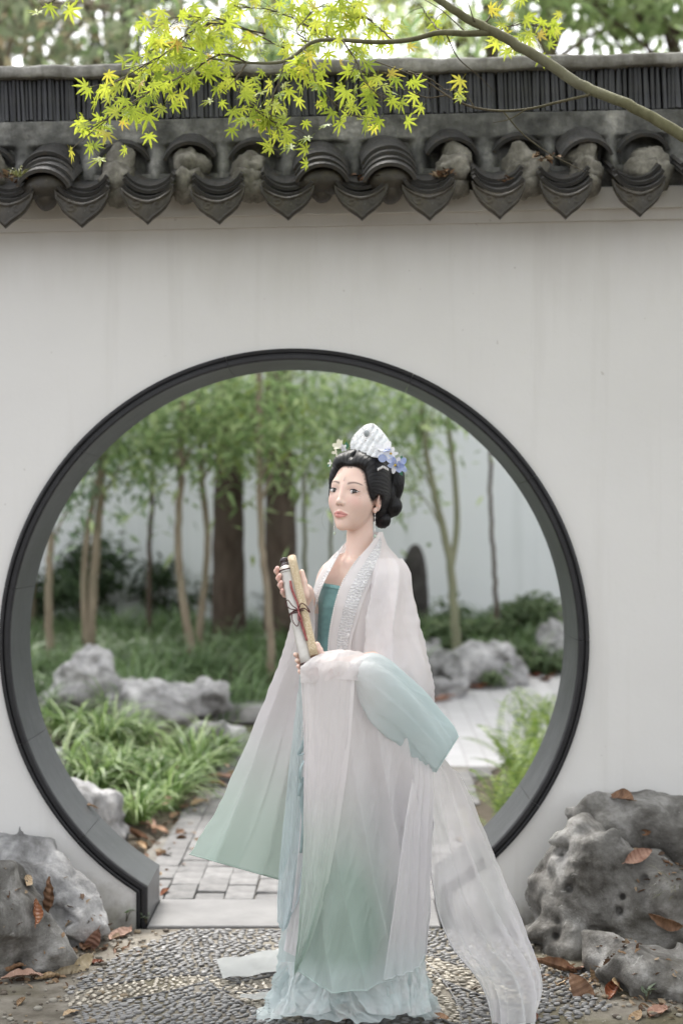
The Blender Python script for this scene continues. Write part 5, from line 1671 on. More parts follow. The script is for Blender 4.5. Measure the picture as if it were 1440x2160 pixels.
# torso axes (chest turned to the left of the picture)
YT = R(40)
_tl = np.array([math.cos(YT), -math.sin(YT), 0]); _tf = np.array([-math.sin(YT), -math.cos(YT), 0])
TM = np.stack([_tl, _tf, np.array([0, 0, 1.0])], 1)
B.ell(W(742, 1290, 0.02), (.140, .098, .165), .03, TM)
B.ell(W(748, 1215, 0.015), (.115, .070, .055), .04, TM)
B.cap(W(706, 1226, .080), W(812, 1222, -.07), .028, .036, .04)
B.cap(W(758, 1176, .02), W(716, 1208, .065), .022, .022, .04)       # trapezius
B.cap(W(768, 1176, .02), W(805, 1203, -.05), .024, .028, .04)
for s in (-1, 1): B.ell(W(742, 1300, 0.02) + _tf * .075 + _tl * s * .062, (.058, .05, .055), .04, TM)
B.ell(W(742, 1430, .02), (.112, .085, .13), .05, TM)
B.ell(W(742, 1520, .02), (.150, .115, .13), .05, TM)
for s in (-1, 1):
    hip = W(742, 1560, .02) + _tl * s * .075
    knee = np.array([hip[0] - .01, hip[1] - .02, .47]); ank = np.array([hip[0], hip[1], .08])
    B.cap(hip, knee, .078, .052, .04); B.cap(knee, ank, .05, .032, .03)
    B.cap(ank + np.array([0, 0, -.035]), ank + _tf * .13 + np.array([0, 0, -.05]), .034, .024, .02)
# head
he((0, -.018, .035), (.070, .088, .082))
he((0, .016, -.006), (.0620, .067, .084), .03)
he((0, .026, -.048), (.0470, .054, .051), .03)
he((0, .035, -.079), (.0285, .037, .028), .026)
he((0, .063, -.1015), (.0150, .0125, .0120), .022)
for s in (-1, 1):
    he((s * .0355, .045, -.027), (.021, .023, .022), .03)
    he((s * .030, .052, .020), (.022, .020, .012), .02)           # brow bone
hc((0, .0765, .014), (0, .0925, -.030), .0052, .0062, .012)
he((0, .0955, -.0350), (.0072, .0080, .0070), .008)
for s in (-1, 1):
    he((s * .0090, .0862, -.0380), (.0054, .0078, .0052), .006)
    he((s * .0335, .0915, .0015), (.0185, .0120, .0105), .012, 'sub')
    he((s * .0335, .0645, -.001), (.0185, .0142, .0122), .008)
    he((s * .0052, .0925, -.0445), (.0024, .0032, .0022), .003, 'sub')
hc((0, .0850, -.0640), (.0205, .0745, -.0680), .0048, .0022, .006)
hc((0, .0850, -.0640), (-.0205, .0745, -.0680), .0048, .0022, .006)
hc((.0085, .0825, -.0750), (-.0085, .0825, -.0750), .0056, .0056, .007)
hc((.0175, .0755, -.0712), (-.0175, .0755, -.0712), .0030, .0030, .007)
for s in (-1, 1): hc((0, .0920, -.0693), (s * .0235, .0785, -.0698), .0010, .0008, .004, 'sub')
for s in (-1, 1):                                                  # ears
    he((s * .0715, -.010, -.015), (.0085, .0175, .030), .006, rot=(-.22, 0, -s * .45))
    he((s * .0790, -.007, -.013), (.0080, .0095, .0185), .003, 'sub', rot=(-.22, 0, 0))
    he((s * .0740, -.002, -.020), (.0045, .0050, .0070), .004)
    he((s * .0685, .000, -.044), (.0055, .0075, .0085), .006)
# neck
B.cap(H(0, -.034, -.050), W(757, 1176, .02), .0375, .0400, .010)
B.cap(H(0, -.022, -.095), W(744, 1185, -.015), .020, .022, .02)
for s, e in ((-1, W(695, 1208, .04)), (1, W(800, 1206, -.085))): B.cap(W(740, 1188, -.045), e, .009, .010, .022)   # collar bones
# arms
B.cap(W(704, 1230, .085), W(670, 1345, .04), .028, .030, .02); B.cap(W(670, 1345, .04), W(643, 1250, -.10), .034, .0225, .02)
B.cap(W(815, 1224, -.075), W(845, 1388, -.15), .037, .033, .03); B.cap(W(845, 1388, -.15), W(700, 1408, -.285), .034, .0235, .02)

# scroll axis (white roll), needed for the hands
S0, S1 = W(601, 1192, -.165), W(648, 1402, -.315)
SAX = (S1 - S0) / np.linalg.norm(S1 - S0)
SR = 0.0178
def on_scroll(t): return S0 + (S1 - S0) * t
_side = np.cross(SAX, np.array([0, 1.0, 0])); _side /= np.linalg.norm(_side)
if _side[0] < 0: _side = -_side                                    # to the right of the picture
_toc = np.cross(SAX, _side); 
if _toc[1] > 0: _toc = -_toc                                       # towards the camera
# right hand: palm behind the roll, four fingers round its left side, thumb on the right
def sc(t, a, rad):
    """point round the scroll: a=0 towards the camera, +90 picture right, -90 picture left"""
    return on_scroll(t) + rad * (math.cos(R(a)) * _toc + math.sin(R(a)) * _side)
palm = sc(.20, 150, .036)
B.cap(W(643, 1250, -.10), palm + _side * .004, .021, .021, .016)
B.cap(sc(.10, 155, .036), sc(.33, 150, .038), .0165, .0150, .014)
B.cap(sc(.12, 120, .042), sc(.30, 125, .044), .0135, .0130, .012)
for i, t_ in enumerate((.045, .125, .195, .262)):
    rr = .0086 - .0006 * (i == 3) * 2 - .0003 * i
    ln = (0, 6, 4, -10)[i]
    k1 = sc(t_ + .02, 185, SR + rr * 1.15); k2 = sc(t_ + .008, -128, SR + rr * 1.25); k3 = sc(t_ - .004, -86 + ln, SR + rr * 1.1); k4 = sc(t_ - .012, -58 + ln, SR + rr * .95)
    B.cap(sc(t_ + .03, 160, .036), k1, rr * 1.1, rr * 1.05, .006); B.cap(k1, k2, rr * 1.05, rr, .004); B.cap(k2, k3, rr, rr * .93, .003); B.cap(k3, k4, rr * .92, rr * .75, .003)
GRO = 0.0120
tg = sc(.30, 118, .040); B.cap(tg, sc(.20, 98, .0420), .0120, .0098, .008); B.cap(sc(.20, 98, .0420), sc(.115, 84, .0425), .0098, .0076, .004)
# left hand closes on the lower end from the right
lp = sc(.93, 125, .046)
B.cap(W(700, 1408, -.285), lp, .022, .020, .014)
B.cap(sc(.88, 130, .040), sc(1.00, 125, .042), .016, .015, .012)
for i, t_ in enumerate((.875, .935, .990, 1.04)):
    rr = .0082 - .0003 * i
    k1 = sc(t_, 178, SR + rr * 1.15); k2 = sc(t_, -130, SR + rr * 1.2); k3 = sc(t_ + .004, -92, SR + rr * 1.05)
    B.cap(sc(t_, 150, .038), k1, rr * 1.1, rr, .006); B.cap(k1, k2, rr, rr * .95, .004); B.cap(k2, k3, rr * .95, rr * .78, .003)
tg = sc(.95, 110, .044); B.cap(tg, sc(.90, 84, .0420), .0115, .0095, .008); B.cap(sc(.90, 84, .0420), sc(.855, 70, .0425), .0095, .0072, .004)

V, Q = B.mesh()
V = relax(V, Q, 1, 0.3)
# make-up, skin tone and some painted shade, all in the skin's colour
q = (V - HO) @ HM
x, f_, z = q[:, 0], q[:, 1], q[:, 2]
ax = np.abs(x)
skin = np.array([0.80, 0.595, 0.505])
col = np.repeat(skin[None, :], len(V), 0)
def blend(mask, c):
    global col
    m = np.clip(mask, 0, 1)[:, None]
    col = col * (1 - m) + np.array(c) * m
face = (f_ > .03) & (np.abs(z) < .12)
blend(face * 0.35 * np.exp(-((ax - .042) / .018) ** 2 - ((z + .028) / .016) ** 2), (.80, .42, .38))
blend(face * 0.28 * np.exp(-((ax - .036) / .016) ** 2 - ((z - .009) / .007) ** 2), (.50, .27, .22))
blend(face * 0.5 * np.exp(-((ax - .0335) / .0175) ** 2 - ((z - .0005) / .0075) ** 2), (.50, .29, .24))
t_ = (ax - .0125) / .043
zc = .0205 + .0065 * np.sin(np.clip(t_, 0, 1) * 2.5) - .0035 * t_ ** 2
wd = .0036 * (1.05 - .62 * np.clip(t_, 0, 1))
blend(face * 0.88 * np.exp(-((z - zc) / wd) ** 2) * sstep(-.05, .12, t_) * (1 - sstep(.88, 1.04, t_)), (.085, .055, .045))
uu_ = np.clip((ax - .0335) / .0185, -1, 1)
zcr = .0098 - .0052 * uu_ ** 2 + .0008 * uu_
blend(face * .45 * np.exp(-((z - zcr) / .0011) ** 2) * (np.abs(ax - .0335) < .018), (.34, .18, .14))  # upper lid crease, its shade painted as a thin dark line
blend(.75 * np.exp(-((ax - .077) / .008) ** 2 - ((f_ + .004) / .010) ** 2 - ((z + .014) / .014) ** 2), (.42, .20, .14))  # ear hollow: inner shading painted in, mixed with the ear's reddish tone
blend(.30 * np.exp(-((ax - .072) / .01) ** 2 - ((f_ + .006) / .02) ** 2 - ((z + .018) / .03) ** 2), (.72, .40, .32))
lw = .0245
u_ = np.clip(ax / lw, 0, 1)
ztop = -.0600 - .0080 * u_ ** 1.5 + .0022 * np.exp(-(ax / .0055) ** 2) * -1 + .0012 * np.exp(-((ax - .006) / .004) ** 2)
zbot = -.0810 + .0118 * u_ ** 2.2
lip = face * sstep(.0012, -.0012, np.maximum(z - ztop, zbot - z)) * (ax < lw) * (f_ > .06)
blend(lip * .85, (.62, .24, .22))
blend(lip * .7 * np.exp(-((z + .0694 + .0006 * (ax / .01)) / .0013) ** 2), (.13, .03, .03))  # groove between the lips, its shade painted dark
blend((ax < .012) * face * .75 * np.exp(-((ax - .0052) / .0026) ** 2 - ((z + .0445) / .0020) ** 2), (.22, .08, .06))  # nostrils darkened, the shade inside them painted on
# warm fingertips
for t1 in (.045, .125, .195, .262):
    p_ = sc(t1 - .012, -60, SR + .008)
    blend(.55 * np.exp(-(np.linalg.norm(V - p_, axis=1) / .012) ** 2), (.80, .40, .36))
t = NT('skin')
c = t.n('ShaderNodeVertexColor', layer_name='Col').outputs[0]
v_ = t.coord('Object')
c = t.mix(t.ramp(t.noise(v_, 38, 5, 0.65), [(0.4, 0.0), (0.7, 0.14)]), c, (0.70, 0.42, 0.36))
b_ = t.bump(t.noise(v_, 520, 4), 0.12, 0.001)
MAT_SKIN = t.done(t.pbsdf(c, t.ramp(t.noise(v_, 60, 3), [(0.3, 0.38), (0.7, 0.55)]), 0.42, b_, Subsurface_Weight=0.18, Subsurface_Scale=0.012, Subsurface_Radius=(1.0, 0.35, 0.2)))
body_V, body_Q, body_col = V, Q, col

# ---- eyes, lashes
t = NT('eye'); c = t.n('ShaderNodeVertexColor', layer_name='Col').outputs[0]
MAT_EYE = t.done(t.pbsdf(c, 0.12, 0.5, Coat_Weight=0.6, Coat_Roughness=0.03))
MAT_LASH = pbr('lash', [(0.012, 0.009, 0.008), (0.02, 0.014, 0.012)], rough=0.6, bump=0)
for s in (-1, 1):
    E = np.array([s * .0335, .0645, -.001]); rad = np.array([.0205, .0162, .0150])
    nu, nv = 49, 29
    u = np.linspace(-1, 1, nu); w = np.linspace(0, 1, nv)
    def edge(u, up):
        side = u * s                                              # +1 at the outer corner
        if up: return .0066 * (1 - np.abs(u) ** 2.4) + .0012 * side
        return -.0050 * (1 - np.abs(u) ** 2.0) + .0012 * side
    U_, W_ = np.meshgrid(u, w)
    X_ = .0166 * U_; Z_ = edge(U_, False) * (1 - W_) + edge(U_, True) * W_
    fy = rad[1] * np.sqrt(np.clip(1 - (X_ / rad[0]) ** 2 - (Z_ / rad[2]) ** 2, .02, 1))
    loc = np.stack([E[0] + X_, E[1] + fy, E[2] + Z_], -1).reshape(-1, 3)
    Vv = HO + loc @ HM.T
    gx = .0052; gzv = .0006
    dd = np.hypot((X_ - gx) , (Z_ - gzv)).ravel()
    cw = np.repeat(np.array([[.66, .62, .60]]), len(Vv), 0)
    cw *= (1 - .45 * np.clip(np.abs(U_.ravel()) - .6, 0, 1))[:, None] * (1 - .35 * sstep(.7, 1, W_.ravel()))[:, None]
    m = sstep(.0075, .0068, dd)[:, None]; cw = cw * (1 - m) + np.array([.035, .018, .011]) * m
    m = sstep(.0075, .0069, dd)[:, None] * sstep(.0056, .0065, dd)[:, None]; cw = cw * (1 - m) + np.array([.014, .009, .008]) * m
    m = sstep(.0030, .0025, dd)[:, None]; cw = cw * (1 - m) + np.array([.004, .003, .003]) * m
    hl = np.hypot(X_ - gx + .0018, Z_ - gzv - .0022).ravel(); m = sstep(.0012, .0008, hl)[:, None]
    eye = wobj('eye', Vv, grid_faces(nu, nv), MAT_EYE, cols=cw)
    up = np.array([[E[0] + .0166 * a, E[1] + rad[1] * math.sqrt(max(.05, 1 - (.0166 * a / rad[0]) ** 2 - (float(edge(np.array(a), True)) / rad[2]) ** 2)) + .0006, E[2] + float(edge(np.array(a), True)) + .0003] for a in np.linspace(-1, 1, 22)])
    out = up[-1] if s > 0 else up[0]
    tail = np.array([out[0] + s * .0048, out[1] - .0035, out[2] + .0022])
    up = np.vstack([up, tail]) if s > 0 else np.vstack([tail, up])
    rr = [.0005, .0012, .0016, .0016, .0014, .0006] if s > 0 else [.0006, .0014, .0016, .0016, .0012, .0005]
    wobj('eyelash', *(lambda a: (HO + np.asarray(a[0]) @ HM.T, a[1]))(tube(up, rr, 6)), MAT_LASH)
    lo_ = np.array([[E[0] + .0166 * a, E[1] + rad[1] * math.sqrt(max(.05, 1 - (.0166 * a / rad[0]) ** 2 - (float(edge(np.array(a), False)) / rad[2]) ** 2)) + .0002, E[2] + float(edge(np.array(a), False)) - .0001] for a in np.linspace(-.9, .95, 18)])
    wobj('eyelash', *(lambda a: (HO + np.asarray(a[0]) @ HM.T, a[1]))(tube(lo_, [.0003, .00045, .0003], 5)), MAT_LASH)

# ---- hair
hx = np.arange(-.075, .225, .0022); hy = BASE[1] + np.arange(-.13, .22, .0022); hz = np.arange(1.40, 1.70, .0022)
Hf = Field(hx, hy, hz)
def hh(c, r, k=.02, op='add', rot=None): Hf.ell(H(*c), r, k, HM if rot is None else HM @ np.array(Euler(rot).to_matrix()), op)
hh((0, -.020, .042), (.0800, .0970, .0900))
hh((0, -.004, .104), (.056, .050, .030), .03)
for s in (-1, 1):
    hh((s * .036, .016, .090), (.042, .046, .030), .018)          # puffs either side of the parting
    hh((s * .060, -.004, .040), (.026, .056, .056), .02)
    hh((s * .064, -.020, .004), (.018, .042, .036), .02)
hh((0, -.075, .010), (.066, .055, .078), .03)
hh((0, .096, -.030), (.0615, .080, .106), .016, 'sub')            # face opening
for s in (-1, 1): hh((s * .024, .088, .024), (.038, .070, .056), .018, 'sub')
for s in (-1, 1): hh((s * .052, .060, -.040), (.028, .056, .060), .022, 'sub')
for s in (-1, 1): hh((s * .078, .004, -.030), (.020, .026, .034), .006, 'sub')
Hf.ell(H(-.0640, .030, .040), (.0125, .026, .040), .010, HM)
Hf.ell(H(-.0665, .030, .002), (.0090, .018, .036), .008, HM @ np.array(Euler((.15, 0, 0)).to_matrix()))
Hf.ell(H(-.0655, .034, -.028), (.0050, .010, .018), .006, HM)
Hf.ell(H(.0655, .022, .018), (.0080, .020, .036), .010, HM @ np.array(Euler((-.25, 0, 0)).to_matrix()))
def loopf(Fd, px, py, dy, r, k=.008, rot=(0, 0, 0)): Fd.ell(W(px, py, dy), r, k, np.array(Euler(rot).to_matrix()))
loopf(Hf, 798, 1058, .055, (.030, .05, .06), .02)
loopf(Hf, 812, 985, .06, (.030, .05, .045), .02)
hh((0, .070, .112), (.004, .040, .010), .012, 'sub')              # the parting, a shallow valley
V, Q = Hf.mesh()
A_ = H(0, .22, .01); B_ = W(822, 1062, .09)
axv = (B_ - A_) / np.linalg.norm(B_ - A_)
e1 = np.cross(axv, [0, 0, 1.0]); e1 /= np.linalg.norm(e1); e2 = np.cross(axv, e1)
def strand(Vx):
    d = Vx - A_
    return np.arctan2(d @ e1, d @ e2)
V = relax(V, Q, 4, 0.5)
# grooves along the strands
an = strand(V)
me_tmp = mk('hair_tmp', V, Q); nrm = np.zeros((len(V), 3), np.float32); me_tmp.vertices.foreach_get('co', nrm.ravel())
N_ = np.zeros(len(V) * 3, np.float32); me_tmp.vertex_normals.foreach_get('vector', N_); N_ = N_.reshape(-1, 3)
lowfac = vnoise(V[:, 0] * 25, V[:, 1] * 25, V[:, 2] * 25, 3)
loopc = np.exp(-np.minimum(np.linalg.norm(V - W(826, 1050, .07), axis=1) / .085, 3) ** 4)
ang2 = np.arctan2(V[:, 2] - W(0, 1050)[2], V[:, 0] - W(815, 0)[0]) * 2 + V[:, 1] * 60
strandc = an
g = np.sin(strandc * 50 + 3 * lowfac) * .0005 + np.sin(strandc * 113 + 1.7 + 2 * lowfac) * .0004
V = V + N_ * g[:, None]
bpy.data.meshes.remove(me_tmp)
t = NT('hair')
at = t.n('ShaderNodeAttribute', attribute_name='fac').outputs['Fac']
nz1 = t.n('ShaderNodeTexNoise', noise_dimensions='1D', Scale=60.0, Detail=4.0); t.l(at, nz1.inputs['W'])
c = t.ramp(nz1.outputs['Fac'], [(0.3, (0.003, 0.003, 0.0042)), (0.7, (0.0085, 0.008, 0.010))])
MAT_HAIR = t.done(t.pbsdf(c, 0.34, 0.42, t.bump(nz1.outputs['Fac'], 0.5, 0.003)))
hair = wobj('hair', V, Q, MAT_HAIR, attr=strandc)
gi = [np.clip(np.interp(body_V[:, a], Hf.ax[a], np.arange(len(Hf.ax[a]))), 0, len(Hf.ax[a]) - 1).round().astype(int) for a in range(3)]
hd = Hf.F[gi[0], gi[1], gi[2]]
hd = np.where((body_V[:, 2] > 1.46), hd, 1) + .002 * vnoise(body_V[:, 0] * 300, body_V[:, 1] * 300, body_V[:, 2] * 300, 4)
m_ = (.85 * sstep(.0075, .001, hd))[:, None]
body_col = body_col * (1 - m_) + np.array([.012, .010, .010]) * m_
body = wobj('body', body_V, body_Q, MAT_SKIN, cols=body_col)
# chignon: stacked loops low at the back
LOOPS = [(832, 1020, .075, (.030, .050, .060), (0, .12, 0)), (824, 1068, .070, (.034, .046, .034), (0, -.1, 0)), (806, 1096, .062, (.026, .040, .027), (0, 0, 0)), (818, 1046, .05, (.024, .04, .05), (0, .1, 0))]
Cf = Field(np.arange(.04, .23, .0022), BASE[1] + np.arange(-.02, .16, .0022), np.arange(1.38, 1.64, .0022))
for px_, py_, dy_, r_, ro in LOOPS: loopf(Cf, px_, py_, dy_, r_, .005, ro)
V, Q = Cf.mesh(); V = relax(V, Q, 2, .4)
best = np.full(len(V), 99.0); fc = np.zeros(len(V))
for i, (px_, py_, dy_, r_, ro) in enumerate(LOOPS):
    q_ = ((V - W(px_, py_, dy_)) @ np.array(Euler(ro).to_matrix())) / np.array(r_)
    d_ = np.linalg.norm(q_, axis=1)
    rr_ = np.hypot(q_[:, 0] + .35, q_[:, 2])
    fc = np.where(d_ < best, rr_ * 1.1 + i * 5, fc); best = np.minimum(best, d_)
me_tmp = mk('hair_tmp', V, Q); N_ = np.zeros(len(V) * 3, np.float32); me_tmp.vertex_normals.foreach_get('vector', N_); N_ = N_.reshape(-1, 3); bpy.data.meshes.remove(me_tmp)
V = V + N_ * (np.sin(fc * 42) * .0008 + np.sin(fc * 91 + 1) * .0005)[:, None]
wobj('chignon', V, Q, MAT_HAIR, hair, attr=fc)
# loose strands
mb = MB(); rh = random.Random(4)
def strand_path(pts, r=.0004): mb.add(*tube(catmull([tuple(p - BASE) for p in pts], 16), [r, r * .4], 4))
strand_path([H(-.066, .03, -.03), W(681, 1085, -.07), W(680, 1105, -.07), W(690, 1122, -.07), W(700, 1126, -.07)], .0003)
for k in range(26):
    s = rh.choice((-1, 1)); a = rh.uniform(.2, 1)
    p0 = H(s * rh.uniform(.02, .06), rh.uniform(0, .06), rh.uniform(.08, .125)); d_ = np.array([rh.gauss(0, .012), rh.gauss(0, .012), abs(rh.gauss(.006, .006))])
    strand_path([p0, p0 + d_ + np.array([.012, 0, .004]), p0 + d_ * 1.4 + np.array([.03, .02, -.004])], .00025)
for k in range(14):                                                # wispy side lock by her right cheek
    z0 = rh.uniform(-.005, .045)
    strand_path([H(-.066, .030, z0), H(-.073 - rh.uniform(0, .004), .034, z0 - .02), H(-.068, .036, z0 - .04), H(-.071, .030, z0 - .052)], .0006)
mb.build('loose_hair', MAT_HAIR, person)

# ================================================================ clothing
def fabric(name, alpha=0.1, transl=0.35, rough=0.55, weave=0.12, sheen=0.2, wr=0.35):
    t = NT(name)
    c = t.n('ShaderNodeVertexColor', layer_name='Col').outputs[0]
    w1 = t.noise(t.coord('Object', (14, 14, 2.5)), 1.0, 4, 0.55, 0.6)
    w2 = t.noise(t.coord('Object'), 9, 5, 0.6, 0.8)
    b = t.bump(w1, wr, 0.02); b = t.bump(w2, wr, 0.03, b)
    b = t.bump(t.noise(t.coord('Object', (1, 1, 1)), 700, 2), weave, 0.001, b)
    p = t.pbsdf(c, rough, 0.3, b, Sheen_Weight=sheen, Sheen_Roughness=0.4)
    tr = t.n('ShaderNodeBsdfTranslucent'); t.l(c, tr.inputs[0])
    m1 = t.n('ShaderNodeMixShader', Fac=transl); t.l(p, m1.inputs[1]); t.l(tr.outputs[0], m1.inputs[2])
    if alpha <= 0: return t.done(m1.outputs[0])
    tp = t.n('ShaderNodeBsdfTransparent')
    m2 = t.n('ShaderNodeMixShader', Fac=alpha); t.l(m1.outputs[0], m2.inputs[1]); t.l(tp.outputs[0], m2.inputs[2])
    return t.done(m2.outputs[0])
MAT_SILK = fabric('white_silk_gauze', 0.05, 0.35, 0.5, wr=0.10)
MAT_SHEER = fabric('sheer_gauze', 0.20, 0.40, 0.5, wr=0.10)
MAT_SHEER2 = fabric('very_sheer_gauze', 0.33, 0.35, 0.5, wr=0.10)
MAT_SKIRT = fabric('skirt_gauze', 0.22, 0.40, 0.55, wr=0.12)
MAT_TEAL = fabric('teal_silk', 0.0, 0.1, 0.5, 0.15, 0.35, 0.25)

WHITE = np.array([.84, .815, .815]); LILAC = np.array([.76, .735, .755]); SAGE = np.array([.44, .555, .495]); SAGE_L = np.array([.66, .735, .685])
AQUA = np.array([.68, .775, .78]); AQUA_D = np.array([.58, .705, .712]); TEAL = np.array([.155, .30, .30]); GREY = np.array([.72, .71, .735])
def mixc(a, b, t): t = np.clip(t, 0, 1)[..., None]; return a * (1 - t) + b * t

def to_px(V):
    d = V[..., 1] - CAM_Y
    return 720 + V[..., 0] / d * FPX, HORIZON - (V[..., 2] - CAM_H) / d * FPX

def normals(G):
    du = np.gradient(G, axis=1); dv = np.gradient(G, axis=0)
    n = np.cross(du, dv); n /= np.maximum(np.linalg.norm(n, axis=-1, keepdims=True), 1e-9)
    return n

def fold_h(U_, V_, folds, seed=0, crumple=0.0):
    """sum of soft pleats; folds: (count, amplitude, phase, slant, start, sharp)"""
    h = 0 * U_
    for n, a, ph, sl, v0, sh in folds:
        w = np.sin(2 * math.pi * (n * (U_ + sl * V_ + 0.05 * np.sin(3.1 * V_ + ph)) + ph))
        if sh < 0: w = 1.2 - 2.4 * np.abs(w) ** (-sh)            # crisp ridge, soft valley
        else: w = np.sign(w) * np.abs(w) ** sh
        a = a * (0.55 + 0.45 * np.sin(2.3 * n * U_ + ph * 9 + 1.7 * V_))
        h = h + a * w * sstep(v0 - .25, v0 + .35, V_)
    if crumple:
        h = h + crumple * fbm(U_ * 7 + seed, V_ * 5, 0 * U_ + seed * 1.7, 4, seed) + .5 * crumple * fbm(U_ * 16 + V_ * 6, V_ * 7, 0 * U_ + seed, 3, seed + 3, ridge=True)
    return h

def coons(top, bot, left, right, nu, nv):
    c = [catmull([W(*p) for p in k], n) for k, n in ((top, nu), (bot, nu), (left, nv), (right, nv))]
    T, Bq, L, Rr = c
    u = np.linspace(0, 1, nu)[None, :, None]; v = np.linspace(0, 1, nv)[:, None, None]
    c00, c10, c01, c11 = (T[0] + L[0]) / 2, (T[-1] + Rr[0]) / 2, (Bq[0] + L[-1]) / 2, (Bq[-1] + Rr[-1]) / 2
    return (1 - v) * T[None] + v * Bq[None] + (1 - u) * L[:, None] + u * Rr[:, None] - ((1 - u) * (1 - v) * c00 + u * (1 - v) * c10 + (1 - u) * v * c01 + u * v * c11)

def sheet(name, top, bot, left, right, colf, mat, folds=(), crumple=0.0, seed=0, nu=80, nv=130, parent=None, bulge=0.0, pin=0.0, hems=''):
    G = coons(top, bot, left, right, nu, nv)
    U_, V_ = np.meshgrid(np.linspace(0, 1, nu), np.linspace(0, 1, nv))
    N_ = normals(G)
    if N_[..., 1].mean() > 0: N_ = -N_
    h = fold_h(U_, V_, folds, seed, crumple) + bulge * np.sin(math.pi * U_)
    if pin: h = h * sstep(0, pin, U_) * sstep(0, pin, 1 - U_)
    G = G + N_ * h[..., None]
    px, py = to_px(G)
    col = colf(U_, V_, px, py)
    o = wobj(name, G.reshape(-1, 3), grid_faces(nu, nv), mat, parent, cols=col.reshape(-1, 3))
    for e in hems:                                                # rolled hem along an edge: 'l', 'r' or 'b'
        sl = {'l': (slice(None), 0), 'r': (slice(None), -1), 'b': (-1, slice(None))}[e]
        E, Ce = G[sl], col[sl]
        v, f = tube(E, .0022, 6)
        wobj('hem', v, f, MAT_SILK, o, cols=np.repeat(Ce, 6, 0))
    return o

def loft(name, rows, colf, mat, folds=(), crumple=0.0, seed=0, t0=None, t1=None, nu=120, nv=120, parent=None, power=1.0, ret=False, hem=False, rag=0.0):
    """rows: (px_l, py_l, px_r, py_r, half depth, centre dy); t0/t1: start and end angle per row (None: closed ring)"""
    rows = np.array(rows, float)
    k = np.linspace(0, 1, len(rows))
    rr = catmull(rows, nv) if len(rows) > 2 else rows
    closed = t0 is None
    V_ = np.linspace(0, 1, nv)[:, None] * np.ones((1, nu))
    if closed:
        th = -np.pi / 2 + np.arange(nu)[None, :] / nu * 2 * np.pi + 0 * V_
        U_ = np.arange(nu)[None, :] / nu + 0 * V_
    else:
        # same arc-length spacing as the rows
        L = np.concatenate([[0], np.cumsum(np.linalg.norm(np.diff(rows, axis=0), axis=1))]); L /= L[-1]
        a0 = np.interp(np.linspace(0, 1, nv), L, t0)[:, None]; a1 = np.interp(np.linspace(0, 1, nv), L, t1)[:, None]
        U_ = np.linspace(0, 1, nu)[None, :] + 0 * V_
        th = a0 + (a1 - a0) * U_
    cx, cy = (rr[:, 0] + rr[:, 2]) / 2, (rr[:, 1] + rr[:, 3]) / 2
    hx, hy = (rr[:, 2] - rr[:, 0]) / 2, (rr[:, 3] - rr[:, 1]) / 2
    co, si = np.cos(th), np.sin(th)
    if power != 1.0: si = np.sign(si) * np.abs(si) ** power
    h = fold_h(U_, V_, folds, seed, crumple)
    k_ = 1 + h / np.maximum(np.hypot(hx, hy)[:, None] / 711, .02)
    px = cx[:, None] + hx[:, None] * co * k_; py = cy[:, None] + hy[:, None] * co * k_
    if rag: py = py + rag * V_ ** 2 * (fbm(U_ * 30, 0 * U_, 0 * U_ + seed, 3, seed) * 1.6 + .5 * np.sin(U_ * 40))
    dy = rr[:, 5][:, None] + rr[:, 4][:, None] * si * k_
    d = DW + dy
    G = np.stack([(px - 720) / FPX * d, CAM_Y + d, CAM_H - (py - HORIZON) / FPX * d], -1)
    if ret: return G
    col = colf(U_, V_, px, py)
    o = wobj(name, G.reshape(-1, 3), grid_faces(nu, nv, closed), mat, parent, cols=col.reshape(-1, 3))
    if hem:
        E = np.vstack([G[-1], G[-1][:1]]) if closed else G[-1]
        Ce = np.vstack([col[-1], col[-1][:1]]) if closed else col[-1]
        v, f = tube(E, .0022, 6); wobj('hem', v, f, MAT_SILK, o, cols=np.repeat(Ce, 6, 0))
    return o

# ---- skirt with a ruffled lower tier
def skirt_col(u, v, px, py):
    c = mixc(WHITE * .95, AQUA, sstep(1850, 2060, py))
    return mixc(c, WHITE, .5 * sstep(.2, .9, vnoise(u * 14, v * 3, 0 * u, 5)))
loft('skirt', [(668, 1400, 832, 1400, .12, .02), (655, 1480, 850, 1480, .15, .02), (640, 1600, 862, 1600, .17, .02), (622, 1800, 872, 1800, .19, .02), (600, 1960, 884, 1960, .205, .01), (590, 2050, 890, 2050, .21, .0), (583, 2120, 900, 2118, .215, -.01)],
     skirt_col, MAT_SKIRT, [(11, .014, .1, .02, .1, -.8), (23, .006, .4, -.03, .3, -.9)], .006, 3, nu=220, nv=90)
def ruf_col(u, v, px, py):
    c = mixc(AQUA * 1.08, AQUA_D * 1.08, .6 * sstep(-.3, .5, vnoise(u * 18, v * 2, 0 * u, 8)))
    return mixc(c, WHITE, .3 + .4 * sstep(-.1, .6, vnoise(u * 9, v * 3, 0 * u + 4, 15)))
skirt_hem = loft('skirt_ruffle', [(592, 2030, 890, 2030, .212, 0), (580, 2080, 900, 2078, .225, -.005), (566, 2118, 914, 2112, .235, -.01), (552, 2140, 926, 2134, .25, -.015), (540, 2152, 934, 2146, .262, -.02)],
     ruf_col, MAT_SKIRT, [(13, .020, .2, .03, .0, -.9), (29, .008, .5, -.04, .1, 1)], .007, 6, nu=320, nv=60, rag=14)
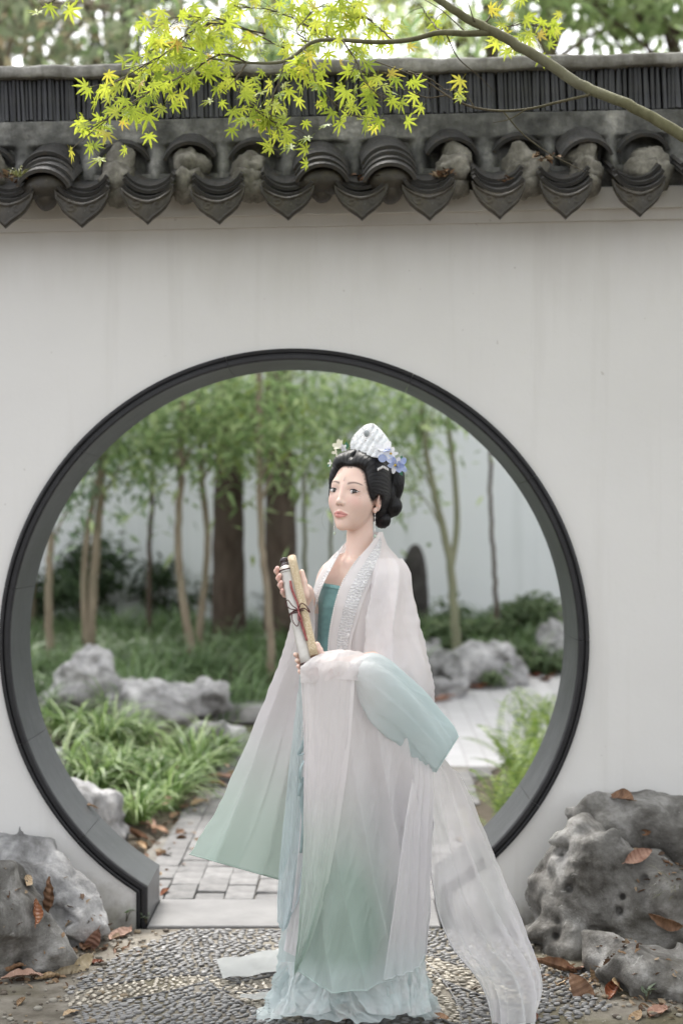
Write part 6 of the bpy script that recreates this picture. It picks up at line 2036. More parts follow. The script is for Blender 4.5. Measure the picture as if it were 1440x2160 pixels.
# loose ribbons and panels over the lower tier
for i, (a, b, w0, w1) in enumerate(((760, 812, 24, 34), (825, 842, 20, 26), (690, 668, 22, 30), (880, 886, 16, 24), (625, 600, 18, 26))):
    sheet('skirt_panel', [(a - w0, 2030, -.212), (a, 2030, -.218), (a + w0, 2030, -.212)], [(b - w1, 2138 + 6 * (i % 2), -.262), (b, 2142, -.27), (b + w1, 2134, -.258)],
          [(a - w0, 2030, -.212), (a - w0 + 4, 2085, -.236), (b - w1, 2138 + 6 * (i % 2), -.262)], [(a + w0, 2030, -.212), (b + w0, 2080, -.236), (b + w1, 2134, -.258)],
          lambda u, v, px, py: mixc(AQUA * 1.05, WHITE, .35 + .3 * vnoise(u * 5, v * 6, 0 * u, 12)), MAT_SHEER, [(2, .006, i * .3, .1, .2, 1)], .010, 20 + i, 24, 40)

# ---- teal bodice
RT = np.array([  # py, left, right, half depth, centre dy, left edge px, right edge px
    [1122, 742, 806, .050, .020, 0, 800], [1150, 724, 816, .060, .015, 724, 779], [1175, 699, 838, .085, .008, 711, 757], [1200, 680, 852, .112, .002, 698, 739],
    [1235, 664, 866, .132, -.004, 680, 719], [1280, 655, 872, .148, -.01, 665, 705], [1340, 654, 880, .155, -.01, 656, 694], [1400, 652, 893, .158, -.01, 655, 690],
    [1480, 650, 890, .162, 0, 654, 690], [1600, 647, 884, .172, 0, 652, 690], [1800, 634, 880, .19, 0, 640, 690], [1950, 613, 876, .205, 0, 620, 690], [2035, 603, 874, .21, 0, 610, 690]], float)
def ring_at(py):
    return [np.interp(py, RT[:, 0], RT[:, i]) for i in range(1, 7)]
def ring_dy(px, py, grow=0.0):
    l, r, dh, cd, _, _ = ring_at(py)
    c, hw = (l + r) / 2, (r - l) / 2
    return cd - (dh + grow) * np.sqrt(np.clip(1 - ((px - c) / (hw + grow * 711)) ** 2, .0, 1))
def ring_sheet(name, le, re, colf, mat, grow, nu=16, nv=90, bump=None, parent=None, inner=False):
    """sheet lying on the robe's front; le/re: [(px, py)...] its two edges"""
    L = catmull([(p[0], p[1]) for p in le], nv); Rr = catmull([(p[0], p[1]) for p in re], nv)
    u = np.linspace(0, 1, nu)
    px = L[:, 0][:, None] * (1 - u) + Rr[:, 0][:, None] * u; py = L[:, 1][:, None] * (1 - u) + Rr[:, 1][:, None] * u
    dy = ring_dy(px, py, grow)
    if bump is not None: dy = dy + bump(u[None, :] + 0 * px, px, py)
    d = DW + dy
    G = np.stack([(px - 720) / FPX * d, CAM_Y + d, CAM_H - (py - HORIZON) / FPX * d], -1)
    U_, V_ = np.meshgrid(u, np.linspace(0, 1, nv))
    return wobj(name, G.reshape(-1, 3), grid_faces(nu, nv), mat, parent, cols=colf(U_, V_, px, py).reshape(-1, 3))
bod = ring_sheet('bodice', [(671, 1230), (663, 1275), (654, 1320), (656, 1360), (676, 1400)], [(716, 1238), (706, 1280), (697, 1325), (692, 1365), (692, 1400)],
           lambda u, v, px, py: np.repeat((TEAL[None, :]), u.size, 0).reshape(*u.shape, 3) * (1 + .12 * vnoise(u * 6, v * 30, 0 * u, 2))[..., None], MAT_TEAL, -.016, 24, 60,
           bump=lambda u, px, py: .004 * np.sin((py - px) / 14) * sstep(1330, 1380, py) - .010 * np.exp(-((py - 1300) / 40) ** 2) * np.sin(np.pi * u))
ring_sheet('bodice_trim', [(671, 1228), (671, 1231), (670, 1235)], [(717, 1236), (716.5, 1239), (716, 1243)], lambda u, v, px, py: np.ones((*u.shape, 3)) * TEAL * 1.25, MAT_TEAL, -.0125, 20, 6, parent=bod)

# ---- robe: open in front, hanging from the shoulders
def robe_col(u, v, px, py):
    c = mixc(WHITE, LILAC, .6 * sstep(1250, 1650, py))
    return mixc(c, SAGE_L, .8 * sstep(1750, 2050, py) * (1 - .6 * sstep(760, 900, px)))
def edge_angle(px, row, left):
    l, r = row[1], row[2]; c, hw = (l + r) / 2, (r - l) / 2
    a = math.acos(max(-1, min(1, (px - c) / hw)))
    return 2 * math.pi - a if left else -a
t0 = [2.5] + [edge_angle(r[5], r, True) for r in RT[1:]]
t1 = [edge_angle(r[6], r, False) for r in RT]
robe = loft('robe', [(r[1], r[0], r[2], r[0], r[3], r[4]) for r in RT], robe_col, MAT_SILK, [(7, .010, .3, .05, .2, -.8), (16, .004, .1, -.04, .3, -.9)], .004, 31, t0, t1, 200, 150)

# embroidered collar bands and their beaded edges
def embroid():
    t = NT('embroidered_band')
    v = t.coord('Object')
    n = t.noise(v, 30, 2, 0.5)
    vm = t.n('ShaderNodeVectorMath', operation='ADD'); 
    nc = t.n('ShaderNodeTexNoise', Scale=28.0, Detail=2.0); t.l(v, nc.inputs['Vector'])
    sc_ = t.n('ShaderNodeVectorMath', operation='SCALE'); sc_.inputs['Scale'].default_value = 0.035; t.l(nc.outputs['Color'], sc_.inputs[0])
    t.l(v, vm.inputs[0]); t.l(sc_.outputs[0], vm.inputs[1])
    vo = t.n('ShaderNodeTexVoronoi', Scale=95.0, feature='DISTANCE_TO_EDGE'); t.l(vm.outputs[0], vo.inputs['Vector'])
    wv = t.n('ShaderNodeTexWave', Scale=42.0, Distortion=9.0, Detail=2.0, wave_type='RINGS'); t.l(v, wv.inputs['Vector'])
    e = t.ramp(vo.outputs['Distance'], [(0.02, 1.0), (0.12, 0.0)])
    hgt = t.math('MAXIMUM', e, t.ramp(wv.outputs['Fac'], [(0.6, 0.0), (0.85, 0.8)]))
    c = t.mix(hgt, (.60, .585, .60), (.80, .79, .79))
    r_ = t.ramp(hgt, [(0, 0.6), (1, 0.3)])
    return t.done(t.pbsdf(c, r_, 0.5, t.bump(hgt, 0.8, 0.004), Sheen_Weight=0.2))
MAT_EMB = embroid()
MAT_PEARL = pbr('pearl', [(0.72, 0.70, 0.68), (0.80, 0.79, 0.78)], 40, 0.18, 0.6, 0.0)
MAT_SILVER = pbr('silver_thread', [(0.55, 0.55, 0.58), (0.72, 0.72, 0.75)], 60, 0.3, 0.7, 0.3, 200)
inner_r = [(800, 1121), (779, 1150), (757, 1175), (739, 1200), (719, 1235), (705, 1280), (694, 1340), (690, 1402)]
outer_r = [(806, 1150), (803, 1172), (797, 1196), (784, 1226), (768, 1262), (755, 1305), (742, 1350), (736, 1404)]
plain = lambda u, v, px, py: np.ones((*u.shape, 3)) * WHITE
def band_bump(u, px, py): return -.004 * np.sin(np.pi * u) ** .5
col_r = ring_sheet('collar_band', inner_r, outer_r, plain, MAT_SILK, .008, 14, 110, band_bump)
mid = lambda a, b, k: [(p[0] * (1 - k) + q[0] * k, p[1] * (1 - k) + q[1] * k) for p, q in zip(a, b)]
ring_sheet('embroidery', mid(inner_r, outer_r, .36), mid(inner_r, outer_r, .86), plain, MAT_EMB, .013, 12, 110, lambda u, px, py: -.0015 * np.sin(np.pi * u), parent=col_r)
inner_l = [(724, 1150), (711, 1175), (698, 1200), (680, 1235), (665, 1280), (656, 1340), (655, 1402), (654, 1480)]
outer_l = [(720, 1152), (704, 1176), (689, 1202), (671, 1238), (657, 1282), (650, 1340), (648, 1402), (647, 1480)]
ring_sheet('collar_band', outer_l, inner_l, plain, MAT_EMB, .008, 10, 90)
def bead_line(pts, r, step, grow):
    mb = MB(); C = catmull(pts, 400); out = []
    last = None
    for p in C:
        w = W(p[0], p[1], float(ring_dy(np.array(p[0]), np.array(p[1]), grow)))
        if last is None or np.linalg.norm(w - last) > step:
            v, f = sphere(w - BASE, r, 6, 5); mb.add(v, f); last = w
    return mb
bead_line(inner_r[2:], .0024, .0062, .013).build('bead_trim', MAT_PEARL, person)
bead_line(inner_l, .0020, .0055, .012).build('bead_trim', MAT_PEARL, person)

# ---- her left sleeve (picture right): upper part, long hanging bag, aqua lining thrown back
def slv_col(u, v, px, py): return mixc(WHITE, LILAC, .25 + .3 * vnoise(u * 6, v * 5, 0 * u, 3))
loft('sleeve', [(782, 1178, 846, 1178, .030, -.06), (776, 1206, 862, 1206, .060, -.09), (772, 1250, 872, 1250, .075, -.11), (770, 1310, 884, 1310, .085, -.13), (770, 1368, 900, 1376, .090, -.15), (772, 1410, 912, 1440, .090, -.17), (800, 1440, 915, 1490, .075, -.17), (850, 1470, 916, 1520, .05, -.15)],
     slv_col, MAT_SILK, [(3, .012, .15, .15, .1, -.8), (6, .005, .4, -.12, .1, -.9)], .006, 41, nu=110, nv=110)
# back layer of the bag
def bag_col(u, v, px, py):
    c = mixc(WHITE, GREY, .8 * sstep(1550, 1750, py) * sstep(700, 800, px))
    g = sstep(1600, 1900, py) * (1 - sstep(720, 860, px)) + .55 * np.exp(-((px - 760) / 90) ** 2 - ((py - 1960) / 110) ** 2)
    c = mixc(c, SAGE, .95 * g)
    return mixc(c, AQUA, .55 * sstep(2010, 2075, py))
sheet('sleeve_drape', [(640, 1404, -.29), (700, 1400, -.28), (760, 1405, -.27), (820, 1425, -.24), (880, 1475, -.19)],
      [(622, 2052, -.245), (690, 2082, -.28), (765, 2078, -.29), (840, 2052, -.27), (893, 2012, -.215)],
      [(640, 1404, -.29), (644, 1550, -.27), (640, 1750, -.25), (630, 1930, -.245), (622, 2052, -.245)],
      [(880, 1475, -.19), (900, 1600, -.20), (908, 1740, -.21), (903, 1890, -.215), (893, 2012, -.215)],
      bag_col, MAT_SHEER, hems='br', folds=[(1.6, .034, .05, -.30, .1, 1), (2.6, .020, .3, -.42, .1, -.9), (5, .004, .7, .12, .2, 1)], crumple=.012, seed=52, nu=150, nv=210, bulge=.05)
# front layer with its hemmed edge
def front_col(u, v, px, py):
    c = mixc(WHITE, LILAC, .5 * sstep(1450, 1700, py))
    c = mixc(c, SAGE_L, sstep(1640, 1850, py))
    return mixc(c, SAGE, .75 * sstep(1800, 2020, py))
band_pts = [(748, 1399, -.335), (744, 1480, -.345), (736, 1580, -.345), (722, 1690, -.34), (703, 1800, -.33), (682, 1900, -.315), (652, 1995, -.295), (624, 2054, -.28)]
left_pts = [(636, 1406, -.335), (639, 1480, -.33), (642, 1560, -.32), (642, 1680, -.31), (640, 1800, -.30), (634, 1900, -.295), (628, 1990, -.285), (622, 2050, -.28)]
sheet('sleeve_drape', [(636, 1406, -.335), (660, 1401, -.345), (700, 1394, -.345), (748, 1399, -.335)], [(622, 2050, -.28), (623, 2052, -.28), (624, 2054, -.28)],
      left_pts, band_pts, front_col, MAT_SHEER, hems='l', folds=[(1.2, .014, .3, .0, .1, 1), (2.2, .006, .1, .06, .1, -.9)], crumple=.006, seed=57, nu=60, nv=180, bulge=.018)
# a layer folded over at the right
sheet('sleeve_drape', [(856, 1520, -.235), (882, 1545, -.23), (904, 1585, -.22)], [(806, 2066, -.335), (850, 2050, -.315), (897, 2014, -.245)],
      [(856, 1520, -.235), (866, 1630, -.28), (850, 1730, -.325), (832, 1880, -.345), (806, 2066, -.335)], [(904, 1585, -.22), (912, 1720, -.240), (909, 1870, -.245), (897, 2014, -.245)],
      lambda u, v, px, py: mixc(mixc(WHITE, GREY, .7 * sstep(1600, 1800, py)), AQUA, .6 * sstep(1950, 2060, py)), MAT_SHEER, [(1.5, .012, .1, .1, .1, 1), (3, .006, .4, -.1, .1, -.9)], .004, 59, 50, 120, bulge=.02, hems='lb')
# hem band along that edge, gathered cuff over the forearm
bl = [(p[0] - 12, p[1] + 1, p[2] - .004) for p in band_pts[:-1]] + [(622, 2050, -.284)]
br = [(p[0] + 1, p[1], p[2] - .004) for p in band_pts]
sheet('sleeve_hem', [bl[0], ((bl[0][0] + br[0][0]) / 2, 1399, -.341), br[0]], [bl[-1], (623, 2052, -.284), br[-1]], bl, br, lambda u, v, px, py: front_col(u, v, px, py) * 1.04, MAT_SILK, (), .002, 3, 8, 160)
sheet('sleeve_cuff', [(648, 1406, -.30), (672, 1385, -.29), (712, 1380, -.27), (760, 1384, -.25), (806, 1392, -.23)], [(634, 1440, -.345), (668, 1440, -.355), (705, 1436, -.355), (740, 1436, -.345), (775, 1440, -.32)],
      [(648, 1406, -.30), (637, 1404, -.335), (633, 1414, -.35), (634, 1440, -.345)], [(806, 1392, -.23), (795, 1400, -.28), (782, 1415, -.31), (775, 1440, -.32)],
      lambda u, v, px, py: mixc(WHITE, np.array([.72, .60, .58]), .45 * np.exp(-((px - 690) / 45) ** 2 - ((py - 1415) / 18) ** 2)), MAT_SHEER, [(3, .005, .2, .3, .1, 1)], .006, 61, 60, 40, bulge=.012)
# aqua lining
def aqua_col(u, v, px, py): return mixc(mixc(WHITE, AQUA, .35 + .65 * sstep(750, 850, px)), AQUA_D, .55 * sstep(840, 950, px) + .25 * vnoise(u * 8, v * 5, 0 * u, 4))
loft('sleeve_lining', [(744, 1398, 750, 1448, .024, -.31), (786, 1380, 764, 1490, .034, -.315), (836, 1405, 794, 1532, .036, -.31), (884, 1455, 836, 1562, .034, -.29), (920, 1498, 872, 1594, .030, -.27), (943, 1528, 894, 1612, .024, -.26), (955, 1553, 912, 1625, .016, -.252), (958, 1566, 920, 1627, .008, -.248)],
     aqua_col, fabric('aqua_gauze', 0.20, 0.4, 0.5, wr=0.10), [(3, .020, .2, .0, .0, 1), (7, .006, .4, .0, .0, 1)], .008, 66, nu=130, nv=110, hem=True)

# ---- train blown out at the right
def train_col(u, v, px, py):
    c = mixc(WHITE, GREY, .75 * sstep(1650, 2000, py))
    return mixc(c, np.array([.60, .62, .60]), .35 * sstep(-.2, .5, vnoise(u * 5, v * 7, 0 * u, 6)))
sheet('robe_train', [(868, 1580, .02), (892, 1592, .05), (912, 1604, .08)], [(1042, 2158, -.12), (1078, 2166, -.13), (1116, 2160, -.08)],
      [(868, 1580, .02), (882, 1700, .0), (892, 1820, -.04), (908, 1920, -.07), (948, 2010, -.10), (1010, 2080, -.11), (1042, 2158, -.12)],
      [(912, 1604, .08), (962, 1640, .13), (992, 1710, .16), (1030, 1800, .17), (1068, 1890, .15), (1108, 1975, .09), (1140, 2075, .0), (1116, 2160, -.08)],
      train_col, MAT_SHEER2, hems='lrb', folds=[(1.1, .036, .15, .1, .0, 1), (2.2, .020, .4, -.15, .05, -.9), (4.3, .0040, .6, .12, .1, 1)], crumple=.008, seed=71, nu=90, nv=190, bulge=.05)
# ---- her right sleeve (picture left), a long bag hanging from the raised wrist
def rsl_col(u, v, px, py):
    s_ = (py - 1250) + .35 * (620 - px)
    c = mixc(WHITE * .97, LILAC, .7 * sstep(50, 300, s_))
    c = mixc(c, SAGE_L, sstep(250, 520, s_))
    return mixc(c, SAGE * 1.12, .85 * sstep(430, 640, s_) * (.75 + .25 * vnoise(u * 9, v * 4, 0 * u, 4)))
loft('sleeve', [(632, 1250, 652, 1236, .024, -.095), (622, 1290, 664, 1268, .035, -.07), (612, 1340, 670, 1330, .045, -.05), (590, 1410, 664, 1430, .055, -.03), (556, 1500, 656, 1530, .062, -.01), (516, 1605, 642, 1640, .066, .01), (470, 1705, 624, 1745, .07, .02), (436, 1765, 608, 1812, .072, .03), (413, 1806, 594, 1857, .07, .03)],
     rsl_col, MAT_SHEER, [(3, .016, .1, .05, .0, -.9), (7, .004, .3, -.04, .1, 1)], .005, 83, nu=150, nv=140, hem=True)
# ---- pale blue front panel with silver ties between the sleeves
sheet('front_panel', [(634, 1425, -.20), (642, 1424, -.21), (650, 1425, -.21)], [(585, 1945, -.24), (598, 1966, -.25), (612, 1940, -.25)],
      [(634, 1425, -.20), (620, 1550, -.20), (604, 1700, -.21), (588, 1850, -.23), (585, 1945, -.24)], [(650, 1425, -.21), (650, 1600, -.225), (646, 1780, -.235), (632, 1890, -.245), (612, 1940, -.25)],
      lambda u, v, px, py: mixc(AQUA * .98, np.array([.50, .62, .68]), .5 * v), MAT_SHEER, [(2, .008, .2, 0, .1, 1), (5, .004, .5, 0, .2, 1)], .010, 91, 40, 130)
sheet('robe_front', [(644, 1440, -.225), (652, 1440, -.23), (660, 1440, -.235)], [(598, 2004, -.25), (618, 2016, -.255), (640, 2020, -.26)],
      [(644, 1440, -.225), (640, 1600, -.235), (632, 1760, -.24), (618, 1900, -.245), (598, 2004, -.25)], [(660, 1440, -.235), (664, 1600, -.24), (664, 1800, -.245), (656, 1920, -.255), (640, 2020, -.26)],
      lambda u, v, px, py: mixc(WHITE, LILAC, v), MAT_SILK, [(2, .005, .1, 0, .2, 1)], .006, 95, 30, 130)
mb = MB()
for k in range(24):
    p = W(647 - k * .45, 1440 + k * 5.2, -.242); v, f = sphere(p - BASE, .0024, 6, 5); mb.add(v, f)
mb.build('bead_trim', MAT_PEARL, person)
MAT_TIE = pbr('grey_satin_tie', [(0.22, 0.30, 0.31), (0.34, 0.43, 0.44)], 20, 0.35, 0.5, 0.3, 60)
for pts in ([(648, 1545, -.25), (638, 1575, -.255), (630, 1592, -.255), (642, 1590, -.26)], [(645, 1600, -.25), (635, 1618, -.262), (632, 1640, -.262), (640, 1655, -.262)], [(646, 1600, -.25), (652, 1622, -.262), (646, 1640, -.262)],
            [(642, 1650, -.255), (636, 1690, -.258), (640, 1730, -.258), (634, 1800, -.258)], [(641, 1640, -.255), (632, 1665, -.26), (630, 1680, -.26)]):
    C = catmull([W(*p) - BASE for p in pts], 20)
    obj('ribbon_tie', *tube(C, [.004, .006, .005, .004], 8, True, .3), MAT_TIE, person)

# ---- ribbon ends lying on the paving at the left
def floor_strip(name, pts, seed, wv=.008):
    g = [ground_at(*p) for p in pts]                              # four corners: left-top, right-top, right-bottom, left-bottom
    nu, nv = 60, 22; G = np.zeros((nv, nu, 3))
    for j in range(nv):
        for i in range(nu):
            a, b = i / (nu - 1), j / (nv - 1)
            p = (g[0] * (1 - a) + g[1] * a) * (1 - b) + (g[3] * (1 - a) + g[2] * a) * b
            G[j, i] = (p.x, p.y, .016 + wv * (.6 + .5 * math.sin(a * 7 + seed + 2 * b) * math.cos(b * 3 + a * 4) + .25 * math.sin(a * 12 - b * 6)) + .10 * max(0, a - .72) ** 1.5)
    c = mixc(WHITE * .50, AQUA * .60, .5 + 0 * G[..., 0])
    wobj(name, G.reshape(-1, 3), grid_faces(nu, nv), MAT_SHEER, cols=c.reshape(-1, 3))
floor_strip('sash_end', [(457, 2040), (604, 2014), (604, 2064), (470, 2080)], 1)
floor_strip('sash_end', [(507, 2112), (585, 2104), (590, 2124), (506, 2120)], 2, .004)

# ================================================================ scroll, headdress, jewels
MAT_PAPER = pbr('silvery_scroll_silk', [(0.44, 0.42, 0.39), (0.62, 0.60, 0.565)], 14, 0.30, 0.5, 0.25, 30)
t = NT('gold_brocade'); v_ = t.coord('Object')
vo = t.n('ShaderNodeTexVoronoi', Scale=240.0); t.l(v_, vo.inputs['Vector'])
c = t.mix(t.ramp(vo.outputs['Distance'], [(0.25, 0.0), (0.5, 1.0)]), (.62, .52, .36), (.44, .34, .21))
MAT_BROC = t.done(t.pbsdf(c, 0.5, 0.4, t.bump(vo.outputs['Distance'], 0.4, 0.002), Sheen_Weight=0.3))
MAT_KNOB = pbr('dark_lacquer', [(0.018, 0.010, 0.012), (0.05, 0.028, 0.035)], 60, 0.22, 0.6, 0.1)
MAT_CORD = pbr('red_silk_cord', [(0.20, 0.045, 0.045), (0.33, 0.10, 0.095)], 90, 0.5, 0.3, 0.3, 300)
MAT_DCORD = pbr('dark_red_cord', [(0.05, 0.016, 0.016), (0.10, 0.03, 0.03)], 90, 0.5, 0.3, 0.3, 300)
MAT_WOODEND = pbr('roll_end', [(0.16, 0.09, 0.055), (0.28, 0.17, 0.10)], 60, 0.7, 0.3, 0.3, 100)
sroot_p = on_scroll(1.0)
scroll = tag(empty('scroll', tuple(sroot_p)), 'silvery scroll rolled beside a gold brocade roll, tied with red cord, held in both hands', 'scroll')
def sobj(name, V, F_, mat, parent=None): return obj(name, np.asarray(V, float) - sroot_p, F_, mat, parent or scroll)
def roll(a, b, r, mat, name, n=28):
    L = np.linalg.norm(b - a); k = np.linspace(0, 1, 14)[:, None]
    p = a + (b - a) * k
    rr = np.full(14, r) * (1 + .02 * np.sin(np.arange(14) * 1.3))
    return sobj(name, *tube(p, list(rr), n), mat)
w_roll = roll(on_scroll(0.03), on_scroll(1.0), SR, MAT_PAPER, 'silk_roll')
gc = _side * (SR + GRO * .55) + _toc * .012
g_roll = roll(on_scroll(-.045) + gc, on_scroll(.955) + gc, GRO, MAT_BROC, 'brocade_roll')
sobj('roll_end', *tube(np.array([on_scroll(.955) + gc, on_scroll(.962) + gc]), [GRO * .97, GRO * .9], 20), MAT_WOODEND, g_roll)
sobj('roll_end', *tube(np.array([on_scroll(-.052) + gc, on_scroll(-.045) + gc]), [GRO * .9, GRO * .97], 20), MAT_WOODEND, g_roll)
for ta, tb_, rs in ((-.065, .03, [.010, .0125, .0125, .009, .0125, .0135, .014]), (1.0, 1.05, [.016, .0165, .015, .014])):
    sobj('knob', *tube(np.array([on_scroll(ta + (tb_ - ta) * i / 12) for i in range(13)]), rs, 20), MAT_KNOB)
for ta in (.05, .985):
    C = [on_scroll(ta) + (SR + .0009) * (math.cos(a) * _toc + math.sin(a) * _side) + SAX * .006 * math.cos(a) for a in np.linspace(0, 6.283, 30)]
    sobj('edge_cord', *tube(np.array(C), .0018, 6), MAT_DCORD)
    C = [p + SAX * .007 for p in C]
    sobj('edge_cord', *tube(np.array(C), .0016, 6), MAT_PAPER)
# cord wound round both rolls and tied in a bow
def around(tc, n=40, r=.0016, mat=MAT_DCORD, sl=.0):
    C = []
    for a in np.linspace(0, 6.283, n):
        ca, sa = math.cos(a), math.sin(a)
        off = (gc if sa > 0 else 0 * gc) * (abs(sa) ** .6)
        rad = (GRO if sa > .5 else SR) + .0015
        C.append(on_scroll(tc + sl * sa) + off + rad * (ca * _toc + sa * _side))
    return tube(np.array(C), r, 6)
sobj('cord', *around(.50), MAT_DCORD); sobj('cord', *around(.515, sl=.008), MAT_DCORD)
kn = on_scroll(.50) + _toc * (SR + .004) + _side * .010
def S(t_, a, out=.0): return on_scroll(t_) + _toc * (SR + .004 + out) + _side * a
for pts, r, m, fl in (([S(.20, .006), S(.28, .005, .001), S(.36, .008), S(.44, .012, .002), kn], [.0035, .0042, .0038, .003, .0025], MAT_CORD, .35),
                      ([kn, S(.58, .012, .003), S(.66, .011, .002), S(.74, .013), S(.81, .015)], [.0025, .004, .0042, .0042, .0036], MAT_CORD, .35),
                      ([kn, S(.46, -.004, .012), S(.40, -.012, .012), S(.42, -.020, .008), S(.48, -.012, .008), kn], .0014, MAT_DCORD, 1),
                      ([kn, S(.52, -.006, .012), S(.60, -.012, .012), S(.665, -.004, .010), S(.62, .006, .010), kn], .0014, MAT_DCORD, 1),
                      ([kn, S(.47, .022, .016), S(.50, .034, .014), S(.56, .040, .006), S(.52, .028, .014), kn], .0016, MAT_DCORD, 1),
                      ([kn, S(.55, .010, .008), S(.63, .014, .010), S(.60, .004, .008), kn], .0022, MAT_CORD, .5)):
    sobj('bow', *tube(catmull(pts, 34), r, 7, True, fl), m)
sobj('bow', *sphere(kn, (.0055, .005, .006), 10, 7), MAT_CORD)

# ---- crown
def crown():
    out_l = [(741, 960), (739, 936), (746, 919), (758, 906), (770, 897), (782, 893)]
    out_r = [(829, 968), (826, 948), (820, 930), (808, 912), (796, 900), (786, 893)]
    nv, nu = 40, 46
    L = catmull(out_l, nv); Rr = catmull(out_r, nv)
    base = HO + HM @ np.array([.0, .02, .10])
    G = np.zeros((nv, nu, 3))
    for j in range(nv):
        for i in range(nu):
            a = i / (nu - 1)
            px = L[j, 0] * (1 - a) + Rr[j, 0] * a; py = L[j, 1] * (1 - a) + Rr[j, 1] * a
            k = j / (nv - 1)
            dy = -.030 - .45 * (px - 783) / 711 - .028 * math.sin(math.pi * a) * (1 - .55 * k) + .030 * k
            dy -= .005 * abs(math.sin(px * .21 + py * .13)) * (1 if 0.05 < a < .95 else 0)
            G[j, i] = W(px, py, dy)
    return G
G = crown()
t = NT('pearl_lace'); v_ = t.coord('Object')
vo = t.n('ShaderNodeTexVoronoi', Scale=150.0, feature='SMOOTH_F1'); t.l(v_, vo.inputs['Vector'])
c = t.ramp(t.noise(v_, 70, 4), [(0.35, (.66, .69, .71)), (0.65, (.82, .83, .84))])
MAT_LACE = t.done(t.pbsdf(c, 0.3, 0.6, t.bump(vo.outputs['Distance'], 0.6, 0.003)))
nv, nu = G.shape[:2]
Gb = G + np.array([0.004, .030, -.002])
Vc = np.vstack([G.reshape(-1, 3), Gb.reshape(-1, 3)]); n0 = nv * nu
Fc = list(map(tuple, grid_faces(nu, nv))) + [tuple(int(i) + n0 for i in g[::-1]) for g in grid_faces(nu, nv)]
for j in range(nv - 1):
    Fc.append((j * nu, (j + 1) * nu, n0 + (j + 1) * nu, n0 + j * nu)); e = j * nu + nu - 1; Fc.append((e, n0 + e, n0 + e + nu, e + nu))
for i in range(nu - 1): Fc.append((i, n0 + i, n0 + i + 1, i + 1))
crown_o = wobj('crown', Vc, Fc, MAT_LACE)
mb = MB(); rc2 = random.Random(3)
for k in range(150):
    j = int(nv * rc2.random() ** 1.2 * .96); i = rc2.randrange(1, nu - 1)
    mb.add(*sphere(G[j, i] - BASE + np.array([0, -.002, 0]), rc2.uniform(.0009, .0020), 7, 5))
for j in range(0, nv, 2):
    for i in (0, nu - 1): mb.add(*sphere(G[j, i] - BASE, .0019, 7, 5))
mb.build('pearl', MAT_PEARL, crown_o)
gemc = W(773, 914, -.062)
wobj('gem', *sphere(gemc, (.0085, .005, .0105), 14, 9), pbr('grey_gem', [(0.25, 0.28, 0.29), (0.40, 0.43, 0.44)], 50, 0.12, 0.7, 0), crown_o)
mb = MB()
for k in range(16):
    a = k / 16 * 6.283; mb.add(*sphere(gemc - BASE + np.array([math.cos(a) * .0115, 0.001, math.sin(a) * .0135]), .0021, 7, 5))
mb.add(*sphere(W(771, 928, -.066) - BASE, .0036, 8, 6))
mb.build('gem_pearl', MAT_PEARL, crown_o)

# ---- hair flowers
def petal_mat(name, c0, c1): return leafmat(name, [c0, c1], 0.3, 0.45, 60.0, 0.08)
MP_B = petal_mat('blue_petal', (.30, .38, .66), (.62, .68, .84)); MP_W = petal_mat('white_petal', (.66, .66, .72), (.80, .80, .80)); MP_Y = petal_mat('cream_petal', (.70, .68, .52), (.80, .78, .68))
MP_G = petal_mat('green_leaf', (.05, .16, .10), (.10, .26, .16)); M_YEL = pbr('yellow_stamen', [(.62, .42, .05), (.75, .55, .10)], 90, .5, .3, .2)
def flower(px, py, dy, n, size, mats, nrm_, label_=None, wide=.62, cup=.35, centre=True):
    c = W(px, py, dy); nz_ = np.array(nrm_, float); nz_ /= np.linalg.norm(nz_)
    a1 = np.cross(nz_, [0, 0, 1.0]); a1 /= np.linalg.norm(a1); a2 = np.cross(nz_, a1)
    fl = wobj('hair_flower', *sphere(c + nz_ * size * .06, size * (.16 if centre else .05), 8, 6), M_YEL if centre else mats[0])
    for k in range(n):
        an = 6.283 * k / n + rc2.uniform(-.15, .15); d_ = a1 * math.cos(an) + a2 * math.sin(an); s_ = np.cross(nz_, d_)
        V = []
        for j in range(8):
            q = j / 7; w = wide * size * math.sin(math.pi * min(.98, .08 + .86 * q)) ** .7 * .5
            for i in range(5):
                u = (i / 4) * 2 - 1
                V.append(c + d_ * size * q + s_ * u * w + nz_ * size * (cup * q * q * (1 if k % 2 else .7) + .16 * u * u * q - .10 * q ** 3))
        wobj('petal', V, grid_faces(5, 8), mats[k % len(mats)], fl)
flower(833, 981, -.085, 6, .026, [MP_B, MP_W, MP_B], (.35, -.9, -.1))
flower(824, 957, -.080, 6, .021, [MP_W], (.1, -.9, .35))
flower(812, 947, -.072, 3, .026, [MP_W, MP_B], (-.1, -.75, .75), centre=False, wide=.9, cup=.6)
flower(815, 968, -.084, 2, .024, [MP_B], (-.2, -.95, .1), centre=False, wide=1.0, cup=.3)
flower(845, 980, -.078, 3, .024, [MP_B], (.75, -.7, .0), centre=False, wide=.95, cup=.4)
flower(715, 941, -.045, 5, .019, [MP_Y], (-.45, -.7, .5), centre=False, wide=.85, cup=.7)
flower(724, 945, -.055, 5, .012, [MP_W], (-.1, -.95, .2), centre=False, wide=.7)
flower(708, 955, -.030, 3, .015, [MP_Y], (-.7, -.6, -.2), centre=False)
flower(697, 977, -.060, 4, .011, [MP_Y, MP_W], (-.8, -.6, .1), centre=False)
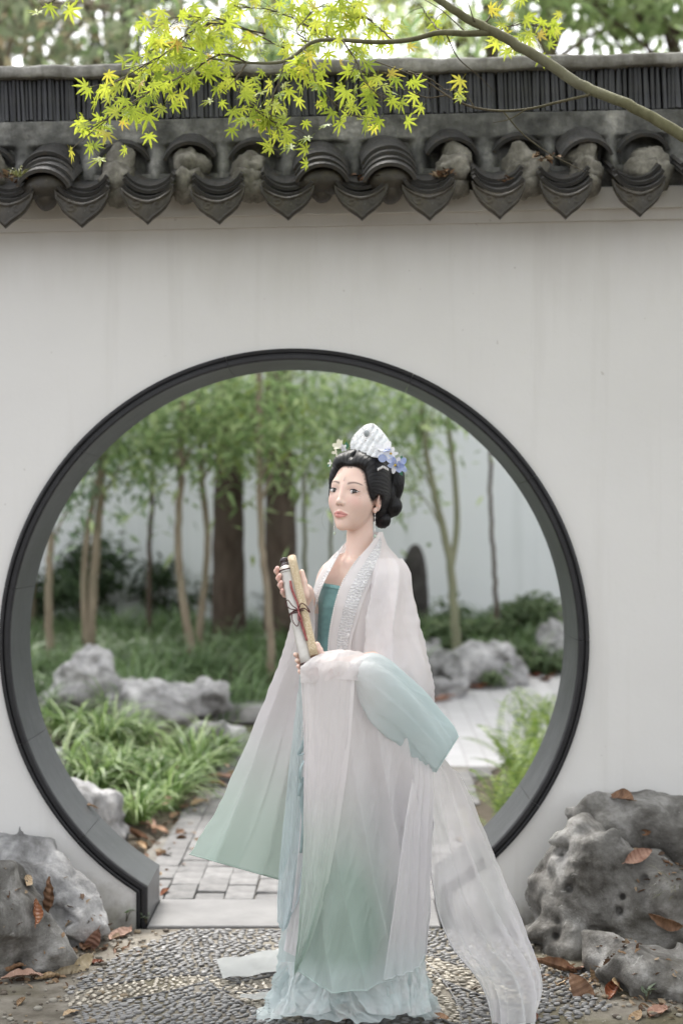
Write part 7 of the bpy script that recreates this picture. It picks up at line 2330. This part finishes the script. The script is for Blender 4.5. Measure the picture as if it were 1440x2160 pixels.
for a, b, sz in (((729, 950, -.05), (731, 926, -.05), .028), ((842, 992, -.075), (848, 1002, -.07), .020), ((842, 972, -.078), (850, 958, -.07), .020), ((697, 978, -.058), (690, 984, -.058), .014)):
    p = W(*a); d_ = W(*b) - p; d_ /= np.linalg.norm(d_); s_ = np.cross(d_, [0, 1.0, 0])
    wobj('hair_leaf', [p, p + d_ * sz * .5 + s_ * sz * .28 + np.array([0, -.002, 0]), p + d_ * sz, p + d_ * sz * .5 - s_ * sz * .28], [(0, 1, 2, 3)], MP_G)
mb = MB()                                                          # pearl comb over the temple
for k in range(8):
    p = W(797 + k * 3.0, 984 + 2.0 * abs(k - 3.5) ** .9, -.098 + .001 * k) - BASE
    mb.add(*sphere(p, (.0020, .0020, .0046), 7, 6))
mb.build('pearl_comb', MAT_PEARL, person)
# stuck-on face pearls
def on_face(x_, z_, up=.0006):
    d0 = HM @ np.array([0, -1.0, 0]); o = HO + HM @ np.array([x_, .16, z_])
    ok, loc, n_, _ = body.ray_cast(Vector(o - BASE), Vector(d0))
    return (np.array(loc) + np.array(n_) * up) if ok else (o - BASE + d0 * .08)
bpy.context.view_layer.update()
MAT_PINKP = pbr('pink_pearl', [(0.78, 0.62, 0.60), (0.85, 0.74, 0.72)], 40, 0.15, 0.6, 0)
for x_, z_, r in ((0, .032, .0022), (0, .0365, .0014), (0, .0405, .0011), (.0535, -.011, .0016), (.0525, -.0165, .0018), (.0565, -.0065, .0016), (.0600, -.0015, .0015), (-.0535, -.010, .0016), (-.0570, -.004, .0015)):
    obj('face_pearl', *sphere(on_face(x_, z_), r, 8, 6), MAT_PINKP, person)
# earrings
MAT_JADE = pbr('pale_jade', [(0.35, 0.50, 0.40), (0.60, 0.70, 0.62)], 60, 0.2, 0.5, 0)
for top, bot in ((H(.0700, .002, -.050), W(788, 1124, -.058)), (H(-.0700, .004, -.052), W(698, 1122, .0))):
    L = np.linalg.norm(np.array(bot) - top)
    mb = MB()
    bot = np.array([top[0], top[1], top[2] - .066])
    for k, (q_, r) in enumerate(((0, .0012), (.08, .0016), (.16, .0011), (.24, .0022), (.33, .0013), (.42, .0020), (.5, .0024), (.58, .0020), (.68, .0012), (.76, .0030), (.84, .0020))):
        mb.add(*sphere(top + (bot - top) * q_ - BASE, (r, r, r * 1.4), 7, 5))
    mb.add(*tube(np.array([top - BASE, bot - BASE]), .0004, 4))
    ear = mb.build('earring', MAT_PEARL, person)
    wobj('jade_drop', *sphere(bot + np.array([0, 0, -.003]), (.0042, .0042, .0055), 9, 7), MAT_JADE, ear)
